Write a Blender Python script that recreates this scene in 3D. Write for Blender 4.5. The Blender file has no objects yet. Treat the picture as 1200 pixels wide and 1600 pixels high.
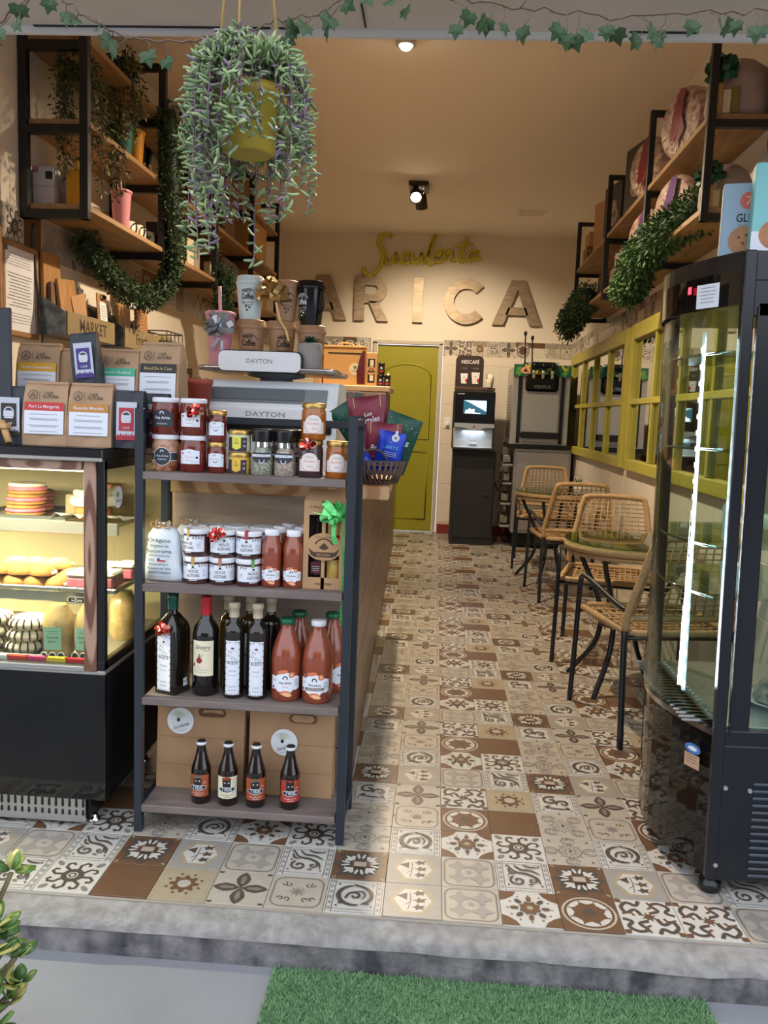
import bpy, math, random
from mathutils import Vector, Matrix
PI = math.pi
rnd = random.Random(7)
scn = bpy.context.scene
COL = scn.collection
# ------------------------------------------------------------------ camera
cam = bpy.data.cameras.new('camera'); co = bpy.data.objects.new('camera', cam); COL.objects.link(co)
H = 1.2411
yaw, pit, rol = -.0589681, -.1170627, .0383582
cy, sy, cp, sp = math.cos(yaw), math.sin(yaw), math.cos(pit), math.sin(pit)
F_ = Vector((sy*cp, cy*cp, sp)); R_ = Vector((cy, -sy, 0)); U_ = R_.cross(F_)
c_, s_ = math.cos(rol), math.sin(rol)
R2, U2 = c_*R_ + s_*U_, -s_*R_ + c_*U_
co.matrix_world = Matrix(((R2.x, U2.x, -F_.x, 0), (R2.y, U2.y, -F_.y, 0), (R2.z, U2.z, -F_.z, H), (0, 0, 0, 1)))
cam.sensor_fit = 'VERTICAL'; cam.sensor_height = 32; cam.lens = 1293.43/1600*32; cam.clip_start = .05
scn.camera = co
# ------------------------------------------------------------------ sky and exposure
w = bpy.data.worlds.new('overcast_sky'); scn.world = w; w.use_nodes = True
nt = w.node_tree; bg = nt.nodes['Background']
tc = nt.nodes.new('ShaderNodeTexCoord'); sx = nt.nodes.new('ShaderNodeSeparateXYZ'); rp = nt.nodes.new('ShaderNodeValToRGB')
nt.links.new(tc.outputs['Generated'], sx.inputs[0]); nt.links.new(sx.outputs['Z'], rp.inputs[0]); nt.links.new(rp.outputs[0], bg.inputs[0])
rp.color_ramp.elements[0].color = (.80, .85, .93, 1); rp.color_ramp.elements[1].color = (.84, .91, 1, 1)
bg.inputs[1].default_value = 2.3
scn.view_settings.view_transform = 'Standard'; scn.view_settings.look = 'None'
scn.view_settings.gamma = 1; scn.view_settings.use_curve_mapping = False
scn.view_settings.exposure = 0.0
scn.cycles.max_bounces = 9; scn.cycles.diffuse_bounces = 6; scn.cycles.transparent_max_bounces = 16
scn.cycles.caustics_reflective = False; scn.cycles.caustics_refractive = False
scn.cycles.sample_clamp_indirect = 4.0; scn.cycles.use_denoising = True

# ------------------------------------------------------------------ materials
def lin(c):
    r = []
    for v in c:
        v = v/255
        r.append(v/12.92 if v <= .04045 else ((v+.055)/1.055)**2.4)
    return (r[0], r[1], r[2], 1)
MATS = {}
def mat(name, rgb, rough=.55, metal=0, noise=None, bump=None, emis=0, trans=0, coat=0, spec=None, rgb2=None, ior=None):
    if name in MATS: return MATS[name]
    m = bpy.data.materials.new(name); m.use_nodes = True; MATS[name] = m
    n = m.node_tree; b = n.nodes['Principled BSDF']; L = n.links.new
    b.inputs['Base Color'].default_value = lin(rgb); b.inputs['Roughness'].default_value = rough; b.inputs['Metallic'].default_value = metal
    if spec is not None: b.inputs['Specular IOR Level'].default_value = spec
    if ior: b.inputs['IOR'].default_value = ior
    if coat: b.inputs['Coat Weight'].default_value = coat; b.inputs['Coat Roughness'].default_value = .06
    if trans: b.inputs['Transmission Weight'].default_value = trans
    if emis: b.inputs['Emission Color'].default_value = lin(rgb); b.inputs['Emission Strength'].default_value = emis
    if noise or bump:
        t = n.nodes.new('ShaderNodeTexCoord')
    if noise:
        z = n.nodes.new('ShaderNodeTexNoise'); z.inputs['Detail'].default_value = 4
        z.inputs['Scale'].default_value = noise[0]
        if len(noise) > 2:
            mp = n.nodes.new('ShaderNodeMapping'); mp.inputs['Scale'].default_value = noise[2]; L(t.outputs['Object'], mp.inputs[0]); L(mp.outputs[0], z.inputs['Vector'])
        else: L(t.outputs['Object'], z.inputs['Vector'])
        cr = n.nodes.new('ShaderNodeValToRGB'); k = noise[1]
        a = lin(rgb); c2 = lin(rgb2) if rgb2 else tuple(max(0, v*(1-k)) for v in a[:3]) + (1,)
        cr.color_ramp.elements[0].position = .35; cr.color_ramp.elements[1].position = .68
        cr.color_ramp.elements[0].color = c2; cr.color_ramp.elements[1].color = a
        L(z.outputs['Fac'], cr.inputs[0]); L(cr.outputs[0], b.inputs['Base Color'])
    if bump:
        z2 = n.nodes.new('ShaderNodeTexNoise'); z2.inputs['Scale'].default_value = bump[0]; z2.inputs['Detail'].default_value = 3
        L(t.outputs['Object'], z2.inputs['Vector'])
        bp = n.nodes.new('ShaderNodeBump'); bp.inputs['Strength'].default_value = bump[1]; bp.inputs['Distance'].default_value = .01
        L(z2.outputs['Fac'], bp.inputs['Height']); L(bp.outputs[0], b.inputs['Normal'])
    return m
def wood(name, c1, c2, scale=(1, 12, 12), rings=0, rough=.55, cen=(0, 0, 0)):
    if name in MATS: return MATS[name]
    m = bpy.data.materials.new(name); m.use_nodes = True; MATS[name] = m
    n = m.node_tree; b = n.nodes['Principled BSDF']; L = n.links.new; b.inputs['Roughness'].default_value = rough
    t = n.nodes.new('ShaderNodeTexCoord'); mp = n.nodes.new('ShaderNodeMapping'); mp.inputs['Scale'].default_value = scale
    mp.inputs['Location'].default_value = cen
    L(t.outputs['Object'], mp.inputs[0])
    z = n.nodes.new('ShaderNodeTexNoise'); z.inputs['Scale'].default_value = 3; z.inputs['Detail'].default_value = 6; z.inputs['Distortion'].default_value = .4
    L(mp.outputs[0], z.inputs['Vector']); src = z.outputs['Fac']
    if rings:
        wv = n.nodes.new('ShaderNodeTexWave'); wv.wave_type = 'RINGS'; wv.rings_direction = 'SPHERICAL'
        wv.inputs['Scale'].default_value = rings; wv.inputs['Distortion'].default_value = 3.5; wv.inputs['Detail'].default_value = 2; wv.inputs['Detail Scale'].default_value = .8
        L(mp.outputs[0], wv.inputs['Vector']); src = wv.outputs['Fac']
    cr = n.nodes.new('ShaderNodeValToRGB'); cr.color_ramp.elements[0].position = .3; cr.color_ramp.elements[1].position = .7
    cr.color_ramp.elements[0].color = lin(c2); cr.color_ramp.elements[1].color = lin(c1)
    L(src, cr.inputs[0]); L(cr.outputs[0], b.inputs['Base Color'])
    return m
def glass(name, tint=(235, 245, 240), ior=1.45, rough=0.0):
    if name in MATS: return MATS[name]
    m = bpy.data.materials.new(name); m.use_nodes = True; MATS[name] = m
    n = m.node_tree; L = n.links.new
    for q in list(n.nodes):
        if q.type == 'BSDF_PRINCIPLED': n.nodes.remove(q)
    o = [q for q in n.nodes if q.type == 'OUTPUT_MATERIAL'][0]
    tr = n.nodes.new('ShaderNodeBsdfTransparent'); tr.inputs[0].default_value = lin(tint)
    gl = n.nodes.new('ShaderNodeBsdfGlossy'); gl.inputs['Roughness'].default_value = rough
    fr = n.nodes.new('ShaderNodeFresnel'); ge = n.nodes.new('ShaderNodeNewGeometry'); mr = n.nodes.new('ShaderNodeMapRange'); mr.inputs[3].default_value = ior; mr.inputs[4].default_value = 1/ior; L(ge.outputs['Backfacing'], mr.inputs[0]); L(mr.outputs[0], fr.inputs[0])
    mx = n.nodes.new('ShaderNodeMixShader'); L(fr.outputs[0], mx.inputs[0]); L(tr.outputs[0], mx.inputs[1]); L(gl.outputs[0], mx.inputs[2]); L(mx.outputs[0], o.inputs[0])
    return m

# ------------------------------------------------------------------ mesh builder
def rotm(rx=0, ry=0, rz=0): return Matrix.Rotation(rz, 4, 'Z') @ Matrix.Rotation(ry, 4, 'Y') @ Matrix.Rotation(rx, 4, 'X')
def TR(x, y, z, rx=0, ry=0, rz=0): return Matrix.Translation((x, y, z)) @ rotm(rx, ry, rz)
class MB:
    def __init__(s): s.v = []; s.f = []; s.mi = []; s.sm = []; s.ms = []
    def idx(s, m):
        if m not in s.ms: s.ms.append(m)
        return s.ms.index(m)
    def add(s, vs, fs, m, smooth=False, M=None):
        o = len(s.v); i = s.idx(m)
        if M is not None: vs = [tuple(M @ Vector(p)) for p in vs]
        s.v += [tuple(p) for p in vs]
        for f in fs: s.f.append([k+o for k in f]); s.mi.append(i); s.sm.append(smooth)
        return s
    def box(s, c, d, m, b=0, M=None):
        hx, hy, hz = d[0]/2, d[1]/2, d[2]/2
        if b <= 0:
            vs = [(c[0]+a*hx, c[1]+e*hy, c[2]+g*hz) for a in (-1, 1) for e in (-1, 1) for g in (-1, 1)]
            fs = [(0, 1, 3, 2), (4, 6, 7, 5), (0, 4, 5, 1), (2, 3, 7, 6), (0, 2, 6, 4), (1, 5, 7, 3)]
            return s.add(vs, fs, m, False, M)
        b = min(b, hx*.9, hy*.9, hz*.9)
        vs = []; ix = {}
        for a in (-1, 1):
            for e in (-1, 1):
                for g in (-1, 1):
                    for k in range(3):
                        p = [a*(hx-b), e*(hy-b), g*(hz-b)]; q = (a, e, g)[k]; p[k] += q*b
                        ix[(a, e, g, k)] = len(vs); vs.append((c[0]+p[0], c[1]+p[1], c[2]+p[2]))
        fs = []
        for k in range(3):
            i, j = [(1, 2), (0, 2), (0, 1)][k]
            for q in (-1, 1):
                fc = []
                for u, v in ((-1, -1), (1, -1), (1, 1), (-1, 1)):
                    t = [0, 0, 0]; t[k] = q; t[i] = u; t[j] = v; fc.append(ix[(t[0], t[1], t[2], k)])
                fs.append(fc)
            for u in (-1, 1):
                for v in (-1, 1):
                    t0 = [0, 0, 0]; t0[i] = u; t0[j] = v; t1 = list(t0); t0[k] = -1; t1[k] = 1
                    fs.append([ix[(*t0, i)], ix[(*t1, i)], ix[(*t1, j)], ix[(*t0, j)]])
        for a in (-1, 1):
            for e in (-1, 1):
                for g in (-1, 1): fs.append([ix[(a, e, g, k)] for k in range(3)])
        return s.add(vs, fs, m, False, M)
    def lathe(s, pr, m, n=20, c=(0, 0, 0), M=None, smooth=True, cap=True):
        vs = []; fs = []; k = len(pr)
        for r, z in pr:
            for i in range(n):
                a = 2*PI*i/n; vs.append((c[0]+r*math.sin(a), c[1]-r*math.cos(a), c[2]+z))
        for j in range(k-1):
            for i in range(n): fs.append((j*n+i, j*n+(i+1) % n, (j+1)*n+(i+1) % n, (j+1)*n+i))
        s.add(vs, fs, m, smooth, M)
        if cap:
            if pr[0][0] > 1e-5: s.add(vs[:n], [tuple(range(n))[::-1]], m, False, M)
            if pr[-1][0] > 1e-5: s.add(vs[-n:], [tuple(range(n))], m, False, M)
        return s
    def cyl(s, a, b, r, m, n=8, r2=None, smooth=True): return s.tube([a, b], r, m, n, r2=r2, smooth=smooth)
    def tube(s, path, r, m, n=6, closed=False, r2=None, smooth=True, cap=True, flat=1):
        P = [Vector(p) for p in path]; k = len(P); vs = []; fs = []; up = None
        for i in range(k):
            if closed: d = P[(i+1) % k]-P[i-1]
            else: d = P[min(i+1, k-1)]-P[max(i-1, 0)]
            if d.length < 1e-9: d = Vector((0, 0, 1))
            d.normalize()
            if up is None:
                up = Vector((0, 0, 1)) if abs(d.z) < .9 else Vector((1, 0, 0))
            x = d.cross(up)
            if x.length < 1e-6: x = d.cross(Vector((.3, 1, .2)))
            x.normalize(); y = x.cross(d); up = y
            rr = r if r2 is None else r+(r2-r)*i/max(1, k-1)
            for j in range(n):
                a = 2*PI*(j+.5)/n; vs.append(tuple(P[i]+x*rr*math.cos(a)+y*rr*flat*math.sin(a)))
        for i in range(k if closed else k-1):
            for j in range(n):
                i2 = (i+1) % k; fs.append((i*n+j, i2*n+j, i2*n+(j+1) % n, i*n+(j+1) % n))
        if not closed and cap: fs.append(tuple(range(n))); fs.append(tuple(range((k-1)*n, k*n))[::-1])
        return s.add(vs, fs, m, smooth)
    def prism(s, poly, z0, z1, m, M=None, smooth=False, mtop=None):   # polygon in xy, extruded in z
        n = len(poly); vs = [(p[0], p[1], z0) for p in poly]+[(p[0], p[1], z1) for p in poly]
        s.add(vs, [(i, (i+1) % n, n+(i+1) % n, n+i) for i in range(n)], m, smooth, M)
        s.add(vs, [tuple(range(n))[::-1]], m, False, M); s.add(vs, [tuple(range(n, 2*n))], mtop or m, False, M)
        return s
    # flat print: polygons in (u, v), placed by a map fn(u, v, w)
    def poly(s, pts, m, fn, w=0):
        us = [p[0] for p in pts]; u0, u1 = min(us), max(us); vm = sum(p[1] for p in pts)/len(pts)
        a, b_, c = Vector(fn(u0, vm, w)), Vector(fn(u1, vm, w)), Vector(fn((u0+u1)/2, vm, w))
        dev = ((a+b_)/2-c).length
        if dev < .00015: return s.add([fn(u, v, w) for u, v in pts], [tuple(range(len(pts)))], m)
        n = min(16, 1+int(math.sqrt(dev/.00012)))
        for i in range(n):
            Q = pts
            for lim, sg in ((u0+(u1-u0)*i/n, 1), (u0+(u1-u0)*(i+1)/n, -1)):
                R = []
                for k in range(len(Q)):
                    p, q = Q[k-1], Q[k]; dp, dq = (p[0]-lim)*sg, (q[0]-lim)*sg
                    if (dp < 0) != (dq < 0): t = dp/(dp-dq); R.append((lim, p[1]+(q[1]-p[1])*t))
                    if dq >= 0: R.append(q)
                Q = R
                if not Q: break
            if len(Q) > 2: s.add([fn(u, v, w) for u, v in Q], [tuple(range(len(Q)))], m)
        return s
    def ring(s, pts, pts2, m, fn, w=0, closed=True):
        n = len(pts); a = [fn(u, v, w) for u, v in pts]+[fn(u, v, w) for u, v in pts2]
        return s.add(a, [(i, (i+1) % n, n+(i+1) % n, n+i) for i in range(n if closed else n-1)], m)
    def stroke(s, pts, wd, m, fn, w=0, closed=False, taper=False):
        n = len(pts); A = []; B = []
        for i in range(n):
            p = pts[i-1] if (i or closed) else pts[i]; q = pts[(i+1) % n] if (i < n-1 or closed) else pts[i]
            dx, dy = q[0]-p[0], q[1]-p[1]; l = math.hypot(dx, dy) or 1; k = wd/2
            if taper: k *= .25+.75*math.sin(PI*(i+.5)/n)
            A.append((pts[i][0]-dy/l*k, pts[i][1]+dx/l*k)); B.append((pts[i][0]+dy/l*k, pts[i][1]-dx/l*k))
        return s.ring(A, B, m, fn, w, closed)
    def rect(s, u0, v0, u1, v1, m, fn, w=0, n=1):
        n = max(n, min(16, int(abs(u1-u0)/.006)))
        vs = []; fs = []
        for i in range(n+1):
            u = u0+(u1-u0)*i/n; vs += [fn(u, v0, w), fn(u, v1, w)]
        for i in range(n): fs.append((2*i, 2*i+2, 2*i+3, 2*i+1))
        return s.add(vs, fs, m)
    def ell(s, u, v, a, b, m, fn, w=0, n=16, rot=0):
        c, q = math.cos(rot), math.sin(rot)
        return s.poly([(u+a*math.cos(t)*c-b*math.sin(t)*q, v+a*math.cos(t)*q+b*math.sin(t)*c) for t in (2*PI*i/n for i in range(n))], m, fn, w)
    def text(s, t, u, v, h, m, fn, w=0, width=None, bold=0, slant=0, rot=0):   # centred at (u, v); h = cap height
        V, Fs, wd = glyphs(t, bold)
        k = h/.7; kx = k if width is None else width/max(wd, 1e-6)
        c, q = math.cos(rot), math.sin(rot); P = []
        for x, y in V:
            xx = (x-wd/2)*kx+slant*(y*k-h/2); yy = y*k-h/2; P.append(fn(u+xx*c-yy*q, v+xx*q+yy*c, w))
        return s.add(P, Fs, m)
    def lines(s, u0, u1, v, n, dv, m, fn, w=0, th=.0011, jit=.25):   # rows too small to read
        for i in range(n):
            k = (u1-u0)*jit*rnd.random()/2
            s.rect(u0+k, v-i*dv, u1-k, v-i*dv+th, m, fn, w, 2)
        return s
    def mesh(s, name):
        me = bpy.data.meshes.new(name); me.from_pydata(s.v, [], s.f)
        for m in s.ms: me.materials.append(m)
        me.polygons.foreach_set('material_index', s.mi); me.polygons.foreach_set('use_smooth', s.sm); me.update()
        return me
    def build(s, name, parent=None, kind=None, label=None, loc=None):
        o = bpy.data.objects.new(name, s.mesh(name)); COL.objects.link(o)
        if parent: o.parent = parent
        if kind: o['kind'] = kind
        if label: o['label'] = label
        if loc: o.location = loc
        return o
_G = {}
def glyphs(t, bold=0):
    k = (t, bold)
    if k in _G: return _G[k]
    c = bpy.data.curves.new('glyphs', 'FONT'); c.body = t; c.size = 1; c.resolution_u = 2; c.offset = bold
    o = bpy.data.objects.new('glyphs', c); me = o.to_mesh()
    V = [(p.co.x, p.co.y) for p in me.vertices]; Fs = [tuple(p.vertices) for p in me.polygons]
    x0 = min([p[0] for p in V] or [0]); x1 = max([p[0] for p in V] or [1])
    V = [(x-x0, y) for x, y in V]; o.to_mesh_clear(); bpy.data.objects.remove(o); bpy.data.curves.remove(c)
    _G[k] = (V, Fs, x1-x0); return _G[k]
def thing(name, label, cat, loc=(0, 0, 0), rz=0, group=None, rx=0, ry=0):
    o = bpy.data.objects.new(name, None); COL.objects.link(o); o.empty_display_size = .05
    o.location = loc; o.rotation_euler = (rx, ry, rz); o['label'] = label; o['category'] = cat
    if group: o['group'] = group
    return o
def tag(o, label, cat, group=None, kind=None):
    o['label'] = label; o['category'] = cat
    if group: o['group'] = group
    if kind: o['kind'] = kind
    return o
def dup(r0, label, loc, rz=0, group=None):
    def cp_(o, par):
        c = o.copy(); COL.objects.link(c); c.parent = par
        for ch in o.children: cp_(ch, c)
        return c
    r = cp_(r0, None); r.location = loc; r.rotation_euler = (r0.rotation_euler.x, r0.rotation_euler.y, rz); r['label'] = label
    if group: r['group'] = group
    return r
def struct(o): o['kind'] = 'structure'; return o
def flat(y=0, x=0, z=0): return lambda u, v, w: (x+u, y-w, z+v)          # print on a face that looks towards -Y
def fcyl(R, z=0, a0=0): return lambda u, v, w: ((R+w)*math.sin(u/R+a0), -(R+w)*math.cos(u/R+a0), z+v)
def onM(M): return lambda u, v, w: tuple(M @ Vector((u, -w, v)))
def rrect(u0, v0, u1, v1, r, n=4):
    P = []
    for cx, cy_, a in ((u1-r, v1-r, 0), (u0+r, v1-r, 90), (u0+r, v0+r, 180), (u1-r, v0+r, 270)):
        for i in range(n+1):
            t = math.radians(a+90*i/n); P.append((cx+r*math.cos(t), cy_+r*math.sin(t)))
    return P
def circ(u, v, r, n=16, a0=0, ry=None): return [(u+r*math.cos(a0+2*PI*i/n), v+(ry or r)*math.sin(a0+2*PI*i/n)) for i in range(n)]
def arc(u, v, r, a, b, n=8): return [(u+r*math.cos(math.radians(a+(b-a)*i/n)), v+r*math.sin(math.radians(a+(b-a)*i/n))) for i in range(n+1)]
def bez(p0, p1, p2, n=8):
    return [tuple((1-t)**2*a+2*t*(1-t)*b+t*t*c for a, b, c in zip(p0, p1, p2)) for t in (i/n for i in range(n+1))]
def spline(P, k=6):   # Catmull-Rom through points
    Q = []; n = len(P)
    for i in range(n-1):
        a, b, c, d = P[max(i-1, 0)], P[i], P[i+1], P[min(i+2, n-1)]
        for j in range(k):
            t = j/k
            Q.append(tuple(.5*(2*y+(z-x)*t+(2*x-5*y+4*z-q)*t*t+(3*y-x-3*z+q)*t**3) for x, y, z, q in zip(a, b, c, d)))
    Q.append(tuple(P[-1])); return Q

WHITE = mat('white_paint', (228, 220, 206), .7)
CEIL = mat('ceiling_paint', (238, 230, 218), .85, bump=(40, .1))
BLACK = mat('black_steel', (22, 23, 26), .45)
BLACKP = mat('black_powder_coat', (38, 44, 54), .4)
STEEL = mat('brushed_steel', (186, 184, 180), .34, .7, noise=(30, .12, (1, 1, 20)))
CHROME = mat('chrome', (220, 220, 220), .12, 1)
PLAST_W = mat('white_plastic', (240, 242, 246), .35)
PLAST_K = mat('black_plastic', (18, 18, 20), .25)
PAPER = mat('white_paper', (228, 230, 236), .7)
CREAM = mat('cream_paper', (226, 217, 190), .7)
INK = mat('black_ink', (30, 28, 30), .7)
GREYINK = mat('grey_print', (150, 150, 155), .7)
KRAFT = mat('kraft_paper', (178, 140, 105), .8, noise=(9, .14), bump=(9, .25))
KRAFTC = mat('kraft_card', (186, 146, 106), .8, noise=(6, .08))
PINE = wood('pine_plank', (176, 142, 100), (142, 108, 70), (8, 1.2, 8))
GOLDLID = mat('gold_lid', (196, 160, 92), .3, .9)
WLID = mat('white_lid', (222, 224, 232), .35)
REDFOIL = mat('red_foil_ribbon', (214, 58, 54), .16, .85)
GLASS = glass('clear_glass')
# ------------------------------------------------------------------ lamps
def light(kind, loc, power, col=(1, .72, .42), rot=None, size=.05, **k):
    l = bpy.data.lights.new('lamp', kind); l.energy = power; l.color = col
    if kind in ('POINT', 'SPOT'): l.shadow_soft_size = size
    else: l.size = size
    for a, b in k.items(): setattr(l, a, b)
    o = bpy.data.objects.new('lamp', l); COL.objects.link(o); o.location = loc
    if rot: o.rotation_euler = rot
    return o
WARM = (1, .79, .54)
def aim(o, tgt): o.rotation_euler = (Vector(tgt)-o.location).to_track_quat('-Z', 'Y').to_euler()
CEILZ = 3.1
LWX = lambda y: -1.79+.02*(y-3.5)
RWX = lambda y: 1.36-.018*(8.84-y)
LRZ, RRZ = -math.atan(.02), -math.atan(.018)

# ------------------------------------------------------------------ setting
Y0, Y1, YB = 1.86, 2.06, 8.84
def plan(name, pts, z0, z1, m):
    b = MB(); b.prism(pts, z0, z1, m); return struct(b.build(name))
wl = plan('wall_left', [(LWX(Y1), Y1), (LWX(9), 9), (-2.1, 9), (-2.1, Y1)], -.1, CEILZ, WHITE)
wr = plan('wall_right', [(RWX(Y1), Y1), (1.8, Y1), (1.8, 9), (RWX(9), 9)], -.1, CEILZ, WHITE)
b = MB()
for x0, x1, z0, z1 in ((-1.7, -.70, -.1, CEILZ), (.035, 1.4, -.1, CEILZ), (-.70, .035, 2.02, CEILZ)):
    b.box(((x0+x1)/2, 8.92, (z0+z1)/2), (x1-x0, .16, z1-z0), WHITE)
wb = struct(b.build('wall_back'))
b = MB(); b.box((-.15, 5.4, CEILZ+.06), (4.2, 7.2, .12), CEIL); ceiling = struct(b.build('ceiling'))
FAC = mat('grey_render', (150, 148, 146), .85, noise=(5, .1))
SOFFIT = mat('soffit_paint', (214, 200, 188), .75, noise=(6, .06))
b = MB()
b.box((-3.4, 1.96, 2.5), (3.16, .2, 5.4), FAC); b.box((2.83, 1.96, 2.5), (3.2, .2, 5.4), FAC)
wf = struct(b.build('wall_front'))
b = MB(); b.box((-.29, 1.955, 3.665), (3.05, .19, 3.07), SOFFIT); lint = struct(b.build('trim_1'))
b = MB(); b.box((-.29, 2.0555, 2.6), (3.05, .011, .95), SOFFIT)                            # edge strip behind the shutter slot
b.box((-.29, 2.046, 2.123), (3.05, .012, .016), mat('strip_white', (214, 208, 204), .6)); b.build('edge_strip', lint)
b = MB()
for x0, x1 in ((-1.0, -.55), (-.5, -.43), (-.41, -.37), (.4, .55)): b.box(((x0+x1)/2, 2.034, 2.1295), (x1-x0, .006, .004), INK)
b.box((-.205, 1.95, 2.1295), (.004, .15, .004), INK); b.build('joint', lint)
GROUT = mat('tile_grout', (150, 142, 132), .9)
b = MB(); b.box((-.2, 5.45, -.06), (3.4, 7.05, .112), GROUT); floor = struct(b.build('floor'))

# patterned tiles: sixteen printed designs
TC = [mat('tile_'+n, c, .34, noise=(25, .10)) for n, c in (('cream', (176, 167, 155)), ('charcoal', (84, 73, 66)), ('brown', (106, 78, 58)), ('grey', (152, 147, 141)), ('tan', (164, 150, 126)), ('white', (196, 192, 186)), ('mid', (128, 120, 113)))]
def tile_mesh(code, sz=.1485, th=.008):
    b = MB(); k = [0]
    fn = lambda u, v, w: ((u-.5)*sz, (v-.5)*sz, w)
    def W(): k[0] += 1; return k[0]*.00012
    bg = {'D': 2, 'S': 5, 'A': 0, 'B': 0, 'L': 3, 'P': 0, 'R': 0, 'C': 5, 'Q': 0, 'W': 5, 'O': 2, 'T': 5, 'V': 5, 'r': 4, 'N': 2, 'F': 5}[code]
    b.box((0, 0, -th/2), (sz, sz, th), TC[bg], b=.0008)
    P = lambda pts, c: b.poly(pts, TC[c], fn, W())
    ST = lambda pts, wd, c, cl=False, tp=False: b.stroke(pts, wd, TC[c], fn, W(), cl, tp)
    E = lambda u, v, a, q, c, rot=0, n=12: b.ell(u, v, a, q, TC[c], fn, W(), n, rot)
    def rad(n, f, a0=0):
        for i in range(n):
            a = a0+2*PI*i/n; f(a, math.cos(a), math.sin(a))
    def frame(side=True):
        for q in (.03, .13):
            ST([(q, 0), (q, 1)], .012, 1); ST([(1-q, 0), (1-q, 1)], .012, 1)
        for q in (.02, .1): ST([(.13, q), (.87, q)], .01, 6); ST([(.13, 1-q), (.87, 1-q)], .01, 6)
        for i in range(6):
            v = .1+.16*i; P([(.055, v-.03), (.105, v-.03), (.105, v+.05), (.055, v+.05)], 3); P([(.895, v-.03), (.945, v-.03), (.945, v+.05), (.895, v+.05)], 3)
        for u in (.2, .8):
            for v in (.18, .82): E(u, v, .022, .022, 1, 0, 8)
    spir = lambda u, v, r, a, t, n=14: [(u+r*(1-.85*i/n)*math.cos(math.radians(a+t*i/n)), v+r*(1-.85*i/n)*math.sin(math.radians(a+t*i/n))) for i in range(n+1)]
    if code == 'D':
        P([(.5, 1), (.36, .86), (.1, .88), (.14, .64), (0, .5), (.14, .36), (.1, .12), (.36, .14), (.5, 0), (.64, .14), (.9, .12), (.86, .36), (1, .5), (.86, .64), (.9, .88), (.64, .86)], 1)
        for x in (0, 1):
            for y in (0, 1): E(.06+.88*x, .06+.88*y, .05, .02, 4, .7 if x == y else -.7, 8)
        def leaf(a, c, s):
            for d in (-.28, 0, .28):
                ca, sa = math.cos(a+d), math.sin(a+d); l = .42 if d == 0 else .34
                P([(.5+.16*c, .5+.16*s), (.5+.3*ca-.045*sa, .5+.3*sa+.045*ca), (.5+l*ca, .5+l*sa), (.5+.3*ca+.045*sa, .5+.3*sa-.045*ca)], 5)
        rad(4, leaf, PI/4)
        rad(4, lambda a, c, s: [E(.5+.27*c-.05*s*q, .5+.27*s+.05*c*q, .09, .03, 5, a+.25*q, 8) for q in (-1, 1)])
        P([(.34, .38), (.66, .38), (.66, .62), (.34, .62)], 2); P([(.385, .425), (.615, .425), (.615, .575), (.385, .575)], 0)
    elif code == 'S':
        frame(); ST(spir(.4, .62, .2, 60, 420), .055, 1); ST(spir(.66, .5, .16, 200, -380), .05, 1)
        ST(bez((.2, .3), (.5, .2), (.78, .24), 8), .05, 1, tp=True); E(.3, .32, .07, .035, 1, .6); E(.72, .28, .06, .03, 1, -.5)
    elif code == 'C':
        frame(); ST(arc(.5, .5, .29, 100, 285, 14), .085, 1, tp=True); ST(arc(.5, .5, .29, -65, 90, 12), .075, 1, tp=True)
        ST(spline([(.34, .40), (.40, .55), (.52, .58), (.58, .48), (.50, .42), (.45, .48)], 4), .042, 1); ST(spline([(.5, .6), (.62, .62), (.68, .50), (.62, .38)], 4), .035, 1, tp=True); E(.27, .27, .06, .03, 1, .8); E(.72, .27, .06, .028, 1, -.7); E(.5, .80, .05, .02, 1)
    elif code == 'V':
        frame(); ST(spline([(.22, .84), (.34, .62), (.56, .56), (.74, .42), (.78, .24)], 4), .055, 1, tp=True); ST(spline([(.34, .85), (.46, .70), (.64, .68), (.80, .56)], 4), .05, 1, tp=True); ST(spline([(.50, .86), (.62, .80), (.78, .80)], 4), .045, 1, tp=True); ST(spline([(.22, .72), (.26, .58), (.36, .54)], 4), .045, 1, tp=True)
        ST(spir(.38, .32, .16, 120, 460), .042, 1); ST(spir(.64, .34, .09, 60, -400), .035, 1); E(.22, .50, .03, .018, 1, .8); E(.60, .20, .05, .02, 1, .2)
    elif code in 'AB':
        q = (PI/4 if code == 'A' else 0)
        for r in (.1, .22): ST(circ(.5, .5, r, 16), .022, 6 if code == 'B' else 3, True)
        rad(8, lambda a, c, s: ST([(.5+.1*c, .5+.1*s), (.5+.2*c-.05*s, .5+.2*s+.05*c), (.5+.3*c, .5+.3*s), (.5+.2*c+.05*s, .5+.2*s-.05*c)], .016, 6, True), q)
        rad(4, lambda a, c, s: [ST(arc(.5+.5*c, .5+.5*s, r, 0, 360, 14), .018, 3) if False else ST([(u, v) for u, v in circ(.5+.38*c, .5+.38*s, r, 12) if 0 < u < 1 and 0 < v < 1] or [(0, 0), (.01, 0)], .018, 6 if r > .1 else 3) for r in (.07, .13)], q)
        rad(4, lambda a, c, s: E(.5+.44*c*1.2, .5+.44*s*1.2, .045, .02, 6, a, 8), q+PI/4 if code == 'A' else PI/4)
        E(.5, .5, .035, .035, 2)
    elif code == 'L':
        P([(.1, .5), (.3, .9), (.7, .9), (.9, .5), (.7, .1), (.3, .1)], 4); P([(.17, .5), (.35, .83), (.65, .83), (.83, .5), (.65, .17), (.35, .17)], 5)
        P([(.22, .62), (.4, .72), (.4, .5)], 1)
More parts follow.
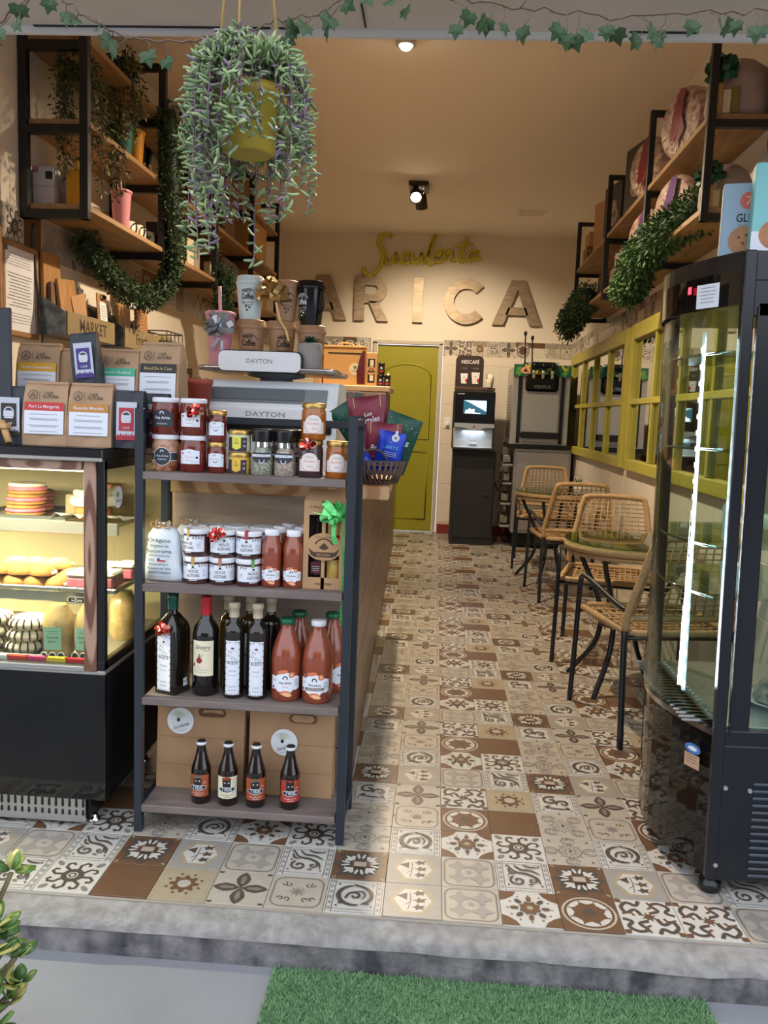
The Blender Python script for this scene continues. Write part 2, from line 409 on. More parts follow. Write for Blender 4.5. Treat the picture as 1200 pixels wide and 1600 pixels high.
        for u, v, r in ((.6, .72, .3), (.62, .5, 0), (.6, .3, -.4)):
            P([(u-.12, v), (u-.05, v+.02), (u-.02, v+.09), (u+.03, v+.04), (u+.12, v+.06), (u+.08, v-.01), (u+.1, v-.06), (u+.02, v-.05), (u-.04, v-.09), (u-.05, v-.03)], 1 if r else 2)
        ST(bez((.45, .72), (.48, .45), (.42, .22), 6), .014, 1); ST([(.47, .5), (.58, .5)], .012, 1); ST([(.47, .45), (.36, .34)], .012, 1)
    elif code == 'P':
        for i in range(4):
            a = i*PI/2; c, s = math.cos(a), math.sin(a)
            P([(.5+u*c-v*s, .5+u*s+v*c) for u, v in ((0, 0), (.14, .1), (.28, .13), (.42, .07), (.49, 0), (.42, -.07), (.28, -.13), (.14, -.1))], 1)
            P([(.5+u*c-v*s, .5+u*s+v*c) for u, v in ((.12, .03), (.3, .05), (.4, 0), (.3, -.05), (.12, -.03))], 6)
        for u in (.02, .9):
            for v in (.02, .92): P([(u, v), (u+.08, v), (u+.08, v+.05), (u, v+.05)], 1)
    elif code == 'R':
        b.ring(rrect(.05, .05, .95, .95, .2), rrect(.085, .085, .915, .915, .17), TC[6], fn, W())
        rad(4, lambda a, c, s: [ST(spir(.5+.27*c*1.15+q*.05, .5+.27*s*1.15, .07, math.degrees(a)+q*60, 300*q, 8), .022, 2) for q in (-1, 1)], PI/4)
        E(.5, .5, .09, .09, 3); rad(8, lambda a, c, s: ST([(.5, .5), (.5+.14*c, .5+.14*s)], .014, 6))
    elif code == 'Q':
        b.ring(rrect(.03, .03, .97, .97, .18), rrect(.07, .07, .93, .93, .15), TC[6], fn, W())
        for u in (.31, .69):
            for v in (.31, .69):
                pts = []
                for i in range(24):
                    a = 2*PI*i/24; r = .125+.045*math.cos(4*a); pts.append((u+1.15*r*math.cos(a), v+1.15*r*math.sin(a)))
                P([(u-.15, v), (u, v+.15), (u+.15, v), (u, v-.15)], 6); P(pts, 3)
        E(.5, .5, .05, .05, 3)
    elif code == 'W':
        for i in range(4):
            a = i*PI/2; c, s = math.cos(a), math.sin(a); q = lambda L: [(.5+u*c-v*s, .5+u*s+v*c) for u, v in L]
            ST(q(spline([(.04, .12), (.2, .2), (.1, .36), (.26, .42), (.4, .3), (.32, .16), (.46, .08)], 4)), .07, 1)
            ST(q(spline([(.02, .24), (.1, .3), (.06, .44)], 3)), .045, 2); P(q([(.38, .38), (.5, .4), (.5, .5), (.4, .5)]), 2)
        P([(.5+(.14 if i % 2 else .06)*math.cos(i*PI/8), .5+(.14 if i % 2 else .06)*math.sin(i*PI/8)) for i in range(16)], 2)
    elif code == 'O':
        P(circ(.5, .5, .47, 24), 0); P(circ(.5, .5, .43, 24), 2); P(circ(.5, .5, .38, 24), 5)
        P([(.5+(.33 if i % 2 else .25)*math.cos(i*PI/8), .5+(.33 if i % 2 else .25)*math.sin(i*PI/8)) for i in range(16)], 2)
        P([(.3, .3), (.7, .3), (.7, .7), (.3, .7)], 2); E(.5, .5, .12, .12, 1)
        rad(8, lambda a, c, s: E(.5+.345*c, .5+.345*s, .02, .02, 1, 0, 6), PI/8)
    elif code == 'T':
        for x in (0, 1):
            for y in (0, 1): P([(x, y), (abs(x-.3), y), (abs(x-.24), abs(y-.13)), (abs(x-.12), abs(y-.24)), (x, abs(y-.3))], 2)
        rad(12, lambda a, c, s: E(.5+.38*c, .5+.38*s, .022, .022, 6, 0, 6))
        rad(8, lambda a, c, s: E(.5+.27*c, .5+.27*s, .075, .045, 1 if int(a*4/PI+.5) % 2 else 2, a, 10))
        P([(.5+(.2 if i % 2 else .15)*math.cos(i*PI/8), .5+(.2 if i % 2 else .15)*math.sin(i*PI/8)) for i in range(16)], 2); E(.5, .5, .06, .06, 4)
    elif code == 'r':
        ST([(.05, .05), (.95, .05), (.95, .95), (.05, .95)], .012, 3, True)
        rad(8, lambda a, c, s: E(.5+.2*c, .5+.2*s, .07, .05, 2, a, 10)); P(circ(.5, .5, .19, 16), 2); E(.5, .5, .12, .12, 0)
        rad(8, lambda a, c, s: E(.5+.31*c, .5+.31*s, .03, .025, 2, a, 6), PI/8)
    elif code == 'F':
        rad(8, lambda a, c, s: ST([(.5+u*c-v*s, .5+u*s+v*c) for u, v in ((.18, .03), (.32, .1), (.42, .05), (.42, -.03), (.35, -.05))], .06, 1), PI/8)
        for x in (.13, .87):
            for y in (.13, .87): E(x, y, .09, .05, 6, PI/4 if (x > .5) == (y > .5) else -PI/4)
        P(circ(.5, .5, .2, 18), 1); P(circ(.5, .5, .1, 14), 5); P(circ(.5, .5, .075, 14), 1); P(circ(.5, .5, .04, 10), 5)
    return b
TM = {}
for c in 'DSABLPRCQWOTVrNF': TM[c] = tile_mesh(c)
TME = {c: q.mesh('tile') for c, q in TM.items()}
GRID = ['DLQV', 'BCTF', 'ARON', 'SPWr']
CUT = {-9: 'S', -8: 'V', -7: 'F', -6: 'N', -5: 'r', -4: 'P', -3: 'R', -2: 'C', -1: 'L', 0: 'Q', 1: 'T', 2: 'O', 3: 'W', 4: 'W', 5: 'Q', 6: 'V', 7: 'F'}
TX0, TY0, TS = .0692, 2.0826, .15
cells = []
for j in range(-1, 45):
    for c in range(-12, 9):
        x, y = TX0+(c+.5)*TS, TY0+(j+.5)*TS
        if x < LWX(y)+.05 or x > RWX(y)-.03 or y > YB-.05: continue
        code = CUT.get(c, 'A') if j < 0 else GRID[j % 4][(c+2) % 4]
        hid = (x < -.42 and y > 2.75)
        cells.append((hid, y+abs(x)*.2, x, y, code, j))
cells.sort()
rest = MB()
for i, (hid, _, x, y, code, j) in enumerate(cells):
    if i < 298:
        o = bpy.data.objects.new('tile', TME[code]); COL.objects.link(o); o.parent = floor; o.location = (x, y, .0006*rnd.random())
    elif not hid:
        t = TM[code]; o0 = len(rest.v); rest.v += [(p[0]+x, p[1]+y, p[2]+.0002) for p in t.v]
        ii = [rest.idx(m) for m in t.ms]
        rest.f += [[q+o0 for q in f] for f in t.f]; rest.mi += [ii[q] for q in t.mi]; rest.sm += t.sm
    else:
        rest.box((x, y, -.004), (.1485, .1485, .008), TC[0])
rest.build('floor_tiles', floor, kind='stuff')
# frieze of printed tiles at door-head height, white wall tiles below it
def wall_tile(par, code, loc, rz):
    o = bpy.data.objects.new('frieze_tile', TME[code]); COL.objects.link(o); o.parent = par
    o.location = loc; o.rotation_euler = (PI/2, 0, rz); o.scale = (1, 1.1, 1)
for i, c in enumerate('PWrVPONAR'): wall_tile(wb, c, (.115+.15*i, YB-.004, 1.958), 0)
for i, c in enumerate('VPLDS'): wall_tile(wb, c, (-1.40+.15*i, YB-.004, 1.958), 0)
for i in range(37):
    y = 8.74-.15*i; wall_tile(wr, 'RAWBDTSrNCOBA'[i % 13], (RWX(y)-.004, y, 1.958), -PI/2+RRZ)
for i in range(36):
    y = 3.30+.15*i; wall_tile(wl, 'BFNABTOArBCDN'[i % 13], (LWX(y)+.004, y, 1.958), PI/2+LRZ)
WT = mat('white_wall_tile', (230, 221, 206), .3)
b = MB(); b.box((0, 0, 0), (.006, .396, .204), WT, .002); WTR = b.mesh('wall_tile')
def wtile(par, me, loc, rz=0):
    o = bpy.data.objects.new('wall_tile', me); COL.objects.link(o); o.parent = par; o.location = loc; o.rotation_euler = (0, 0, rz)
for k in range(9):
    for i in range(18):
        y = 8.8-.4*(i+.5)+(.2 if k % 2 else 0)
        if y < 2.3 or y > 8.63: continue
        wtile(wr, WTR, (RWX(y)-.001, y, .12+.1+.208*k), RRZ)
for k in range(9):
    for i in range(4):
        x0 = .05+.4*i-(.2 if k % 2 else 0); x1 = min(x0+.396, 1.355); x0 = max(x0, .05)
        if x1-x0 > .03: b = MB(); b.box((0, 0, 0), (x1-x0, .006, .204), WT, .002); wtile(wb, b.mesh('wall_tile'), ((x0+x1)/2, YB-.001, .22+.208*k))
    b = MB(); b.box((0, 0, 0), (.45, .006, .204), WT, .002); m_ = b.mesh('wall_tile'); wtile(wb, m_, (-1.43, YB-.001, .22+.208*k)); wtile(wb, m_, (-.975, YB-.001, .22+.208*k))
RED = mat('red_skirting', (132, 44, 38), .5)
b = MB(); b.box((.7, YB-.012, .05), (1.3, .02, .1), RED, .004); struct(b.build('baseboard_back'))
# green door
DOORC = mat('olive_door_paint', (152, 148, 34), .4)
TRIM = mat('door_trim_paint', (190, 182, 168), .6)
b = MB(); b.box((-.332, 8.875, .993), (.646, .045, 1.965), DOORC, .003); door = struct(b.build('door_1'))
def mould(P, nm):
    b = MB(); b.tube([(x, 8.852, z) for x, z in P], .011, DOORC, 6, closed=True); b.build(nm, door)
mould([(-.58, 1.0), (-.58, 1.66)]+[(-.332+.25*math.cos(t), 1.66+.12*math.sin(t)) for t in [PI-PI*i/14 for i in range(15)]]+[(-.085, 1.66), (-.085, 1.0)], 'moulding')
mould([(-.58, .14), (-.58, .86), (-.085, .86), (-.085, .14)], 'moulding')
b = MB(); b.lathe([(.03, 0), (.03, .008), (.012, .012), (.012, .04)], CHROME, 12, M=TR(-.61, 8.852, .98, PI/2)); b.cyl((-.61, 8.81, .98), (-.5, 8.81, .98), .01, CHROME, 8); b.build('door_handle', door)
b = MB()
for x in (-.678, .012): b.box((x, 8.835, 1.0), (.04, .05, 2.0), TRIM, .004)
b.box((-.333, 8.835, 2.0), (.73, .05, .04), TRIM, .004); struct(b.build('trim_2'))
# threshold, riser, street
CONC = mat('worn_concrete', (150, 147, 145), .85, noise=(30, .4), rgb2=(124, 120, 118), bump=(40, .9))
RISER = mat('stained_concrete', (136, 132, 134), .85, noise=(16, .5, (1, 1, .6)), rgb2=(66, 64, 70), bump=(26, .9))
STREET = mat('smooth_cement', (136, 137, 143), .8, noise=(3, .15), bump=(30, .12))
prof = [(1.965, -.004), (1.93, -.006), (1.885, -.012), (1.862, -.024), (1.856, -.04)]
b = MB(); N = 60; vs = []; fs = []
for i in range(N+1):
    x = -3+6*i/N; vs += [(x, y+(0 if k < 2 else rnd.uniform(-.006, .004)), z-(0 if k < 2 else rnd.uniform(0, .006))) for k, (y, z) in enumerate(prof)]
for i in range(N):
    for k in range(4): fs.append((i*5+k, i*5+k+1, i*5+k+6, i*5+k+5))
b.add(vs, fs, CONC, True); sill = struct(b.build('trim_3'))
b = MB(); b.box((0, 1.915, -.09), (6, .11, .11), RISER, .004); b.build('riser', sill)
b = MB(); b.box((0, -4, -.16), (16, 12.2, .1), STREET); struct(b.build('ground'))
b = MB(); b.box((0, -10.2, 1.4), (16, .3, 3.1), mat('far_render', (120, 112, 104), .9, noise=(2, .3))); struct(b.build('wall_opposite'))
# ceiling lamp, twin spotlight, vent
def lamp_a(x, y):
    t = thing('ceiling_lamp', 'bright round ceiling lamp near the shop entrance', 'lamp', (x, y, CEILZ))
    b = MB(); b.lathe([(.02, -.05), (.05, -.045), (.055, 0)], mat('lamp_shell', (200, 195, 185), .4), 20); b.build('shell', t)
    b = MB(); b.lathe([(.0, -.068), (.022, -.064), (.032, -.052), (.02, -.048)], mat('lamp_glow', (255, 236, 200), .5, emis=60), 16); b.build('bulb', t)
    light('SPOT', (x, y, CEILZ-.09), 300, WARM, (0, 0, 0), .03, spot_size=math.radians(156), spot_blend=.8)
lamp_a(-.235, 4.32)
t = thing('twin_spotlight', 'dark twin spotlight on the ceiling above the letters', 'spotlight', (-.228, 6.98, CEILZ))
BRZ = mat('bronze_metal', (70, 62, 54), .35, .8)
b = MB(); b.box((0, 0, -.018), (.16, .26, .036), BRZ, .005); b.build('base_plate', t)
for nm, p, d in (('spot_head', (-.02, -.09, -.10), (.05, -.80, -.62)), ('spot_head', (.02, .05, -.11), (.1, .55, -.8))):
    d = Vector(d).normalized(); q = d.to_track_quat('-Z', 'Y').to_matrix().to_4x4(); M = Matrix.Translation(p) @ q
    b = MB(); b.lathe([(.03, .06), (.045, .05), (.05, -.06), (.046, -.06), (.04, -.045)], BRZ, 18, M=M, cap=False); b.cyl((p[0], p[1], -.03), p, .012, BRZ, 8); h = b.build(nm, t)
    b = MB(); b.lathe([(.0, -.046), (.04, -.045)], mat('spot_glow', (255, 238, 205), .5, emis=45), 16, M=M); b.build('lens', h)
    l = light('SPOT', Vector(t.location)+Vector(p)+d*.07, 110 if d.y < 0 else 190, WARM, None, .03, spot_size=math.radians(74 if d.y < 0 else 110), spot_blend=.7); l.rotation_euler = d.to_track_quat('-Z', 'Y').to_euler()
b = MB(); b.box((.77, 7.8, CEILZ-.006), (.26, .16, .012), CEIL, .003); v = b.build('ceiling_vent'); tag(v, 'flat painted vent grille in the ceiling', 'vent')
b = MB()
for i in range(7): b.box((.77, 7.74+.02*i, CEILZ-.014), (.22, .006, .006), CEIL)
b.build('vent_slats', v)
# ------------------------------------------------------------------ signs on the back wall
BRUSH = mat('brushed_letter_metal', (176, 158, 136), .48, .6, noise=(14, .35, (1, 1, 3)))
def letter(ch, x):
    t = {'A': ('first' if x < 0 else 'last')}.get(ch, '')
    lab = {'A': 'metal letter A behind the black cup, start of the wall name' if x < 0 else 'metal letter A at the right end of the wall name', 'R': 'metal letter R on the beige back wall',
           'I': 'metal letter I on the beige back wall', 'C': 'metal letter C on the beige back wall'}[ch]
    b = MB(); h, d, q = .452, .045, .10
    def pr(pts): b.prism(pts, 0, d, BRUSH, M=TR(0, 0, 0, PI/2))
    if ch == 'A':
        pr([(-.25, 0), (-.135, 0), (.0, .36), (.135, 0), (.25, 0), (.07, h), (-.07, h)]); pr([(-.12, .1), (.12, .1), (.09, .18), (-.09, .18)])
    elif ch == 'I': pr([(-.052, 0), (.052, 0), (.052, h), (-.052, h)])
    elif ch == 'C':
        A = arc(0, h/2, .232, 42, 318, 22); B = arc(0, h/2, .128, 42, 318, 22)[::-1]
        for i in range(22): pr([A[i], A[i+1], B[21-i], B[22-i]])
    elif ch == 'R':
        pr([(-.17, 0), (-.065, 0), (-.065, h), (-.17, h)])
        A = [(-.065, h)]+arc(.03, h-.135, .135, 90, -90, 10)+[(-.065, h-.27)]; B = [(-.065, h-.09)]+arc(.03, h-.135, .045, 90, -90, 10)+[(-.065, h-.18)]
        for i in range(len(A)-1): pr([A[i], B[i], B[i+1], A[i+1]])
        pr([(-.02, .2), (.08, .2), (.19, 0), (.075, 0)])
    o = b.build('metal_letter'); o.location = (x, YB-.002, 2.21); tag(o, lab, 'letter', 'metal letters of the wall name')
for ch, x in (('A', -1.245), ('R', -.745), ('I', -.25), ('C', .25), ('A', .775)): letter(ch, x)
LIME = mat('lime_sign_paint', (206, 194, 56), .45)
b = MB()
def scr(P, r=.038):   # one pen stroke of the script sign, in sign units (0..1.25 wide)
    b.tube([(x, 0, z) for x, z in spline(P, 7)], r, LIME, 6, flat=.6)
scr([(.26, .50), (.22, .54), (.15, .52), (.12, .42), (.17, .32), (.17, .20), (.12, .07), (.04, .0), (-.03, .03), (-.04, .10)], .044)
scr([(.21, .30), (.21, .19), (.26, .16), (.32, .27), (.33, .31)]); scr([(.33, .29), (.33, .19), (.39, .18)])
scr([(.48, .28), (.44, .31), (.40, .24), (.42, .17), (.49, .19)]); scr([(.51, .31), (.51, .20), (.57, .18), (.62, .31)]); scr([(.62, .31), (.62, .20), (.66, .19)])
scr([(.66, .19), (.76, .50), (.75, .52), (.70, .32), (.71, .17), (.77, .20)], .038); scr([(.77, .24), (.84, .31), (.83, .35), (.78, .29), (.80, .20), (.88, .22)])
scr([(.90, .36), (.885, .22)]); scr([(.89, .28), (.96, .36), (.965, .23), (1.01, .23)]); scr([(1.13, .52), (1.06, .28), (1.08, .21), (1.13, .23)], .038); scr([(1.0, .41), (1.20, .44)], .030)
scr([(1.25, .34), (1.19, .36), (1.14, .28), (1.18, .22), (1.25, .33)]); scr([(1.265, .36), (1.24, .25), (1.30, .27)])
o = b.build('script_sign'); o.location = (-.79, YB-.022, 2.675); o.scale = (.9, 1, .77); tag(o, 'lime green handwritten script sign above the metal letters', 'sign')

# ------------------------------------------------------------------ counter
CO = -.026
PLANK = wood('grey_oak_plank_tile', (142, 116, 96), (104, 82, 66), (7, 1.1, 7), rough=.35)
PLANKF = wood('weathered_front_plank', (168, 148, 134), (134, 116, 104), (1.3, 7, 9), rough=.6)
SLAB = wood('pine_slab', (206, 166, 122), (170, 122, 82), (9, 2, 16), rings=.42, cen=(2.6, 0, -16.2))
t = thing('service_counter', 'long service counter clad in wood planks along the aisle', 'counter', (-.23, 2.56, 0), math.atan(-CO))
cnt = t
b = MB(); b.box((-.30, 2.72, .48), (.56, 5.36, .96), mat('counter_core', (70, 60, 54), .8)); b.build('body', t)
for k in range(5):
    for i in range(6):
        y0 = max(.022, .98*i-(.45 if k % 2 else 0)); y1 = min(5.4, .98*(i+1)-(.45 if k % 2 else 0)-.004)
        if y1-y0 < .1: continue
        b = MB(); b.box((-.008, (y0+y1)/2, .098+.194*k), (.016, y1-y0, .190), PLANK, .0015); b.build('plank', t)
for k in range(6):
    b = MB(); b.box((-.30+rnd.uniform(-.003, .003), -.001, .086+.163*k), (.556, .016, .158), PLANKF, .002); b.build('board', t)
b = MB(); b.box((-.008, .008, .48), (.014, .02, .96), mat('red_edge_strip', (206, 126, 112), .6), .002); b.build('corner_strip', t)
b = MB(); b.box((-.2575, .945, .998), (.70, 1.93, .042), SLAB, .004); b.build('worktop', t)
b = MB(); b.box((-.30, 3.68, .985), (.62, 3.48, .03), SLAB, .003); b.build('worktop', t)

# ------------------------------------------------------------------ left and right wall shelving (black steel frames, pine boards)
def shelving(side, ys, zs, ztop, zlow, dep, lab):
    X = LWX if side < 0 else RWX; rz = LRZ if side < 0 else RRZ
    t = thing('wall_shelving', lab, 'shelf', (X(ys[0]), ys[0], 0), rz); q = -side*1.0
    tb = .036 if side < 0 else .03
    for y in ys:
        b = MB(); yy = y-ys[0]
        for x in (tb/2+.002, dep-tb/2): b.box((q*x, yy, (zlow+ztop)/2), (tb, tb, ztop-zlow), BLACK, .002)
        for z in [zlow+tb/2]+[a-tb/2-.002 for a in zs[1:]]+[ztop-tb/2]: b.box((q*dep/2, yy, z), (dep, tb-.002, tb), BLACK, .002)
        b.build('frame', t)
    for z in zs:
        for a, c in zip(ys[:-1], ys[1:]):
            b = MB(); b.box((q*(dep/2-.003), (a+c)/2-ys[0], z+.0125), (dep-.012, c-a-.006 if z != zs[0] or 1 else 1, .024), PINE, .002); b.build('board', t)
    return t
LY = [3.51, 4.43, 5.4, 6.35, 7.25]; LZ = [2.045, 2.385, 2.715]
RY = [3.43, 4.47, 5.6, 6.9]; RZ = [2.075, 2.425]
lsh = shelving(-1, LY, LZ, 2.99, 2.005, .30, 'left wall shelving of black steel frames with pine boards')
rsh = shelving(1, RY, RZ, 2.82, 2.04, .27, 'right wall shelving of black steel frames with pine boards')
LT = lambda y, d, z: (LWX(y)+d, y, z)
RT = lambda y, d, z: (RWX(y)-d, y, z)

# ------------------------------------------------------------------ mirrors like window sashes on the right wall
YEL = mat('yellow_sash_paint', (180, 172, 72), .5, noise=(12, .12), bump=(30, .15))
MIR = mat('mirror_glass', (225, 228, 226), .02, 1)
def sash(y0, y1, lab):
    t = thing('window_mirror', lab, 'mirror', (RWX(y1)-.012, y1, .94), -PI/2+RRZ, 'window mirrors'); L = y1-y0; Hh = .945
    b = MB(); b.box((L/2, 0, Hh/2), (L-.04, .008, Hh-.04), MIR); b.build('mirror_pane', t)
    b = MB()
    for x, wd in ((.045, .09), (L-.045, .09)): b.box((x, -.018, Hh/2), (wd, .036, Hh), YEL, .004)
    for z, h in ((.035, .07), (Hh-.05, .10)): b.box((L/2, -.018, z), (L-.17, .036, h), YEL, .004)
    b.build('frame', t)
    for i in range(1, 4):
        b = MB(); b.box((.09+(L-.18)*i/4, -.014, Hh/2-.01), (.032, .026, Hh-.16), YEL, .004); b.build('muntin', t)
    b = MB(); b.box((L/2, -.015, Hh*.47), (L-.17, .028, .038), YEL, .004); b.build('crossbar', t)
sash(5.76, 8.42, 'yellow window-shaped mirror beside the soft-serve machine')
sash(3.2, 5.66, 'yellow window-shaped mirror behind the tall curved display fridge')

# ------------------------------------------------------------------ coffee machine on black cabinet
KG = mat('matte_black_cabinet', (30, 30, 33), .5)
t = thing('black_cabinet', 'narrow black cabinet standing under the coffee machine', 'cabinet', (.383, 8.1, 0))
b = MB(); b.box((0, .26, .4625), (.42, .5, .925), KG, .004); b.build('body', t)
b = MB(); b.box((.005, .004, .47), (.38, .018, .80), KG, .004); d = b.build('door', t)
b = MB(); b.box((.12, -.012, .5), (.05, .016, .018), BLACK, .003); b.box((-.14, -.008, .38), (.02, .01, .01), BLACK); b.build('handle', d)
b = MB(); b.box((0, .23, .927), (.43, .5, .012), KG, .003); b.build('top', t)
t = thing('coffee_machine', 'push-button coffee machine with lit screen on the black cabinet', 'coffee machine', (.358, 8.12, .934))
SILV = mat('silver_plastic', (176, 184, 192), .3, .35)
b = MB(); b.box((0, .22, .285), (.40, .40, .57), KG, .01); b.build('body', t)
b = MB(); b.box((.006, -.002, .405), (.385, .05, .30), mat('gloss_black_panel', (10, 10, 12), .12), .01); b.text('NESCAFE', -.135, .535, .012, PAPER, flat(-.028)); p = b.build('front_panel', t)
SKY_ = mat('screen_sky', (190, 225, 250), .4, emis=1.3); HILL = mat('screen_hill', (40, 92, 120), .4, emis=.8); SNOW = mat('screen_white', (250, 252, 255), .4, emis=1.6)
b = MB(); f = flat(-.0285); b.rect(-.105, .345, .115, .475, SKY_, f); b.poly([(-.105, .345), (-.105, .475), (-.06, .46), (.115, .372), (.115, .345)], HILL, f, .0004)
b.poly([(-.09, .35), (-.085, .38), (-.06, .385), (-.05, .4), (-.03, .39), (0, .395), (0, .36), (.06, .355), (.06, .35)], SNOW, f, .0008); b.build('screen', p)
b = MB(); b.prism([(-.19, .255), (.19, .255), (.19, .215), (.1, .215), (.05, .19), (-.05, .19), (-.1, .215), (-.19, .215)], 0, .09, SILV, M=TR(.006, .03, 0, PI/2)); b.poly([(-.012, .212), (.008, .215), (.016, .236), (-.004, .232)], mat('red_mark', (180, 30, 36), .4), flat(-.061)); b.build('spout_hood', t)
b = MB(); b.box((0, .015, .115), (.385, .03, .2), SILV, .01); b.stroke(circ(0, .12, .05, 20, ry=.035), .004, GREYINK, flat(-.001), closed=True); b.box((0, -.012, .06), (.07, .02, .01), SILV, .002); b.box((0, -.05, .012), (.39, .13, .022), KG, .004); b.box((0, -.05, .026), (.37, .11, .006), SILV, .002); b.build('cup_bay', t)
light('AREA', (.358, 8.10, .934+.185), 1.2, (.85, .92, 1), (0, 0, 0), .2)
b = MB(); b.box((0, .14, .59), (.39, .2, .03), mat('brown_shelf', (84, 62, 52), .5), .003); b.build('tray', t)
t = thing('cup_sign_board', 'dark brown board with printed paper cups on the coffee machine', 'sign', (.297, 8.2, 1.541))
DKB = mat('dark_brown_board', (50, 38, 36), .45)
b = MB(); b.prism([(-.135, 0), (.135, 0), (.135, .25)]+arc(.085, .25, .05, 0, 90, 4)+[(.085, .30), (-.085, .30)]+arc(-.085, .25, .05, 90, 180, 4)+[(-.135, .25)], -.01, .01, DKB, M=TR(0, 0, 0, PI/2)); b.build('board', t)
b = MB(); f = flat(-.011); b.text('NESCAF\u00c9', .005, .24, .034, PAPER, f, width=.17, bold=.012); b.text('$ 800', -.05, .178, .016, GREYINK, f); b.text('$1000', .06, .178, .016, GREYINK, f)
for u, s in ((-.05, 1), (.06, 1.12)): b.poly([(u-.026*s, .03), (u+.026*s, .03), (u+.036*s, .03+.098*s), (u-.036*s, .03+.098*s)], PAPER, f, .0004); b.ell(u+.022*s, .03+.03*s, .01, .02, mat('red_mark', (180, 30, 36), .4), f, .0008); b.ell(u, .03+.06*s, .008, .008, GREYINK, f, .0008)
b.build('print', t)
PC = mat('paper_cup', (226, 220, 208), .6)
for i, (x, y, lab) in enumerate(((.492, 8.17, 'front stack of white paper cups beside the cup board'), (.505, 8.29, 'rear stack of white paper cups beside the cup board'))):
    b = MB(); h = .06+.05*i
    b.lathe([(.028, 0), (.036, .05), (.0365, .052), (.034, .056), (.037, .064), (.034, .068), (.037, .076), (.035, h+.02), (.034, h+.02), (.031, h)], PC, 18); o = b.build('cup_stack'); o.location = (x, y, 1.5412); tag(o, lab, 'cups', 'paper cup stacks')

# ------------------------------------------------------------------ soft-serve machine on steel base
t = thing('steel_base_cabinet', 'stainless steel base cabinet under the soft-serve machine', 'cabinet', (1.03, 8.0, 0))
b = MB(); b.box((0, .34, .56), (.54, .62, .82), STEEL, .004); b.box((0, .36, .09), (.5, .55, .14), PLAST_K); b.build('body', t)
b = MB(); b.box((0, .015, .56), (.5, .016, .76), STEEL, .004); b.build('door', t)
for z in (.2, .42, .62, .8):
    b = MB(); b.box((-.325, .3, z), (.1, .4, .02), STEEL, .004); b.box((-.33, .3, z+.06), (.07, .3, .07), mat('boxed_goods', (150, 140, 128), .6, noise=(30, .5)), .004); b.build('side_rack', t)
t = thing('soft_serve_machine', 'stainless soft-serve ice cream machine with three dispensers', 'ice cream machine', (.975, 7.98, .972))
b = MB(); b.box((0, .3, .40), (.54, .58, .74), STEEL, .006); b.box((0, .27, .02), (.58, .62, .04), PLAST_K, .006); b.build('body', t)
for x in (-.2, .2):
    b = MB(); b.box((x, .003, .37), (.035, .012, .64), PLAST_K, .002); b.build('trim_strip', t)
b = MB(); b.box((0, .004, .29), (.34, .014, .46), STEEL, .004); b.build('front_door', t)
b = MB(); b.box((0, -.005, .62), (.31, .05, .16), mat('gloss_black_panel', (10, 10, 12), .12), .02); b.text('VENTUS', 0, .585, .03, CHROME, flat(-.031), bold=.01); b.build('dispenser_head', t)
b = MB()
for i in range(20): b.box((-.273, .3, .1+.026*i), (.006, .3, .008), PLAST_K)
b.build('side_vents', t)
for x in (-.085, 0, .085):
    b = MB(); b.lathe([(.012, 0), (.017, .02), (.017, .07), (.012, .075)], CHROME, 12, c=(x, -.045, .66)); b.cyl((x, -.045, .73), (x, -.06, .80), .008, PLAST_K, 6); b.build('nozzle', t)
b = MB(); b.box((0, -.02, .79), (.22, .04, .05), PLAST_K, .006)
for x in (-.1, .1): b.poly([(x-.05, .815), (x+.05, .815), (x+.025, .75), (x-.025, .75)], GREYINK, flat(-.005)); b.cyl((x, -.03, .72), (x, -.03, .8), .008, PLAST_K, 6)
b.build('lever_frame', t)
b = MB(); b.box((0, -.05, .13), (.36, .12, .06), PLAST_K, .01); b.build('drip_tray', t)
PG = mat('jungle_green', (24, 92, 70), .4); b = MB(); b.box((0, .0, .735), (.535, .02, .11), PG, .003); f = flat(-.0105)
for i in range(26):
    u, v = rnd.uniform(-.24, .24), rnd.uniform(.695, .775); b.ell(u, v, .03, .01, [mat('leaf_yellow', (206, 184, 60), .5), mat('leaf_green', (90, 150, 70), .5)][i % 2], f, .0003*(i+1)/4, 8, rnd.uniform(0, 3))
b.ell(-.16, .735, .045, .032, mat('flower_pink', (222, 150, 120), .5), f, .003); b.poly([(-.185, .72), (-.135, .72), (-.16, .755)], INK, f, .0035); b.build('graphic_panel', t)
for x in (-.13, .14):
    b = MB(); b.lathe([(.11, .77), (.10, .785), (.03, .805), (.03, .815), (.0, .83)], PLAST_K, 20, c=(x, .3, 0)); b.build('hopper_lid', t)
for k, (x, z) in enumerate(((-.14, .30), (-.07, .26))):
    b = MB(); b.cyl((x, .3, .8), (x-.01, .3, .8+z), .007, PLAST_K, 6); b.lathe([(.0, 0), (.016, .01), (.016, .04), (.0, .05)], PLAST_K, 10, c=(x-.01, .3, .78+z)); b.build('stirrer', t)
b = MB(); b.tube(spline([(.597, 8.2, .62), (.63, 8.1, .55), (.66, 8.07, .63), (.668, 8.08, .76)], 6), .006, PLAST_K, 6); o = b.build('power_cable'); tag(o, 'black power cable between the cabinets at the back wall', 'cable')

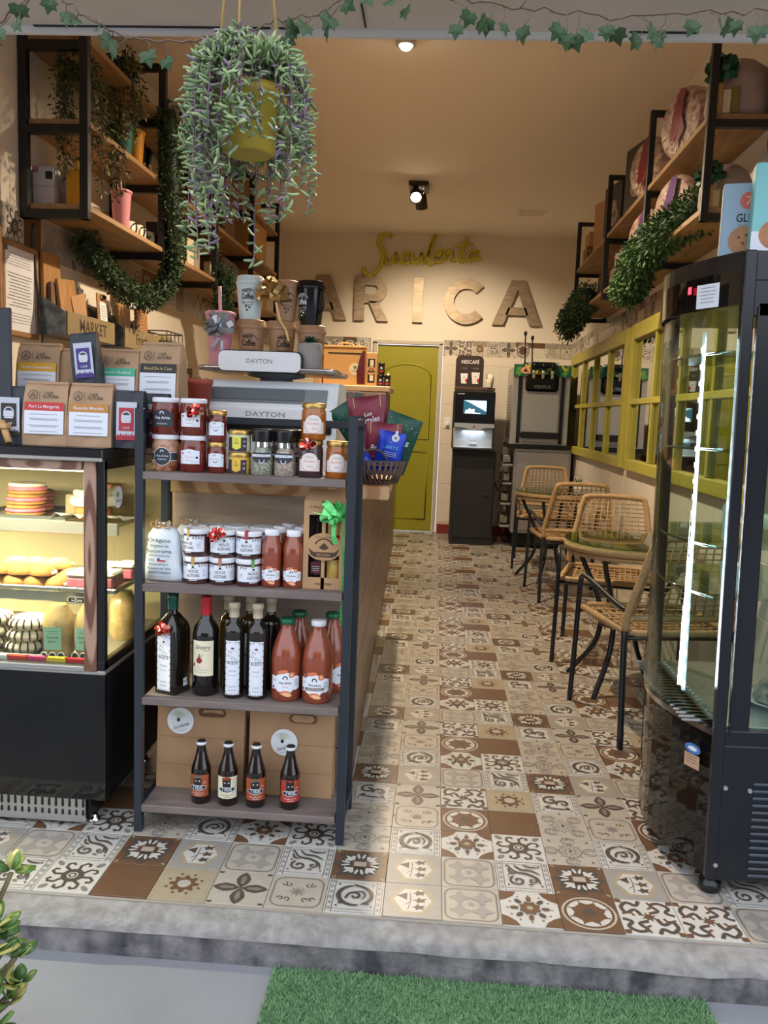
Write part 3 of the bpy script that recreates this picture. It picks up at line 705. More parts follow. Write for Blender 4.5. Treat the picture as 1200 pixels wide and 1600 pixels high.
# ------------------------------------------------------------------ rattan chairs and tables
CANE = mat('natural_cane', (186, 154, 110), .55, noise=(40, .25))
LEG = mat('dark_leg_enamel', (30, 34, 40), .35)
def chair(lab, loc, rz):
    t = thing('rattan_chair', lab, 'chair', loc, rz, 'rattan cafe chairs'); W = .235
    seat = lambda u, v: (u*(W-.01-.02*v*.5), -.25+.46*(v+1)/2, .435-.02*math.sin((v+1)/2*PI)*(1-abs(u)*.3))
    b = MB(); ring = [(-W, -.22), (-W+.04, -.26), (W-.04, -.26), (W, -.22), (W-.02, .19), (W-.06, .22), (-W+.06, .22), (-W+.02, .19)]
    b.tube([(x, y, .44) for x, y in ring], .014, CANE, 8, closed=True); s = b.build('seat', t)
    b = MB()
    for i in range(15):
        u = -1+2*(i+.5)/15; b.tube([seat(u, -1+2*j/5) for j in range(6)], .0042, CANE, 4)
    for i in range(15):
        v = -1+2*(i+.5)/15; b.tube([(x, y, z+.004*(1 if i % 2 else -1)) for x, y, z in (seat(-1+2*j/5, v) for j in range(6))], .0042, CANE, 4)
    for i in range(9):
        v = -1+2*(i+.5)/9; b.tube([seat(-1+2*j/4, max(-1, min(1, v+.5*(-1+j/2)))) for j in range(5)], .0035, CANE, 4); b.tube([seat(1-2*j/4, max(-1, min(1, v+.5*(-1+j/2)))) for j in range(5)], .0035, CANE, 4)
    b.build('seat_weave', s, kind='stuff')
    top = [(-.225, .215, .45), (-.222, .225, .52), (-.19, .275, .70), (-.172, .30, .79), (-.13, .312, .825), (.13, .312, .825), (.172, .30, .79), (.19, .275, .70), (.222, .225, .52), (.225, .215, .45)]
    b = MB(); b.tube(spline(top, 4), .015, CANE, 8); b.tube([(-.215, .225, .50), (.215, .225, .50)], .012, CANE, 8); k = b.build('backrest', t)
    back = lambda u, z: (u*(.222-.05*(z-.5)/.3), .222+.085*(z-.5)/.31, z)
    b = MB()
    for i in range(11):
        u = -1+2*(i+.5)/11; b.tube([back(u, .5), back(u, .66), back(u, .815)], .0036, CANE, 4)
    for i in range(13):
        z = .515+.023*i; b.tube([back(-1, z), back(0, z), back(1, z)], .0036, CANE, 4)
    b.build('back_weave', k, kind='stuff')
    for sx in (-1, 1):
        b = MB(); b.tube(spline([(sx*.25, -.275, 0), (sx*.245, -.262, .3), (sx*.243, -.255, .50), (sx*.246, -.235, .565), (sx*.25, -.18, .585), (sx*.25, -.05, .575), (sx*.24, .12, .545), (sx*.226, .215, .53)], 5), .0115, LEG, 8); b.build('leg', t)
        b = MB(); b.tube(spline([(sx*.238, .275, 0), (sx*.232, .24, .25), (sx*.226, .212, .46)], 4), .0125, LEG, 8); b.build('leg', t)
    for y, x in ((-.25, .236), (.215, .222)): b = MB(); b.cyl((-x, y, .42), (x, y, .42), .009, LEG, 6); b.build('crossbar', t)
    return t
c0 = chair('nearest cane chair, partly behind the curved fridge', (.945, 3.42, 0), math.radians(190))
dup(c0, 'cane chair facing the camera across the near glass table', (.955, 4.44, 0), math.radians(-13))
dup(c0, 'cane chair whose back touches the chair at the near table', (.975, 5.9, 0), math.radians(183))
dup(c0, 'furthest cane chair in front of the soft-serve machine', (.96, 7.15, 0), math.radians(-6))
TGL = glass('table_glass', (206, 222, 200), 1.5)
WOVT = mat('woven_top_cane', (176, 150, 98), .6, noise=(60, .5), rgb2=(92, 84, 52))
def table(lab, loc, rz):
    t = thing('bistro_table', lab, 'table', loc, rz, 'round bistro tables'); R = .30
    b = MB(); b.lathe([(R, 0), (R+.004, .004), (R, .008)], TGL, 40, c=(0, 0, .695)); b.build('glass_top', t)
    b = MB(); b.tube([(x, y, .672) for x, y in circ(0, 0, R-.012, 32)], .017, CANE, 8, closed=True); b.tube([(x, y, .645) for x, y in circ(0, 0, R-.02, 32)], .011, CANE, 8, closed=True); b.build('rim', t)
    b = MB(); b.lathe([(0, .676), (R-.02, .676)], WOVT, 32, cap=False)
    for i in range(15):
        u = -.26+.52*i/14; l = math.sqrt(max(.001, .28**2-u*u)); b.tube([(u, -l, .679), (u, l, .679)], .004, CANE, 4); b.tube([(-l, u, .681), (l, u, .681)], .004, CANE, 4)
    b.build('woven_top', t)
    for i in range(4):
        a = PI/4+i*PI/2; c, s = math.cos(a), math.sin(a); b = MB()
        b.tube(spline([(.26*c, .26*s, .66), (.235*c, .235*s, .58), (.15*c, .15*s, .42), (.12*c, .12*s, .30), (.15*c, .15*s, .17), (.25*c, .25*s, .035), (.275*c, .275*s, 0)], 5), .0125, LEG, 8); b.build('leg', t)
    b = MB(); b.tube([(x, y, .30) for x, y in circ(0, 0, .115, 20)], .007, LEG, 6, closed=True); b.build('ring', t)
    return t
tb = table('round glass-topped cane table nearest the fridge', (.93, 3.90, 0), math.radians(8))
dup(tb, 'round glass-topped cane table further down the aisle', (.94, 6.52, 0), math.radians(20))
t = thing('potted_succulent', 'tiny spiky plant in a white pot on the far table', 'plant', (1.12, 6.5, .704))
b = MB(); b.lathe([(.03, 0), (.036, .04), (.032, .04)], PC, 14); b.build('pot', t)
b = MB(); GRN = mat('spiky_green', (58, 88, 52), .6)
for i in range(26):
    a = rnd.uniform(0, 6.28); e = rnd.uniform(.01, .05); b.cyl((0, 0, .035), (e*math.cos(a), e*math.sin(a), .06+rnd.uniform(0, .05)), .006, GRN, 4, r2=.001)
b.build('leaves', t, kind='stuff')

b = MB(); b.box((0, 0, 0), (.07, .012, .11), PLAST_W, .003); b.box((0, -.02, -.01), (.035, .03, .04), PLAST_W, .004); o = b.build('wall_outlet'); o.location = (.115, YB-.012, 1.18); tag(o, 'white wall outlet with plug beside the coffee machine', 'outlet')
# ------------------------------------------------------------------ front product rack
RW_ = wood('grey_washed_board', (128, 116, 112), (98, 86, 84), (1.5, 9, 9), rough=.6)
t = thing('product_rack', 'black metal rack with four grey wood shelves at the entrance', 'rack', (-.523, 2.25, 0)); rack = t
SH = [.085, .409, .741, 1.059]
for sx in (-1, 1):
    b = MB(); x = sx*.297
    for y in (.013, .235): b.box((x, y, .617), (.024, .024, 1.234), BLACKP, .002)
    for z in (1.224, .075): b.box((x, .124, z-.01), (.022, .2, .022), BLACKP, .002)
    b.build('side_frame', t)
b = MB()
for z in (1.205, .06): b.box((0, .235, z), (.57, .02, .022), BLACKP, .002)
for z in SH: b.box((0, .235, z-.03), (.57, .016, .016), BLACKP)
b.build('rail', t)
for z in SH:
    b = MB(); b.box((-.002, .122, z-.011), (.568, .244, .022), RW_, .002); b.build('shelf', t)
# ------------------------------------------------------------------ product builders
LABP = mat('label_white', (226, 230, 242), .45)
def jar(lab, loc, r, h, fill, lid, lidh, pr=None, rz=0, group=None, name='jar', neck=.9, pla=None, cat='jar'):
    t = thing(name, lab, cat, loc, rz, group); hb = h-lidh
    b = MB(); b.lathe([(r*.9, 0), (r, .004), (r, hb*.80), (r*.97, hb*.88), (r*neck, hb*.96), (r*neck, hb)], fill, 22); b.build('glass_body', t)
    b = MB(); R = r*neck+.0025; b.lathe([(R, hb-.001), (R+.0005, hb+.003), (R, h-.002), (R-.003, h), (R-.006, h-.001), (0, h-.0012)], lid, 22); b.build('lid', t)
    if pr:
        b = MB(); pr(b, fcyl(r+.0008)); b.build('paper_label', t)
    return t
def bottle(lab, loc, prof, fill, cap, capi, pr=None, R=None, rz=0, group=None, name='bottle', capname='cap', n=22):
    t = thing(name, lab, 'bottle', loc, rz, group)
    b = MB(); b.lathe(prof, fill, n); b.build('glass_body', t)
    b = MB(); b.lathe(capi, cap, n); b.build(capname, t)
    if pr:
        b = MB(); pr(b, fcyl((R or max(p[0] for p in prof))+.0008)); b.build('paper_label', t)
    return t
def bow(t, m, loc, r, n=20, seed=1, tail=None, nm='bow', flatten=.6):
    m2 = {REDFOIL: REDFOIL2}.get(m)
    rr = random.Random(seed); b = MB()
    for i in range(n):
        low = i < n*.6; a = 2*PI*i/n*(1 if low else 2.3)+rr.uniform(-.2, .2); e = rr.uniform(.05, .5) if low else rr.uniform(.7, 1.3); ph = rr.uniform(.25, 1.1)
        c, s = math.cos(a), math.sin(a); l = r*rr.uniform(.8, 1.05)*(1 if low else .75); wv = r*rr.uniform(.15, .2)
        D = Vector((c*math.cos(e), -math.sin(e)*flatten, s*math.cos(e))); T = Vector((-s, 0, c)); N = D.cross(T).normalized()
        Wd = (T*math.cos(ph)+N*math.sin(ph))*wv; Bg = (N*math.cos(ph)-T*math.sin(ph))*l*.24; C0 = Vector(loc)+Vector((0, -.002, 0)); vs = []
        for p, q in ((0, 0), (.3, .8), (.7, 1), (1, 0), (.7, -1), (.3, -.8), (0, 0)): k = C0+D*(l*p)+Bg*q; vs += [k-Wd*(.35 if p == 0 else 1), k+Wd*(.35 if p == 0 else 1)]
        for v in vs: v.y = min(v.y, loc[1]+.004)
        b.add(vs, [(2*k, 2*k+2, 2*k+3, 2*k+1) for k in range(6)], m2 if m2 and i % 3 == 0 else m)
    if tail:
        for P, wv in tail:
            vs = []
            for x, y, z in P: vs += [(x-wv, y, z), (x+wv, y+.001, z)]
            b.add(vs, [(2*i, 2*i+1, 2*i+3, 2*i+2) for i in range(len(P)-1)], m)
    return b.build(nm, t)
SALSA = mat('red_salsa', (120, 42, 30), .14, noise=(60, .35), coat=.6)
REDFOIL2 = mat('red_foil_painted_highlight', (236, 176, 160), .2, .7)  # pale pink loops paint highlights into the red foil bows
PEPPER = mat('pickled_pepper', (128, 60, 44), .14, noise=(45, .6), rgb2=(196, 150, 116), coat=.6)
OLIVE = mat('olive_paste', (92, 50, 50), .14, noise=(50, .25), coat=.6)
ORANGE = mat('orange_jam', (178, 98, 30), .14, noise=(20, .25), coat=.6)
PLUM = mat('plum_jam', (72, 50, 56), .14, noise=(20, .3), coat=.6)
DKLAB = mat('charcoal_label', (48, 50, 58), .5)
LINEC = mat('label_line', (196, 150, 140), .6)
def lab_dark(b, f):
    b.poly([(-.034, .022), (.034, .022), (.034, .058), (.02, .066), (0, .070), (-.02, .066), (-.034, .058)], DKLAB, f); b.stroke(arc(0, .059, .005, -20, 200, 6), .0025, LABP, f, .0003)
    b.text('Viva Arica', 0, .047, .0085, LABP, f, .0003, width=.045, bold=.012); b.text('PASTA DE ROCOTO', 0, .030, .0042, LABP, f, .0003, width=.03)
def lab_dark2(b, f):
    b.rect(-.045, .032, .045, .052, DKLAB, f, 0, 8); b.rect(-.045, .030, .045, .0315, LABP, f, .0002, 8); b.rect(-.045, .0525, .045, .054, LABP, f, .0002, 8)
    b.ell(0, .042, .025, .026, LABP, f, .0004, 20); b.ell(0, .042, .0235, .0245, DKLAB, f, .0007, 20); b.stroke(arc(0, .056, .004, -20, 200, 6), .002, LABP, f, .001); b.text('Viva Arica', 0, .044, .006, LABP, f, .001, width=.035); b.text('MORRON', 0, .034, .004, LABP, f, .001)
def lab_house(b, f):
    b.poly([(-.029, .024), (-.029, .060), (0, .066), (.029, .060), (.029, .024)], LABP, f); b.stroke(arc(0, .054, .004, -20, 200, 6), .0014, LINEC, f, .0003); b.text('Viva Arica', 0, .044, .005, LINEC, f, .0003, width=.026); b.text('MERMELADA', 0, .034, .003, LINEC, f, .0003, width=.02)
    b.ell(.021, .042, .0035, .0035, INK, f, .0003, 10); b.ell(-.021, .054, .003, .003, mat('red_mark', (180, 30, 36), .4), f, .0003, 8); b.lines(.004, .024, .029, 1, .003, GREYINK, f, .0003)
def lab_small(b, f):
    b.poly([(-.025, .018), (-.025, .052), (-.012, .056), (.012, .056), (.025, .052), (.025, .018)], LABP, f); b.stroke(arc(-.003, .049, .0035, -20, 200, 6), .0014, INK, f, .0003); b.text('Viva Arica', -.002, .04, .0045, GREYINK, f, .0003, width=.026); b.stroke(arc(0, .036, .006, 200, 340, 5), .002, INK, f, .0003); b.ell(.02, .044, .003, .003, mat('mint_print', (130, 196, 170), .6), f, .0003, 8)
def lab_quince(b, f):
    b.rect(-.032, .018, .032, .050, mat('blush_label', (226, 210, 206), .5), f, 0, 6); b.ell(0, .044, .026, .026, LINEC, f, .0003, 22); b.ell(0, .044, .0248, .0248, mat('blush_label2', (232, 220, 216), .5), f, .0006, 22)
    b.text('Ricolina', 0, .046, .007, mat('coral_print', (216, 140, 112), .6), f, .0009, slant=.25, width=.03); b.lines(-.014, .014, .058, 2, .003, GREYINK, f, .0009); b.text('dulce', .004, .032, .006, GREYINK, f, .0009, slant=.3)
def lab_yel(col):
    def g(b, f):
        b.rect(-.031, .002, .031, .041, mat('aubergine_label', (52, 34, 52), .5), f, 0, 8); b.poly([(-.013, .043), (.013, .043), (.013, .012), (0, .006), (-.013, .012)], col, f, .0003)
        b.lines(-.008, .008, .026, 2, .003, INK, f, .0006); b.stroke(circ(0, .034, .003, 8), .0008, INK, f, .0006, True); b.ell(.023, .030, .004, .003, GREYINK, f, .0006, 8); b.rect(.019, .014, .027, .020, GREYINK, f, .0006)
    return g
z = SH[3]
jar('large white-lidded jar, lower of the leftmost stack on the rack top shelf', (-.766, 2.318, z), .0385, .103, PEPPER, WLID, .012, lab_dark2, .05)
jar('large white-lidded jar with a black label, on top of the leftmost stack', (-.766, 2.318, z+.1035), .0385, .103, SALSA, WLID, .012, lab_dark, .02)
jar('red salsa jar under the jar with a red bow', (-.686, 2.318, z), .0385, .103, SALSA, WLID, .012, lab_house, .0)
t = jar('red salsa jar with a red foil bow, upper of its stack', (-.686, 2.318, z+.1035), .0385, .103, SALSA, WLID, .012, lab_house, .0)
bow(t, REDFOIL, (.018, -.042, .066), .027, 24, 3)
jar('small gold-lidded jar, lower of two beside the large salsa jars', (-.617, 2.318, z), .026, .088, SALSA, GOLDLID, .013, lab_small, .05)
jar('small gold-lidded jar, upper of two beside the large salsa jars', (-.617, 2.318, z+.0885), .026, .088, SALSA, GOLDLID, .013, lab_small, .05)
YL, YL2 = mat('lime_label', (222, 214, 84), .5), mat('amber_label', (226, 184, 66), .5)
jar('short dark jar with amber yellow label, lower of two', (-.552, 2.318, z), .031, .062, mat('amber_cream', (222, 178, 70), .3), GOLDLID, .012, lab_yel(YL2), -.1, neck=.96)
jar('short dark jar with lime yellow label, upper of two', (-.552, 2.318, z+.0625), .031, .062, mat('pale_cream', (214, 214, 176), .3), GOLDLID, .012, lab_yel(YL), -.1, neck=.96)
def grinder(lab, loc, salt, rz=0):
    t = thing('salt_grinder', lab, 'grinder', loc, rz)
    b = MB(); b.lathe([(.029, 0), (.031, .004), (.030, .05), (.025, .068), (.019, .078)], salt, 22); b.build('glass_body', t)
    b = MB(); b.lathe([(.0215, .078), (.0215, .093)], CHROME, 22); b.build('collar', t)
    b = MB(); b.lathe([(.0285, .093), (.031, .122), (.031, .126), (.027, .129), (0, .129)], PLAST_K, 22); b.lathe([(.024, .1295), (0, .1305)], mat('grey_cap_disc', (120, 120, 120), .4), 18, cap=False); b.build('grinder_cap', t)
    b = MB(); f = fcyl(.0305); b.rect(-.027, .045, .027, .064, DKLAB, f, .0, 6); b.rect(-.029, .052, .029, .059, LABP, f, .0004, 6); b.text('SAL DE MAR', 0, .0555, .003, INK, f, .0008, width=.03); b.text('Cuisine', 0, .0665, .005, LABP, f, -.003)
    b.poly([(-.027, .045), (.027, .045), (.014, .036), (-.014, .036)], DKLAB, f, .0002); b.stroke(arc(.002, .042, .007, 160, 380, 8), .002, LABP, f, .0008); b.build('paper_label', t)
SALT1 = mat('herb_salt', (176, 176, 160), .3, noise=(160, .6), rgb2=(96, 104, 84), coat=.4); SALT2 = mat('spiced_salt', (190, 176, 164), .3, noise=(150, .5), rgb2=(130, 108, 96), coat=.4)
grinder('glass herb salt grinder with black cap, left of the pair', (-.487, 2.312, z), SALT1, .1)
grinder('glass spiced salt grinder with black cap, right of the pair', (-.421, 2.312, z), SALT2, -.05)
grinder('herb salt grinder standing behind the left front grinder', (-.478, 2.385, z), SALT1); grinder('spiced salt grinder standing behind the right front grinder', (-.408, 2.385, z), SALT2)
t = jar('plum jam jar with red foil bow under the orange jar', (-.349, 2.312, z), .0355, .104, PLUM, GOLDLID, .013, lab_quince, .05)
bow(t, REDFOIL, (-.004, -.040, .088), .024, 24, 5)
jar('orange jam jar stacked on the plum jar with the bow', (-.343, 2.314, z+.1045), .0345, .102, ORANGE, GOLDLID, .013, lab_quince, .12)
jar('orange jam jar standing at the right end of the top shelf', (-.272, 2.312, z), .0335, .104, ORANGE, GOLDLID, .013, lab_quince, .0)
# second shelf
z = SH[2]
def sack(lab, loc, rz, group=None):
    t = thing('oregano_sack', lab, 'sack', loc, rz, group)
    sec = [(.058, .02, 0), (.057, .034, .012), (.052, .036, .05), (.046, .033, .10), (.043, .027, .135), (.032, .02, .152), (.012, .010, .160), (.020, .014, .168)]
    b = MB(); n = 20; vs = []; fs = []
    for a, c, zz in sec:
        for i in range(n):
            q = 2*PI*i/n; k = 1+.04*math.sin(5*q+zz*60); s_ = math.sin(q); cc = math.cos(q); e = .65
            vs.append((a*k*math.copysign(abs(s_)**e, s_), -c*k*math.copysign(abs(cc)**e, cc), zz))
    for j in range(len(sec)-1):
        for i in range(n): fs.append((j*n+i, j*n+(i+1) % n, (j+1)*n+(i+1) % n, (j+1)*n+i))
    fs.append(tuple(range(n))[::-1]); fs.append(tuple(range((len(sec)-1)*n, len(sec)*n)))
    b.add(vs, fs, mat('white_cotton', (216, 224, 232), .85, bump=(30, .25)), True); b.build('cloth_body', t)
    b = MB(); f = lambda u, v, w: (u, -.0405-w-.0012+.028*max(0, v-.1)**1.0*3.2*.1, v)
    GI, DI = mat('green_print', (22, 74, 58), .8), mat('dark_print', (40, 62, 70), .8)
    for tx, v, h, wd, m in (('Or\u00e9gano', .123, .0115, .066, GI), ('Org\u00e1nico de', .107, .0075, .055, DI), ('Socoroma', .092, .0105, .072, GI), ('XV Parinacota', .079, .006, .062, DI), ('Chile', .0665, .0062, .02, DI), ('Envasado por:', .054, .0055, .06, DI), ('Tesoros del Valle', .042, .0062, .07, DI), ('98107742862', .030, .0062, .066, DI), ('oregano.socoroma', .019, .0038, .07, GREYINK)):
        b.text(tx, -.006 if tx == 'Chile' else 0, v, h, m, f, width=wd, bold=.012) if tx != 'Chile' else b.text(tx, -.026, v, h, m, f, width=wd, bold=.008)
    b.rect(-.006, .062, .018, .0665, mat('flag_red', (190, 40, 48), .7), f); b.rect(.002, .0665, .018, .071, LABP, f); b.rect(-.006, .0665, .002, .071, mat('flag_blue', (36, 60, 130), .7), f)
    b.build('printed_text', t)
    b = MB(); JU = mat('jute_string', (176, 140, 96), .8)
    b.tube([(x, y, .159) for x, y in circ(0, 0, .0135, 12)], .003, JU, 5, closed=True)
    for q in ((-.03, -.012, .172), (.022, -.02, .176), (-.012, -.024, .178)): b.tube(spline([(0, -.012, .16), (q[0], q[1], q[2]), (q[0]*1.1, q[1]-.006, .158), (q[0]*.3, -.018, .156)], 5), .0022, JU, 5)
    b.build('jute_tie', t)
    return t
sack('white oregano sack in front on the second rack shelf', (-.766, 2.315, z), -.05)
sack('white oregano sack behind the front sack', (-.715, 2.41, z), -.05)
def lab_olive(off):
    def g(b, f0):
        f = lambda u, v, w: f0(u+off, v, w)
        b.rect(-.05, .014, .05, .058, LABP, f, 0, 14); b.rect(-.05, .010, .05, .0145, INK, f, .0003, 14); b.rect(-.012, .0112, .012, .0132, LABP, f, .0006, 2)
        b.text('PASTA DE', 0, .038, .008, INK, f, .0003, width=.03, bold=.008); b.text('ACEITUNAS', 0, .026, .009, INK, f, .0003, width=.037, bold=.008); b.ell(0, .050, .004, .003, INK, f, .0003, 8); b.rect(-.01, .0455, .01, .0463, GREYINK, f, .0003)
        for u in (-.038, -.03, -.022, .018, .026, .034, .042): b.ell(u, .054, .0045, .0014, INK, f, .0003, 6, rnd.uniform(.6, 2.2))
        b.lines(.026, .040, .04, 5, .004, GREYINK, f, .0003); b.lines(-.042, -.03, .035, 3, .004, GREYINK, f, .0003)
    return g
TAPE = [mat('gold_tape', (190, 156, 96), .4), mat('copper_tape', (176, 120, 100), .4), mat('red_tape', (176, 60, 66), .4), mat('green_tape', (96, 160, 80), .4)]
def olive(lab, x, y, zz, off, tp, rz, tu=0):
    t = jar(lab, (x, y, zz), .0365, .079, OLIVE, WLID, .0135, lab_olive(off), rz, neck=.97)
    if tp is not None:
        b = MB(); f = fcyl(.0385); b.rect(tu-.005, .056, tu+.005, .079, TAPE[tp], f, .0004, 2); b.add([(x_, y_, .0796) for x_, y_ in ((tu-.005, -.038), (tu+.005, -.038), (tu+.005, -.012), (tu-.005, -.012))], [(0, 1, 2, 3)], TAPE[tp]); b.build('seal_tape', t)
    return t
olive('olive paste jar, lower front jar next to the sacks', -.671, 2.313, z, .0, 0, 0, 0)
t = olive('olive paste jar with gold seal, upper front jar next to the sacks', -.671, 2.313, z+.0795, -.018, 0, 0, -.016)
olive('olive paste jar under the jar with the red bow', -.595, 2.313, z, .0, 1, .05, 0)
t = olive('olive paste jar with a red bow, upper middle of the front jars', -.595, 2.313, z+.0795, .012, None, .02); bow(t, REDFOIL, (-.006, -.042, .066), .027, 24, 9)
olive('olive paste jar with green seal next to the small sauce bottles', -.519, 2.313, z, .022, 3, 0, .02)
olive('olive paste jar with red seal next to the small sauce bottles', -.519, 2.313, z+.0795, .0, 2, 0, 0)
for i, x in enumerate((-.655, -.578, -.5)):
    for k in range(2):
        if k == 0 or 1: olive(('lower' if k == 0 else 'upper')+' olive paste jar in the rear row, '+('left', 'middle', 'right')[i]+' stack', x, 2.405, z+.0795*k, .0, 0 if i == 0 and k else None, 0)
SAUCE = mat('tomato_sauce', (150, 72, 48), .16, noise=(50, .2), coat=.7)
TOM = mat('tomato_print', (214, 120, 84), .6); PEACH = mat('peach_print', (238, 180, 130), .6)
def lab_sauce(s, red=1):
    def g(b, f0):
        f = lambda u, v, w: f0(u*s, v*s, w)
        pts = []
        for i in range(17): u = -.031+.062*i/16; pts.append((u, .052+.011*math.exp(-(u/.013)**2)+.0015*math.sin(i*1.9)))
        low = [(u, .078-v) for u, v in pts][::-1]
        low = [(u, .026-(v-.026)*1.0 if 0 else v) for u, v in low]
        for i in range(16): b.add([f(*pts[i], 0), f(*pts[i+1], 0), f(*low[15-i], 0), f(*low[16-i], 0)], [(0, 1, 2, 3)], LABP)
        b.ell(-.005, .062, .011, .004, TOM, f, .0004, 12, .2); b.ell(.013, .056, .006, .006, TOM, f, .0006, 12); b.ell(.013, .056, .003, .003, PEACH, f, .0009, 10); b.ell(0, .019, .011, .005, TOM, f, .0004, 12); b.ell(.004, .016, .010, .004, PEACH, f, .0006, 12, -.2)
        b.stroke(arc(0, .049, .0042, -30, 210, 7), .002, INK, f, .0006); b.text('Viva Arica', 0, .040, .0052, INK, f, .0006, width=.026, bold=.006)
        if red: b.stroke([(-.015, .029), (.015, .029), (.015, .034), (-.015, .034)], .0007, GREYINK, f, .0006, True); b.text('SALSA', 0, .0315, .003, mat('coral_print', (216, 140, 112), .6), f, .0006)
        else: b.poly([(-.02, .028), (.02, .029), (.02, .035), (-.02, .034)], mat('taupe_ribbon', (120, 104, 96), .6), f, .0006); b.text('JUGO DE TOMATE', 0, .0315, .003, LABP, f, .0009, width=.03)
        b.ell(-.026, .03, .0025, .003, INK, f, .0006, 8); b.lines(.018, .029, .045, 5, .003, GREYINK, f, .0006); b.lines(-.029, -.018, .045, 2, .003, GREYINK, f, .0006)
    return g
def small_sauce(lab, x, y): bottle(lab, (x, y, z), [(.024, 0), (.029, .005), (.029, .108), (.027, .122), (.020, .140), (.018, .148)], SAUCE, WLID, [(.0205, .148), (.021, .150), (.021, .163), (.018, .166), (0, .1655)], lab_sauce(.95), .029, rnd.uniform(-.1, .1), name='sauce_bottle')
small_sauce('small red sauce bottle beside the olive paste jars, front row', -.452, 2.308); small_sauce('small red sauce bottle beside the gift box, front row', -.390, 2.308)
small_sauce('small red sauce bottle behind the front one by the olive jars', -.441, 2.372); small_sauce('small red sauce bottle behind the front one by the gift box', -.378, 2.372)
small_sauce('rearmost small red sauce bottle near the olive jars', -.428, 2.436); small_sauce('rearmost small red sauce bottle near the gift box', -.366, 2.436)
# gift box with two windows
t = thing('gift_box', 'kraft gift box with windows and a green ribbon bow', 'box', (-.302, 2.30, z), 0)
b = MB(); W, Hh = .118, .252
def bars(b, x0, x1, z0, z1, y0=0, y1=.004): b.box(((x0+x1)/2, (y0+y1)/2, (z0+z1)/2), (x1-x0, y1-y0, z1-z0), KRAFTC)
for a in ((-.059, -.044, 0, Hh), (.044, .059, 0, Hh), (-.007, .003, 0, Hh), (-.044, .044, 0, .033), (-.044, .044, .212, Hh)): bars(b, *a)
b.box((-.057, .04, Hh/2), (.004, .076, Hh), KRAFTC); b.box((.057, .04, Hh/2), (.004, .076, Hh), KRAFTC); b.box((0, .078, Hh/2), (.114, .004, Hh), KRAFTC); b.box((0, .04, .002), (.114, .076, .004), KRAFTC)
b.add([(-.059, .002, Hh), (.059, .002, Hh), (.05, .03, Hh+.03), (-.05, .03, Hh+.03)], [(0, 1, 2, 3)], KRAFTC); b.add([(-.059, .078, Hh), (.059, .078, Hh), (.05, .034, Hh+.03), (-.05, .034, Hh+.03)], [(0, 1, 2, 3)], KRAFTC)
for s in (-1, 1): b.box((s*.038, .032, Hh+.028), (.024, .004, .05), KRAFTC)
b.box((0, .032, Hh+.052), (.10, .004, .014), KRAFTC); b.box((0, .032, Hh+.008), (.1, .004, .016), KRAFTC); b.build('carton', t)
b = MB(); f = flat(-.0015); P = circ(.0, .122, .052, 24, ry=.040); b.poly(P, KRAFTC, f); KP = mat('brown_print', (74, 52, 42), .7)
b.stroke(arc(0, .118, .027, 155, 25, 10), .004, KP, f, .0004); b.poly([(-.045, .118), (-.03, .107), (.03, .107), (.045, .118), (.036, .098), (.025, .092), (-.025, .092), (-.036, .098)], KP, f, .0004); b.poly([(-.014, .12), (0, .134), (.014, .12), (.006, .114), (-.006, .114)], KP, f, .0004)
b.text('REGINA', 0, .0995, .008, KRAFTC, f, .0008); b.text('Valle de Azapa', 0, .085, .004, KP, f, .0004); b.text('CHILE', 0, .078, .004, KP, f, .0004); b.text('Productos Chilenos', 0, .150, .0045, KP, f, .0004); b.text('Arica - Chile', 0, .016, .0065, KP, f, bold=.006); b.text('Tu Olivar', -.028, .235, .006, KP, f, slant=.2); b.build('printed_mark', t)
b = MB(); b.lathe([(.017, .005), (.017, .12), (.008, .15), (.008, .2)], mat('dark_wine_glass', (30, 20, 24), .12, coat=.5), 14, c=(-.026, .04, 0)); b.rect(-.040, .04, -.012, .075, mat('maroon_label', (96, 40, 46), .5), flat(.022)); b.lines(-.036, -.014, .06, 3, .006, LABP, flat(.0215)); b.build('window_bottle', t)
for zz in (.012, .14):
    b = MB(); b.lathe([(.02, zz), (.02, zz+.07)], mat('cream_tin', (226, 206, 130), .4, noise=(30, .4), rgb2=(200, 150, 60)), 16, c=(.025, .036, 0)); b.lathe([(.0203, zz+.004), (.0203, zz+.014)], mat('flag_red', (190, 40, 48), .7), 16, c=(.025, .036, 0), cap=False); b.build('window_tin', t)
b = MB(); b.box((0, .06, .12), (.1, .03, .22), INK); b.build('dark_back', t)
GRB = mat('green_satin_ribbon', (58, 200, 92), .25, .3, noise=(40, .3), rgb2=(140, 236, 150))  # paler green patches are highlights painted into the ribbon colour
bow(t, GRB, (.034, -.012, .212), .052, 15, 12, tail=[([(.056, -.02, .2), (.060, -.022, .1), (.058, -.02, .0), (.056, -.022, -.05), (.062, -.02, -.1), (.074, -.02, -.135)], .0016), ([(.054, -.02, .2), (.057, -.021, .06), (.054, -.02, -.1)], .0013), ([(.03, -.02, .2), (.028, -.022, .165), (.034, -.02, .135)], .006), ([(-.0, -.02, .215), (-.03, -.02, .222), (-.05, -.02, .222)], .004)], flatten=.5)
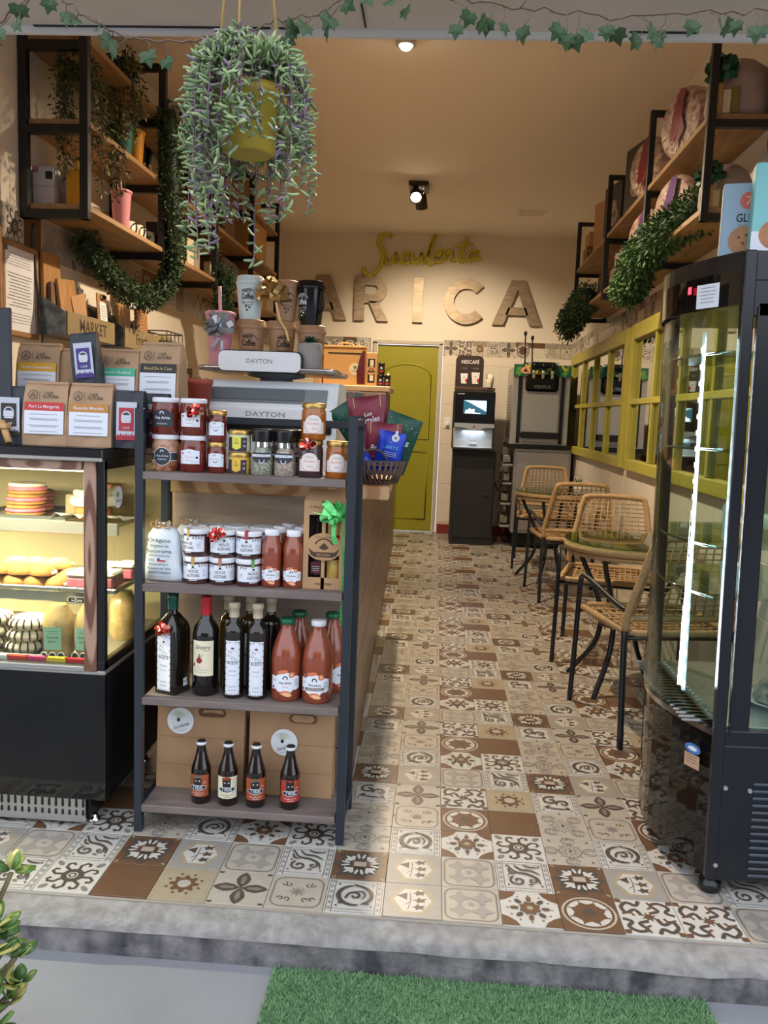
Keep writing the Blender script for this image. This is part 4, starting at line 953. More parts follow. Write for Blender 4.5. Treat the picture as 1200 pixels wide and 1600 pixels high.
# third shelf
z = SH[1]
DKG = mat('dark_oil_glass', (26, 20, 16), .08, coat=.5); WINE = mat('wine_glass', (14, 12, 14), .06, coat=.6)
def lab_oil(wd, h0, h1):
    def g(b, f):
        b.rect(-wd, h0, wd, h1, LABP, f, 0, 6); hh = h1-h0
        for i in range(9):
            for s in (-1, 1): b.ell(s*(wd-.0015), h0+hh*(i+.5)/9, .0009, .0035, INK, f, .0003, 6, rnd.uniform(-.5, .5))
        for i in range(5): b.ell(-wd+.006+i*(2*wd-.012)/4, h0+.0025, .0025, .0012, INK, f, .0003, 6, rnd.uniform(-.6, .6)); b.ell(-wd+.004+i*(2*wd-.008)/4, h1-.005, .0036, .0011, INK, f, .0003, 6, rnd.uniform(-.9, .9)) if i != 2 else None
        b.ell(0, h1-.022, .005, .003, mat('maroon_label', (96, 40, 46), .5), f, .0003, 8); b.rect(-wd*.6, h1-.029, wd*.6, h1-.0283, GREYINK, f, .0003)
        m = h0+hh*.60; b.stroke(bez((-wd*.7, m+.026), (-wd*.3, m+.02), (wd*.2, m+.014), 6), .0008, INK, f, .0003)
        for u, v, a in ((-.5, .032, .6), (-.2, .03, .5), (-.55, .018, -.8), (-.1, .012, -.6), (.35, .011, -.5)): b.ell(wd*u, m+v, .0036, .001, INK, f, .0003, 6, a)
        b.text('ACEITE', 0, m, .0105, mat('plum_ink', (62, 40, 56), .7), f, .0003, width=wd*1.5, bold=.008)
        for k, q in ((.45, 2), (.36, 1), (.16, 2), (.09, 2)): b.lines(-wd*.6, wd*.6, h0+hh*k, q, .003, GREYINK, f, .0003)
    return g
t = thing('oil_bottle', 'tall square dark oil bottle with a red bow and green neck', 'bottle', (-.742, 2.322, z), -.35)
b = MB(); sq = [(.036, 0), (.038, .004), (.038, .185), (.034, .205), (.016, .235)]; vs = []; fs = []
for r, zz in sq: vs += [(x, y, zz) for x, y in rrect(-r, -r, r, r, min(.008, r*.5), 3)]
n = 16
for j in range(4): fs += [(j*n+i, j*n+(i+1) % n, (j+1)*n+(i+1) % n, (j+1)*n+i) for i in range(n)]
fs += [tuple(range(n))[::-1]]; b.add(vs, fs, DKG, True); b.lathe([(.0165, .232), (.0145, .24), (.0145, .262)], DKG, 18); b.build('glass_body', t)
b = MB(); b.lathe([(.0155, .248), (.016, .275), (.0165, .277), (.0165, .294), (0, .295)], mat('green_foil', (30, 84, 74), .35, .3), 18); b.build('neck_foil', t)
b = MB(); lab_oil(.023, .012, .178)(b, lambda u, v, w: (u-.002, -.0388-w, v)); b.build('paper_label', t)
b = MB(); f = lambda u, v, w: (.0386+w, u, v); b.rect(.0, .02, .02, .032, LABP, f); b.rect(.0, .034, .018, .044, LABP, f); b.build('side_label', t)
bow(t, REDFOIL, (.0, -.04, .190), .029, 24, 21)
def lab_wine(b, f):
    b.rect(-.033, .062, .033, .166, CREAM, f, 0, 10); RD = mat('carmine_print', (140, 34, 46), .6)
    b.text('Sinzero', .002, .148, .012, INK, f, .0004, width=.044, slant=.3); b.stroke(bez((.0, .139), (.012, .134), (.024, .141), 6), .0008, INK, f, .0004)
    b.poly([(-.02, .108), (-.012, .117), (-.009, .122), (-.006, .118), (.001, .108), (-.004, .101), (-.009, .099), (-.015, .101)], RD, f, .0004); b.ell(-.008, .125, .0015, .002, INK, f, .0004, 8); b.stroke([(-.004, .118), (.001, .126)], .0012, INK, f, .0004); b.stroke([(-.012, .117), (-.009, .128)], .0012, INK, f, .0004)
    b.ell(-.027, .094, .0035, .0055, RD, f, .0004, 10); b.text('Syrah', -.01, .089, .004, LINEC, f, .0004, slant=.3); b.lines(-.026, .022, .080, 1, .004, GREYINK, f, .0004); b.lines(-.026, .014, .073, 1, .004, GREYINK, f, .0004)
bottle('dark wine bottle with cream label and red capsule', (-.643, 2.322, z), [(.034, 0), (.0385, .006), (.0385, .178), (.034, .202), (.02, .222), (.0155, .236), (.0148, .25)], WINE, mat('red_capsule', (178, 34, 44), .4), [(.0155, .228), (.0158, .24), (.0158, .281), (.0165, .283), (.0165, .290), (0, .291)], lab_wine, .0385, 0, name='wine_bottle', capname='capsule', n=26)
CORK = mat('cream_stopper', (206, 190, 164), .5)
def oil(lab, x, y, rz=0, m=DKG, s=1.0, lb=True):
    bottle(lab, (x, y, z), [(.028, 0), (.031, .004), (.031, .196), (.028, .212), (.0145, .222), (.013, .24), (.013, .25)], m, CORK, [(.0145, .236), (.0145, .262), (.0165, .2625), (.0165, .277), (.015, .279), (0, .2795)], lab_oil(.0215, .012, .172) if lb else None, .031, rz, name='oil_bottle')
oil('slim dark oil bottle beside the wine bottle, front row', -.558, 2.312, .12); oil('slim dark oil bottle beside the large sauce bottles, front row', -.489, 2.312, .12)
GOLDO = mat('golden_oil_glass', (58, 42, 14), .1, coat=.5)
oil('golden oil bottle with cream label behind the wine bottle', -.596, 2.40, .5, GOLDO); oil('golden oil bottle between the two front oil bottles', -.53, 2.40, .2, GOLDO); oil('dark oil bottle behind the front right oil bottle', -.468, 2.40, -.9)
GCAP = mat('green_cap', (16, 92, 62), .35)
def big(lab, x, y, cap, red, rz=0):
    bottle(lab, (x, y, z), [(.038, 0), (.0445, .008), (.0445, .125), (.041, .15), (.03, .185), (.021, .205), (.018, .215), (.018, .222)], SAUCE, cap, [(.0195, .222), (.021, .2225), (.022, .226), (.022, .236), (.019, .239), (0, .2385)], lab_sauce(1.45, red), .0445, rz, name='sauce_bottle', n=26)
    o = bpy.data.objects[-1] if 0 else None
big('large tomato sauce bottle with green cap, front row', -.404, 2.322, GCAP, 1, .1); big('large tomato bottle with white cap, front row', -.312, 2.316, WLID, 0, -.05)
big('large sauce bottle with green cap behind the front green-capped one', -.384, 2.413, GCAP, 1, .6); big('large sauce bottle with green cap in the rear corner by the post', -.283, 2.413, GCAP, 1, .9)
# bottom shelf: beers, paper bags
z = SH[0]
BEER = mat('brown_beer_glass', (26, 13, 10), .08, coat=.6)
def lab_beer(bg, kind):
    def g(b, f):
        b.rect(-.034, .025, .034, .091, bg, f, 0, 10); NV = mat('navy_badge', (34, 46, 66), .5)
        b.poly([(-.013, .056), (-.014, .084), (-.008, .086), (.006, .086), (.011, .084), (.010, .056)], INK, f, .0004)
        if kind == 'cat': b.poly([(-.014, .082), (-.013, .094), (-.007, .087)], INK, f, .0004); b.poly([(.011, .082), (.01, .094), (.004, .087)], INK, f, .0004); b.stroke([(-.015, .092), (.012, .09), (.012, .06)], .001, mat('lime_label', (222, 214, 84), .5), f, .0006)
        else: b.poly([(-.015, .078), (-.014, .089), (.0, .0915), (.012, .088), (.012, .080), (.0, .083)], mat('khaki_cap', (110, 92, 76), .6) if kind == 'cap' else mat('rust_cap', (140, 62, 40), .6), f, .0007)
        for u in (-.007, .004): b.poly([(u-.003, .073), (u+.003, .0715), (u+.002, .0755)], PAPER, f, .0007)
        b.poly([(-.026, .054), (-.018, .060), (.018, .060), (.026, .054), (.018, .046), (.0, .043), (-.018, .046)], PAPER, f, .0009); b.poly([(-.0245, .054), (-.0172, .0588), (.0172, .0588), (.0245, .054), (.0172, .0472), (.0, .0446), (-.0172, .0472)], NV, f, .0012)
        b.text('7 VIDAS', 0, .0535, .0105, PAPER, f, .0015, width=.028, bold=.012)
        b.text('ESTILO IMPERIAL STOUT' if kind != 'cat' else 'AMERICAN IPA', 0, .036, .0036, PAPER if bg is not CREAM else INK, f, .0006, width=.036); b.text('CERVEZA', .0, .030, .0034, PAPER if bg is not CREAM else INK, f, .0006); b.text('IPA' if kind == 'cat' else 'ALE', .02, .068, .004, PAPER, f, .0006)
        if bg is CREAM: b.lines(.014, .032, .083, 8, .006, GREYINK, f, .0006)
    return g
OR, RDL = mat('orange_beer_label', (170, 82, 44), .5, noise=(40, .3)), mat('red_beer_label', (176, 56, 44), .5)
def beer(lab, x, y, bg, kind, rz):
    bottle(lab, (x, y, z), [(.026, 0), (.0295, .005), (.0295, .098), (.028, .108), (.019, .135), (.0135, .160), (.012, .172), (.0125, .176)], BEER, mat('black_cap_top', (30, 30, 34), .4), [(.0125, .175), (.0128, .184), (.011, .1865), (0, .187)], lab_beer(bg, kind), .0295, rz, name='beer_bottle', capname='crown_cap')
    t = [o for o in COL.objects if o.get('label') == lab][0]
    b = MB(); b.lathe([(.0135, .1745), (.0152, .175), (.0155, .179), (.014, .1835)], WLID, 18, cap=False); b.build('cap_skirt', t)
beer('beer bottle with orange label, leftmost of the four', -.647, 2.303, OR, 'cap', -.05); beer('beer bottle with cream label', -.566, 2.301, CREAM, 'beret', .15); beer('beer bottle with orange label in front of the bag seam', -.483, 2.301, OR, 'cap', .2); beer('beer bottle with bright red label covering the round sticker', -.382, 2.303, RDL, 'cat', .25)
def paper_bag(lab, loc, rz, W, lean, stk, fold):
    t = thing('paper_bag', lab, 'bag', loc, rz, None, rx=-lean); Hh = .29; D = .075
    b = MB(); k = .006; vs = []; fs = []
    NZ = 6
    for j in range(NZ+1):
        zz = Hh*j/NZ; d = D*(1-.75*j/NZ)
        vs += [(-W/2, 0, zz), (-W/6, rnd.uniform(-k, k)*.4, zz), (W/6, rnd.uniform(-k, k)*.4, zz), (W/2, 0, zz), (W/2+.002, d*.5, zz), (W/2, d, zz), (-W/2, d, zz), (-W/2-.002, d*.5, zz)]
    for j in range(NZ): fs += [(j*8+i, j*8+(i+1) % 8, j*8+8+(i+1) % 8, j*8+8+i) for i in range(8)]
    fs.append(tuple(range(8))[::-1]); b.add(vs, fs, KRAFT); b.build('bag_body', t)
    b = MB(); f = lambda u, v, w: (u, -.0035-w, v); hu = .035 if W > .24 else 0
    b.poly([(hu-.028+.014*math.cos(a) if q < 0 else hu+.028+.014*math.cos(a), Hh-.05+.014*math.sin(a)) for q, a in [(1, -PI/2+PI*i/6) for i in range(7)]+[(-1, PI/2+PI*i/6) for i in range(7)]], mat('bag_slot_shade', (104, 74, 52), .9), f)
    if not fold: b.poly([(hu-.025, Hh-.042), (hu+.03, Hh-.04), (hu+.036, Hh-.052), (hu+.0, Hh-.05), (hu-.03, Hh-.052)], KRAFT, f, .0006)
    else: b.poly([(hu-.028, Hh-.039), (hu+.028, Hh-.039), (hu+.036, Hh-.05), (hu+.026, Hh-.061), (hu-.026, Hh-.061), (hu-.036, Hh-.05)], KRAFT, f, .0004)
    b.build('handle_slot', t)
    FOLD = mat('bag_crease', (152, 116, 84), .85)
    b = MB(); b.rect(-W/2, .075, W/2, .0765, FOLD, f); b.rect(-W/2, .16, W/2, .1612, FOLD, f); b.build('crease', t)
    b = MB(); f2 = lambda u, v, w: (u+stk[0], -.0042-w, v+stk[1]); b.ell(0, 0, .041, .041, PAPER, f2, 0, 28)
    LG = mat('sage_print', (150, 176, 110), .6)
    for i in range(11):
        a = .4+2.4*i/10; b.poly([(-.006, .004), (-.006+.026*math.cos(a)-.003*math.sin(a), .006+.022*math.sin(a)), (-.006+.03*math.cos(a), .006+.025*math.sin(a))], LG, f2, .0004)
    b.ell(-.006, .003, .005, .006, INK, f2, .0007, 8); b.text('Suculenta', .003, -.014, .011, INK, f2, .0006, width=.05, slant=.35, rot=.35); b.text('tienda gourmet', .006, -.027, .004, GREYINK, f2, .0006, width=.03, rot=.3); b.build('round_sticker', t)
    return t
paper_bag('kraft paper bag with high round sticker, behind the left beers', (-.672, 2.372, z+.001), 0, .268, .05, (-.062, .21), 0)
paper_bag('kraft paper bag leaning at the right, sticker behind the red beer', (-.394, 2.366, z+.001), -.03, .256, .05, (-.02, .165), 1)
# ------------------------------------------------------------------ pastry display case
CG = glass('case_glass', (240, 244, 236), 1.35)
t = thing('display_case', 'black pastry display case with lit glass front and wood-grain trim', 'display case', (-.91, 2.235, 0)); case = t
X0, D = -.95, .60           # local: x from X0 (out of frame) to 0, y depth
GB = mat('gloss_black_glass', (10, 10, 12), .06)
ZEB = wood('zebra_wood', (172, 138, 118), (112, 76, 60), (6, 2, 14), rings=.55, rough=.35, cen=(1.2, 0, -14.95))
ZEBV = wood('zebra_wood_upright', (172, 138, 118), (112, 76, 60), (40, 2, 4), rings=.45, rough=.35, cen=(1.7, 0, -3.2))
b = MB(); b.box((X0/2, .012, .285), (-X0, .02, .38), GB, .002); b.box((X0/2, .31, .285), (-X0-.004, .57, .38), PLAST_K, .002); b.build('base', t)
b = MB(); b.box((X0/2-.03, .3, .055), (-X0-.06, .52, .07), PLAST_K)
b.box((X0/2-.035, .028, .052), (-X0-.07, .012, .076), STEEL, .002); g = b.build('plinth', t)
b = MB()
for i in range(20):
    for q in (0, 1):
        x = -.075-.0205*i; b.prism([(x-.0035, .062+.002-q*.03), (x+.0035, .062+.002-q*.03), (x+.002, .085-q*.028), (x-.002, .085-q*.028)][::1], -.0226, -.0215, INK, M=TR(0, 0, 0, PI/2)) if 0 else b.poly([(x-.0045, .066-q*.027), (x-.002, .060-q*.024 if q == 0 else .036), (x+.002, .060-q*.024 if q == 0 else .036), (x+.0045, .066-q*.027), (x+.003, .087-q*.034), (x-.003, .087-q*.034)], INK, flat(.0215))
b.build('vent_slots', g)
for x in (-.06, -.85):
    for y in (.07, .5):
        b = MB(); b.lathe([(.018, 0), (.02, .006), (.012, .012), (.008, .02)], CHROME, 12, c=(x, y, 0)); b.build('foot', t)
b = MB(); b.box((X0/2, .3, .478), (-X0, .6, .012), STEEL, .002); b.build('deck', t)
b = MB()
for x, y in ((-.012, .012), (-.012, D-.012)): b.box((x, y, .784), (.022, .022, .60), PLAST_K, .002)
b.box((-.012, D/2, .497), (.022, D, .026), PLAST_K, .002); b.box((-.012, D/2, 1.074), (.022, D, .03), PLAST_K, .002); b.build('side_frame', t)
b = MB(); b.box((-.042, .008, .782), (.036, .022, .60), ZEBV, .002); b.build('corner_trim', t)
b = MB(); b.box((X0/2-.04, .006, 1.068), (-X0-.05, .02, .026), ZEB, .002); b.build('trim_strip', t)
b = MB(); b.box((X0/2-.03, .004, .488), (-X0-.06, .016, .016), STEEL, .002); b.build('trim_strip', t)
b = MB(); b.box((X0/2-.03, .034, .4895), (-X0-.08, .026, .0115), PLAST_K, .002); b.build('candy_ledge', t)
b = MB(); b.box((X0/2, D/2-.005, 1.102), (-X0+.004, D+.03, .034), PLAST_K, .004); b.box((X0/2, -.012, 1.088), (-X0, .02, .012), STEEL, .003); b.build('top', t)
b = MB(); b.box((X0/2-.03, .010, .775), (-X0-.06, .005, .57), CG); b.build('glass_pane', t)
b = MB(); b.box((-.006, D/2, .785), (.005, D-.05, .55), CG); b.build('glass_pane', t)
b = MB(); b.box((X0/2, D-.006, .78), (-X0, .008, .58), mat('tan_back_panel', (178, 164, 130), .5), 0); b.build('back_panel', t)
for z, dd in ((.862, .30), (.668, .40)):
    b = MB(); b.box((X0/2-.03, D-.02-dd/2, z), (-X0-.08, dd, .008), CG); b.build('glass_shelf', t)
    b = MB(); b.box((X0/2-.03, D-.02-dd, z-.012), (-X0-.08, .012, .040), STEEL, .003); b.build('shelf_rail', t)
LEDW = mat('warm_led', (255, 236, 196), .5, emis=9)
for z, y in ((1.052, .05), (.852, D-.03-.28), (.658, D-.03-.38)):
    b = MB(); b.box((X0/2-.03, y, z), (-X0-.1, .014, .008), LEDW); b.build('light_strip', t)
    l = light('AREA', (-.91+X0/2-.03, 2.235+y, z-.008), 22 if z > 1 else 18, (1, .86, .62), (0, 0, 0), .8); l.data.shape = 'RECTANGLE'; l.data.size = .8; l.data.size_y = .03
ICE = mat('pink_icing', (214, 120, 140), .45, noise=(30, .3)); CRM = mat('whipped_cream', (238, 226, 204), .55, bump=(20, .4)); CAKE = mat('sponge_cake', (206, 160, 92), .8, noise=(40, .3), bump=(40, .3)); CRUST = mat('baked_crust', (190, 134, 70), .7, noise=(25, .4), bump=(25, .3)); CHOC = mat('chocolate', (60, 36, 26), .35)
TRAYM = mat('tray_metal', (190, 186, 176), .25, .9)
CX, CY = -.91, 2.235
def pastry(name, lab, x, y, z, fn, group=None, cat='pastry', rz=0):
    t = thing(name, lab, cat, (CX+x, CY+y, z), rz, group); fn(t); return t
def disc_cake(r, h, ms):
    def g(t):
        z = 0
        for i, (m, k, hh) in enumerate(ms):
            b = MB(); b.lathe([(r*k*.9, z), (r*k, z+hh*.3), (r*k*.98, z+hh*.8), (r*k*.85, z+hh)], m, 20); b.build(['base', 'filling', 'top', 'rim'][i % 4], t); z += hh
    return g
def tray(lab, x, y, z, w, d, m=TRAYM):
    b = MB(); b.box((0, 0, .004), (w, d, .006), m, .002)
    for s in (-1, 1): b.box((s*w/2, 0, .010), (.006, d, .014), m, .002); b.box((0, s*d/2, .010), (w, .006, .014), m, .002)
    o = b.build('serving_tray'); o.location = (CX+x, CY+y, z); tag(o, lab, 'tray', 'trays in the pastry case')
zt = .866
tray('steel tray of filled cakes on the upper case shelf', -.40, .42, zt, .30, .26)
for i, (x, y) in enumerate(((-.41, .36), (-.44, .49))):
    for k in range(3 if i == 0 else 2):
        pastry('alfajor', ('front' if i == 0 else 'rear')+' pink-filled round cake, '+['lowest', 'second', 'topmost'][k]+' in its stack', x+.004*k, y, zt+.009+.035*k, disc_cake(.062, .034, [(CRUST, .96, .011), (ICE, 1.0, .012), (CRM if k == 2 else CRUST, .94, .011)]), 'stacked filled cakes')
b = MB()   # wax paper, crumpled
vs = []; fs = []
for i in range(13):
    for j in range(5): vs.append((-.12+.02*i, -.03+.03*j, .018+.02*abs(math.sin(i*1.3))*(1-j/4)+.004*rnd.random()))
for i in range(12):
    for j in range(4): fs.append((i*5+j, i*5+j+1, i*5+j+6, i*5+j+5))
b.add(vs, fs, mat('wax_paper', (232, 228, 222), .6), True); o = b.build('wax_paper'); o.location = (CX-.17, CY+.30, zt-.008); tag(o, 'crumpled white wax paper along the upper case shelf', 'paper')
pastry('cream_pie', 'tall cream-topped pie beside the wood post in the case', -.20, .40, zt, lambda t: [disc_cake(.075, .1, [(CRUST, .8, .045), (CRM, 1.0, .03), (CRM, .85, .022)])(t)], cat='cake')
b = MB(); b.box((0, 0, .035), (.10, .06, .07), mat('cream_box', (222, 206, 160), .6), .004); o = b.build('cake_box'); o.location = (CX-.27, CY+.48, zt); tag(o, 'small cream cake box next to the cream pie', 'box')
b = MB(); b.box((0, 0, .045), (.09, .07, .09), mat('salmon_box', (214, 140, 112), .6), .004); b.box((0, 0, .0915), (.094, .074, .004), CAKE, .001); o = b.build('cake_box'); o.location = (CX-.225, CY+.53, zt+.012); tag(o, 'tall salmon-coloured cake box behind the cream pie', 'box')
b = MB(); f = lambda u, v, w: (w, u, v); b.ell(0, 0, .032, .032, PAPER, f, 0, 20); b.ell(-.006, .008, .012, .009, mat('sage_print', (150, 176, 110), .6), f, .0004, 10); b.text('Suculenta', 0, -.010, .008, INK, f, .0005, width=.04, slant=.3); o = b.build('round_sticker', case); o.location = (.0, .10, .975)
zt = .672
tray('tray of folded empanadas on the middle case shelf', -.33, .30, zt, .26, .30); tray('tray of pink iced cakes on the middle case shelf', -.115, .30, zt, .17, .30)
def empanada(t):
    pts = [(.046*math.cos(a), .034*math.sin(a)) for a in [PI*i/8 for i in range(9)]]; b = MB(); b.lathe([(.044, 0), (.046, .006), (.040, .020), (.024, .031), (0, .034)], CRUST, 16, M=Matrix.Diagonal((1, .74, 1, 1))); b.build('pastry_fold', t)
    b = MB(); b.tube([(x*1.03, y*1.03, .008) for x, y in pts], .006, CRM, 6); b.build('crimped_edge', t)
k = 0
for lv in range(2):
    for i in range(4 if lv == 0 else 3):
        for j in range(2):
            pastry('empanada', ['golden', 'pale', 'browned'][k % 3]+' empanada, '+['front', 'rear'][j]+' row '+['bottom', 'top'][lv]+' layer, '+['by the frame edge', 'second from the frame edge', 'third from the frame edge', 'nearest the pink cakes'][i], -.43+.065*i+.02*lv, .20+.11*j, zt+.010+.032*lv, empanada, 'heap of empanadas', rz=rnd.uniform(-.8, .8)); k += 1
for i, (x, y) in enumerate(((-.15, .2), (-.075, .21), (-.13, .33), (-.07, .36))):
    def pk(t):
        b = MB(); b.box((0, 0, .02), (.066, .09, .036), ICE, .006); b.build('sponge', t); b = MB(); b.box((0, 0, .044), (.07, .094, .014), CRM, .006); b.build('cream_top', t)
    pastry('cake_slice', 'pink cake slice with cream top, '+['front left', 'front right', 'rear left', 'rear right'][i]+' on its tray', x, y, zt+.01, pk, 'pink cake slices')
b = MB(); b.box((0, 0, .012), (.062, .003, .024), INK, .006); b.stroke(rrect(-.028, .003, .028, .021, .006), .0016, PAPER, flat(-.0018), closed=True); b.text('i-Zoo', 0, .012, .010, PAPER, flat(-.0018), bold=.006); o = b.build('name_plate'); o.location = (CX-.145, CY+.146, .640); o.parent = None; tag(o, 'small black badge plate on the lower shelf front', 'badge')
zt = .484
tray('flat tray under the striped donuts at the case bottom', -.36, .17, zt, .28, .2)
def donut(t):
    b = MB(); vs = []; fs = []
    for i in range(20):
        a = 2*PI*i/20
        for j in range(8): q = 2*PI*j/8; r = .043+.021*math.cos(q); vs.append((r*math.cos(a), r*math.sin(a), .018+.017*math.sin(q)))
    for i in range(20):
        for j in range(8): fs.append((i*8+j, ((i+1) % 20)*8+j, ((i+1) % 20)*8+(j+1) % 8, i*8+(j+1) % 8))
    b.add(vs, fs, CRM, True); b.build('dough_ring', t)
    b = MB()
    for i in range(18):
        a = 2*PI*i/18; b.tube([((.043+.0215*math.cos(q))*math.cos(a), (.043+.0215*math.cos(q))*math.sin(a), .018+.0178*math.sin(q)) for q in (-.6, 0, .6, 1.2)], .0028, CHOC, 4)
    b.build('chocolate_drizzle', t)
for i, (x, y) in enumerate(((-.43, .16), (-.30, .14))):
    for k in range(3): pastry('donut', 'striped donut, '+['lowest', 'middle', 'topmost'][k]+' of the '+['stack at the frame edge', 'stack beside the mint-labelled bags'][i], x+.006*k, y, zt+.009+.035*k, donut, 'striped donuts')
MINT = mat('mint_label', (140, 190, 176), .6); CELLO = mat('bagged_biscuits', (206, 176, 122), .35, noise=(28, .45), bump=(26, .4), coat=.4)
for i, (x, y, rz) in enumerate(((-.19, .12, .1), (-.095, .13, -.05), (-.075, .34, .1))):
    t = thing('biscuit_bag', ['bag of biscuits with mint label beside the donuts', 'bag of biscuits with mint label beside the wood post', 'bag of biscuits behind the mint-labelled ones by the side glass'][i], 'bag', (CX+x, CY+y, zt), rz, 'biscuit bags'); b = MB()
    b.lathe([(.036, 0), (.047, .02), (.046, .10), (.042, .13), (.030, .15), (.026, .16)], CELLO, 14, M=Matrix.Diagonal((1, .8, 1, 1))); b.build('clear_bag', t)
    if i < 2:
        b = MB(); f = flat(-.038); b.rect(-.030, .03, .02, .098, MINT, f); b.lines(-.022, .012, .085, 2, .006, INK, f, .0004); b.text('Granola', -.005, .068, .008, INK, f, .0004, width=.036); b.text('KETO', -.006, .054, .007, INK, f, .0004); b.build('mint_label', t)
        b = MB()
        for u in (-.03, -.005, .02): b.lathe([(.0115, 0), (.0115, .002)], PAPER, 14, M=TR(u, -.041, .013, PI/2)); b.lathe([(.009, 0), (.009, .0026)], INK, 12, M=TR(u, -.041, .013, PI/2))
        b.build('seals', t)

for i, (c, nm) in enumerate((((200, 40, 50), 'red'), ((226, 190, 60), 'yellow'), ((190, 60, 110), 'magenta'), ((200, 60, 50), 'scarlet'), ((210, 212, 216), 'silver'), ((60, 110, 180), 'blue'))):
    b = MB(); b.prism([(-.03, -.007), (.03, -.009), (.034, 0), (.03, .009), (-.03, .007), (-.034, 0)], 0, .012, mat('wrapper_'+nm, c, .3)); o = b.build('candy_bar'); o.location = (CX-.10-.058*i, CY+.034, .4955); tag(o, nm+' wrapped candy bar behind the glass at the case bottom edge', 'candy', 'candy bars at the case bottom')
# ------------------------------------------------------------------ coffee bags on the case top
ZT = 1.119
BAGK = mat('kraft_coffee_bag', (184, 150, 118), .7, noise=(10, .12), bump=(14, .3))
def gusset(b, W, D, Hh, m, fold=.02):
    sec = [(W*.5, D*.5, 0), (W*.5, D*.52, Hh*.35), (W*.495, D*.40, Hh*.7), (W*.48, D*.22, Hh-.008), (W*.475, .006, Hh)]; vs = []
    for a, c, z in sec: vs += [(-a, -c, z), (-a*.35, -c-.004*math.sin(z*40), z), (a*.35, -c-.004*math.cos(z*50), z), (a, -c, z), (a*.975, 0, z), (a, c, z), (-a, c, z), (-a*.975, 0, z)]
    n = 8; fs = []
    for j in range(len(sec)-1): fs += [(j*n+i, j*n+(i+1) % n, (j+1)*n+(i+1) % n, (j+1)*n+i) for i in range(n)]
    fs += [tuple(range(n))[::-1], tuple(range(4*n, 5*n))]; b.add(vs, fs, m)
def coffee(lab, loc, W, Hh, col, txt, rz, group='brown coffee bags on the pastry case', tcol=PAPER, blank=False):
    t = thing('coffee_bag', lab, 'coffee bag', loc, rz, group); D = .07
    b = MB(); gusset(b, W, D, Hh, BAGK); b.box((0, .0, Hh+.002), (W*.95, .022, .010), BAGK, .003); b.build('bag_body', t)
    if blank: return t
    def f(u, v, w):
        z = v; k = Hh; d = D*.52 if z < k*.35 else (D*(.52-.12*(z-k*.35)/(k*.35)) if z < k*.7 else D*(.40-.18*(z-k*.7)/(k*.3)))
        return (u, -d-.0052-w, v)
    b = MB(); e = W*.44; y0 = Hh*.56; y1 = Hh*.70
    b.rect(-e, y0, e, y1, col, f); b.rect(-e, Hh*.18, e, y0, LABP, f); b.text(txt, 0, (y0+y1)/2, .0085, tcol, f, .0005, width=W*.68, bold=.006)
    for v, q in ((.50, 1), (.43, 2), (.32, 2), (.22, 1)): b.lines(-e*.8, e*.8, Hh*v, q, .0035, GREYINK, f, .0005)
    c = (-W*.27, Hh*.82); b.stroke(circ(c[0], c[1], .0125, 20), .0016, INK, f, 0, True); b.stroke([(c[0]-.006, c[1]-.008), (c[0], c[1]+.009), (c[0]+.006, c[1]-.008)], .002, INK, f); b.stroke([(c[0]-.005, c[1]-.002), (c[0]+.005, c[1]-.002)], .0014, INK, f)
    b.stroke([(-W*.12, Hh*.755), (-W*.12, Hh*.885)], .001, INK, f); b.text('CAF\u00c9', W*.075, Hh*.85, .0075, INK, f, bold=.008); b.text('ALTURA', W*.13, Hh*.795, .0085, INK, f, bold=.008); b.build('printed_label', t)
    return t
def c255(n, *c): return mat(n, c, .5)
coffee('front kraft coffee bag with red label band', (-1.108, 2.325, ZT), .128, .172, c255('band_red', 196, 52, 56), 'Per\u00fa La Margarita', .03)
coffee('front kraft coffee bag with ochre label band', (-.977, 2.325, ZT), .128, .172, c255('band_ochre', 190, 128, 60), 'Ruanda Macuba', -.02)
b = MB(); b.box((0, 0, .055), (.66, .11, .11), PLAST_K, .004); o = b.build('display_riser'); o.location = (-1.03, 2.475, ZT); tag(o, 'black riser box behind the front coffee bags', 'riser')
ZR = ZT+.1102
coffee('rear kraft coffee bag with yellow label band', (-1.20, 2.47, ZR), .130, .180, c255('band_yellow', 222, 168, 40), 'Brasil Diamantina', .05)
coffee('plain back of a kraft coffee bag between the yellow and black bags', (-1.103, 2.485, ZR), .07, .168, None, '', 0, blank=True)
coffee('rear kraft coffee bag with turquoise label band', (-.955, 2.47, ZR), .13, .170, c255('band_teal', 66, 180, 146), 'Ruanda Huehue', -.03)
coffee('tall rear kraft coffee bag with black label band', (-.826, 2.47, ZR), .128, .194, c255('band_black', 34, 32, 34), 'Blend De la Casa', -.1, tcol=mat('gold_text', (206, 180, 110), .5))
SLATE = mat('slate_foil_bag', (44, 48, 58), .5, bump=(12, .2))
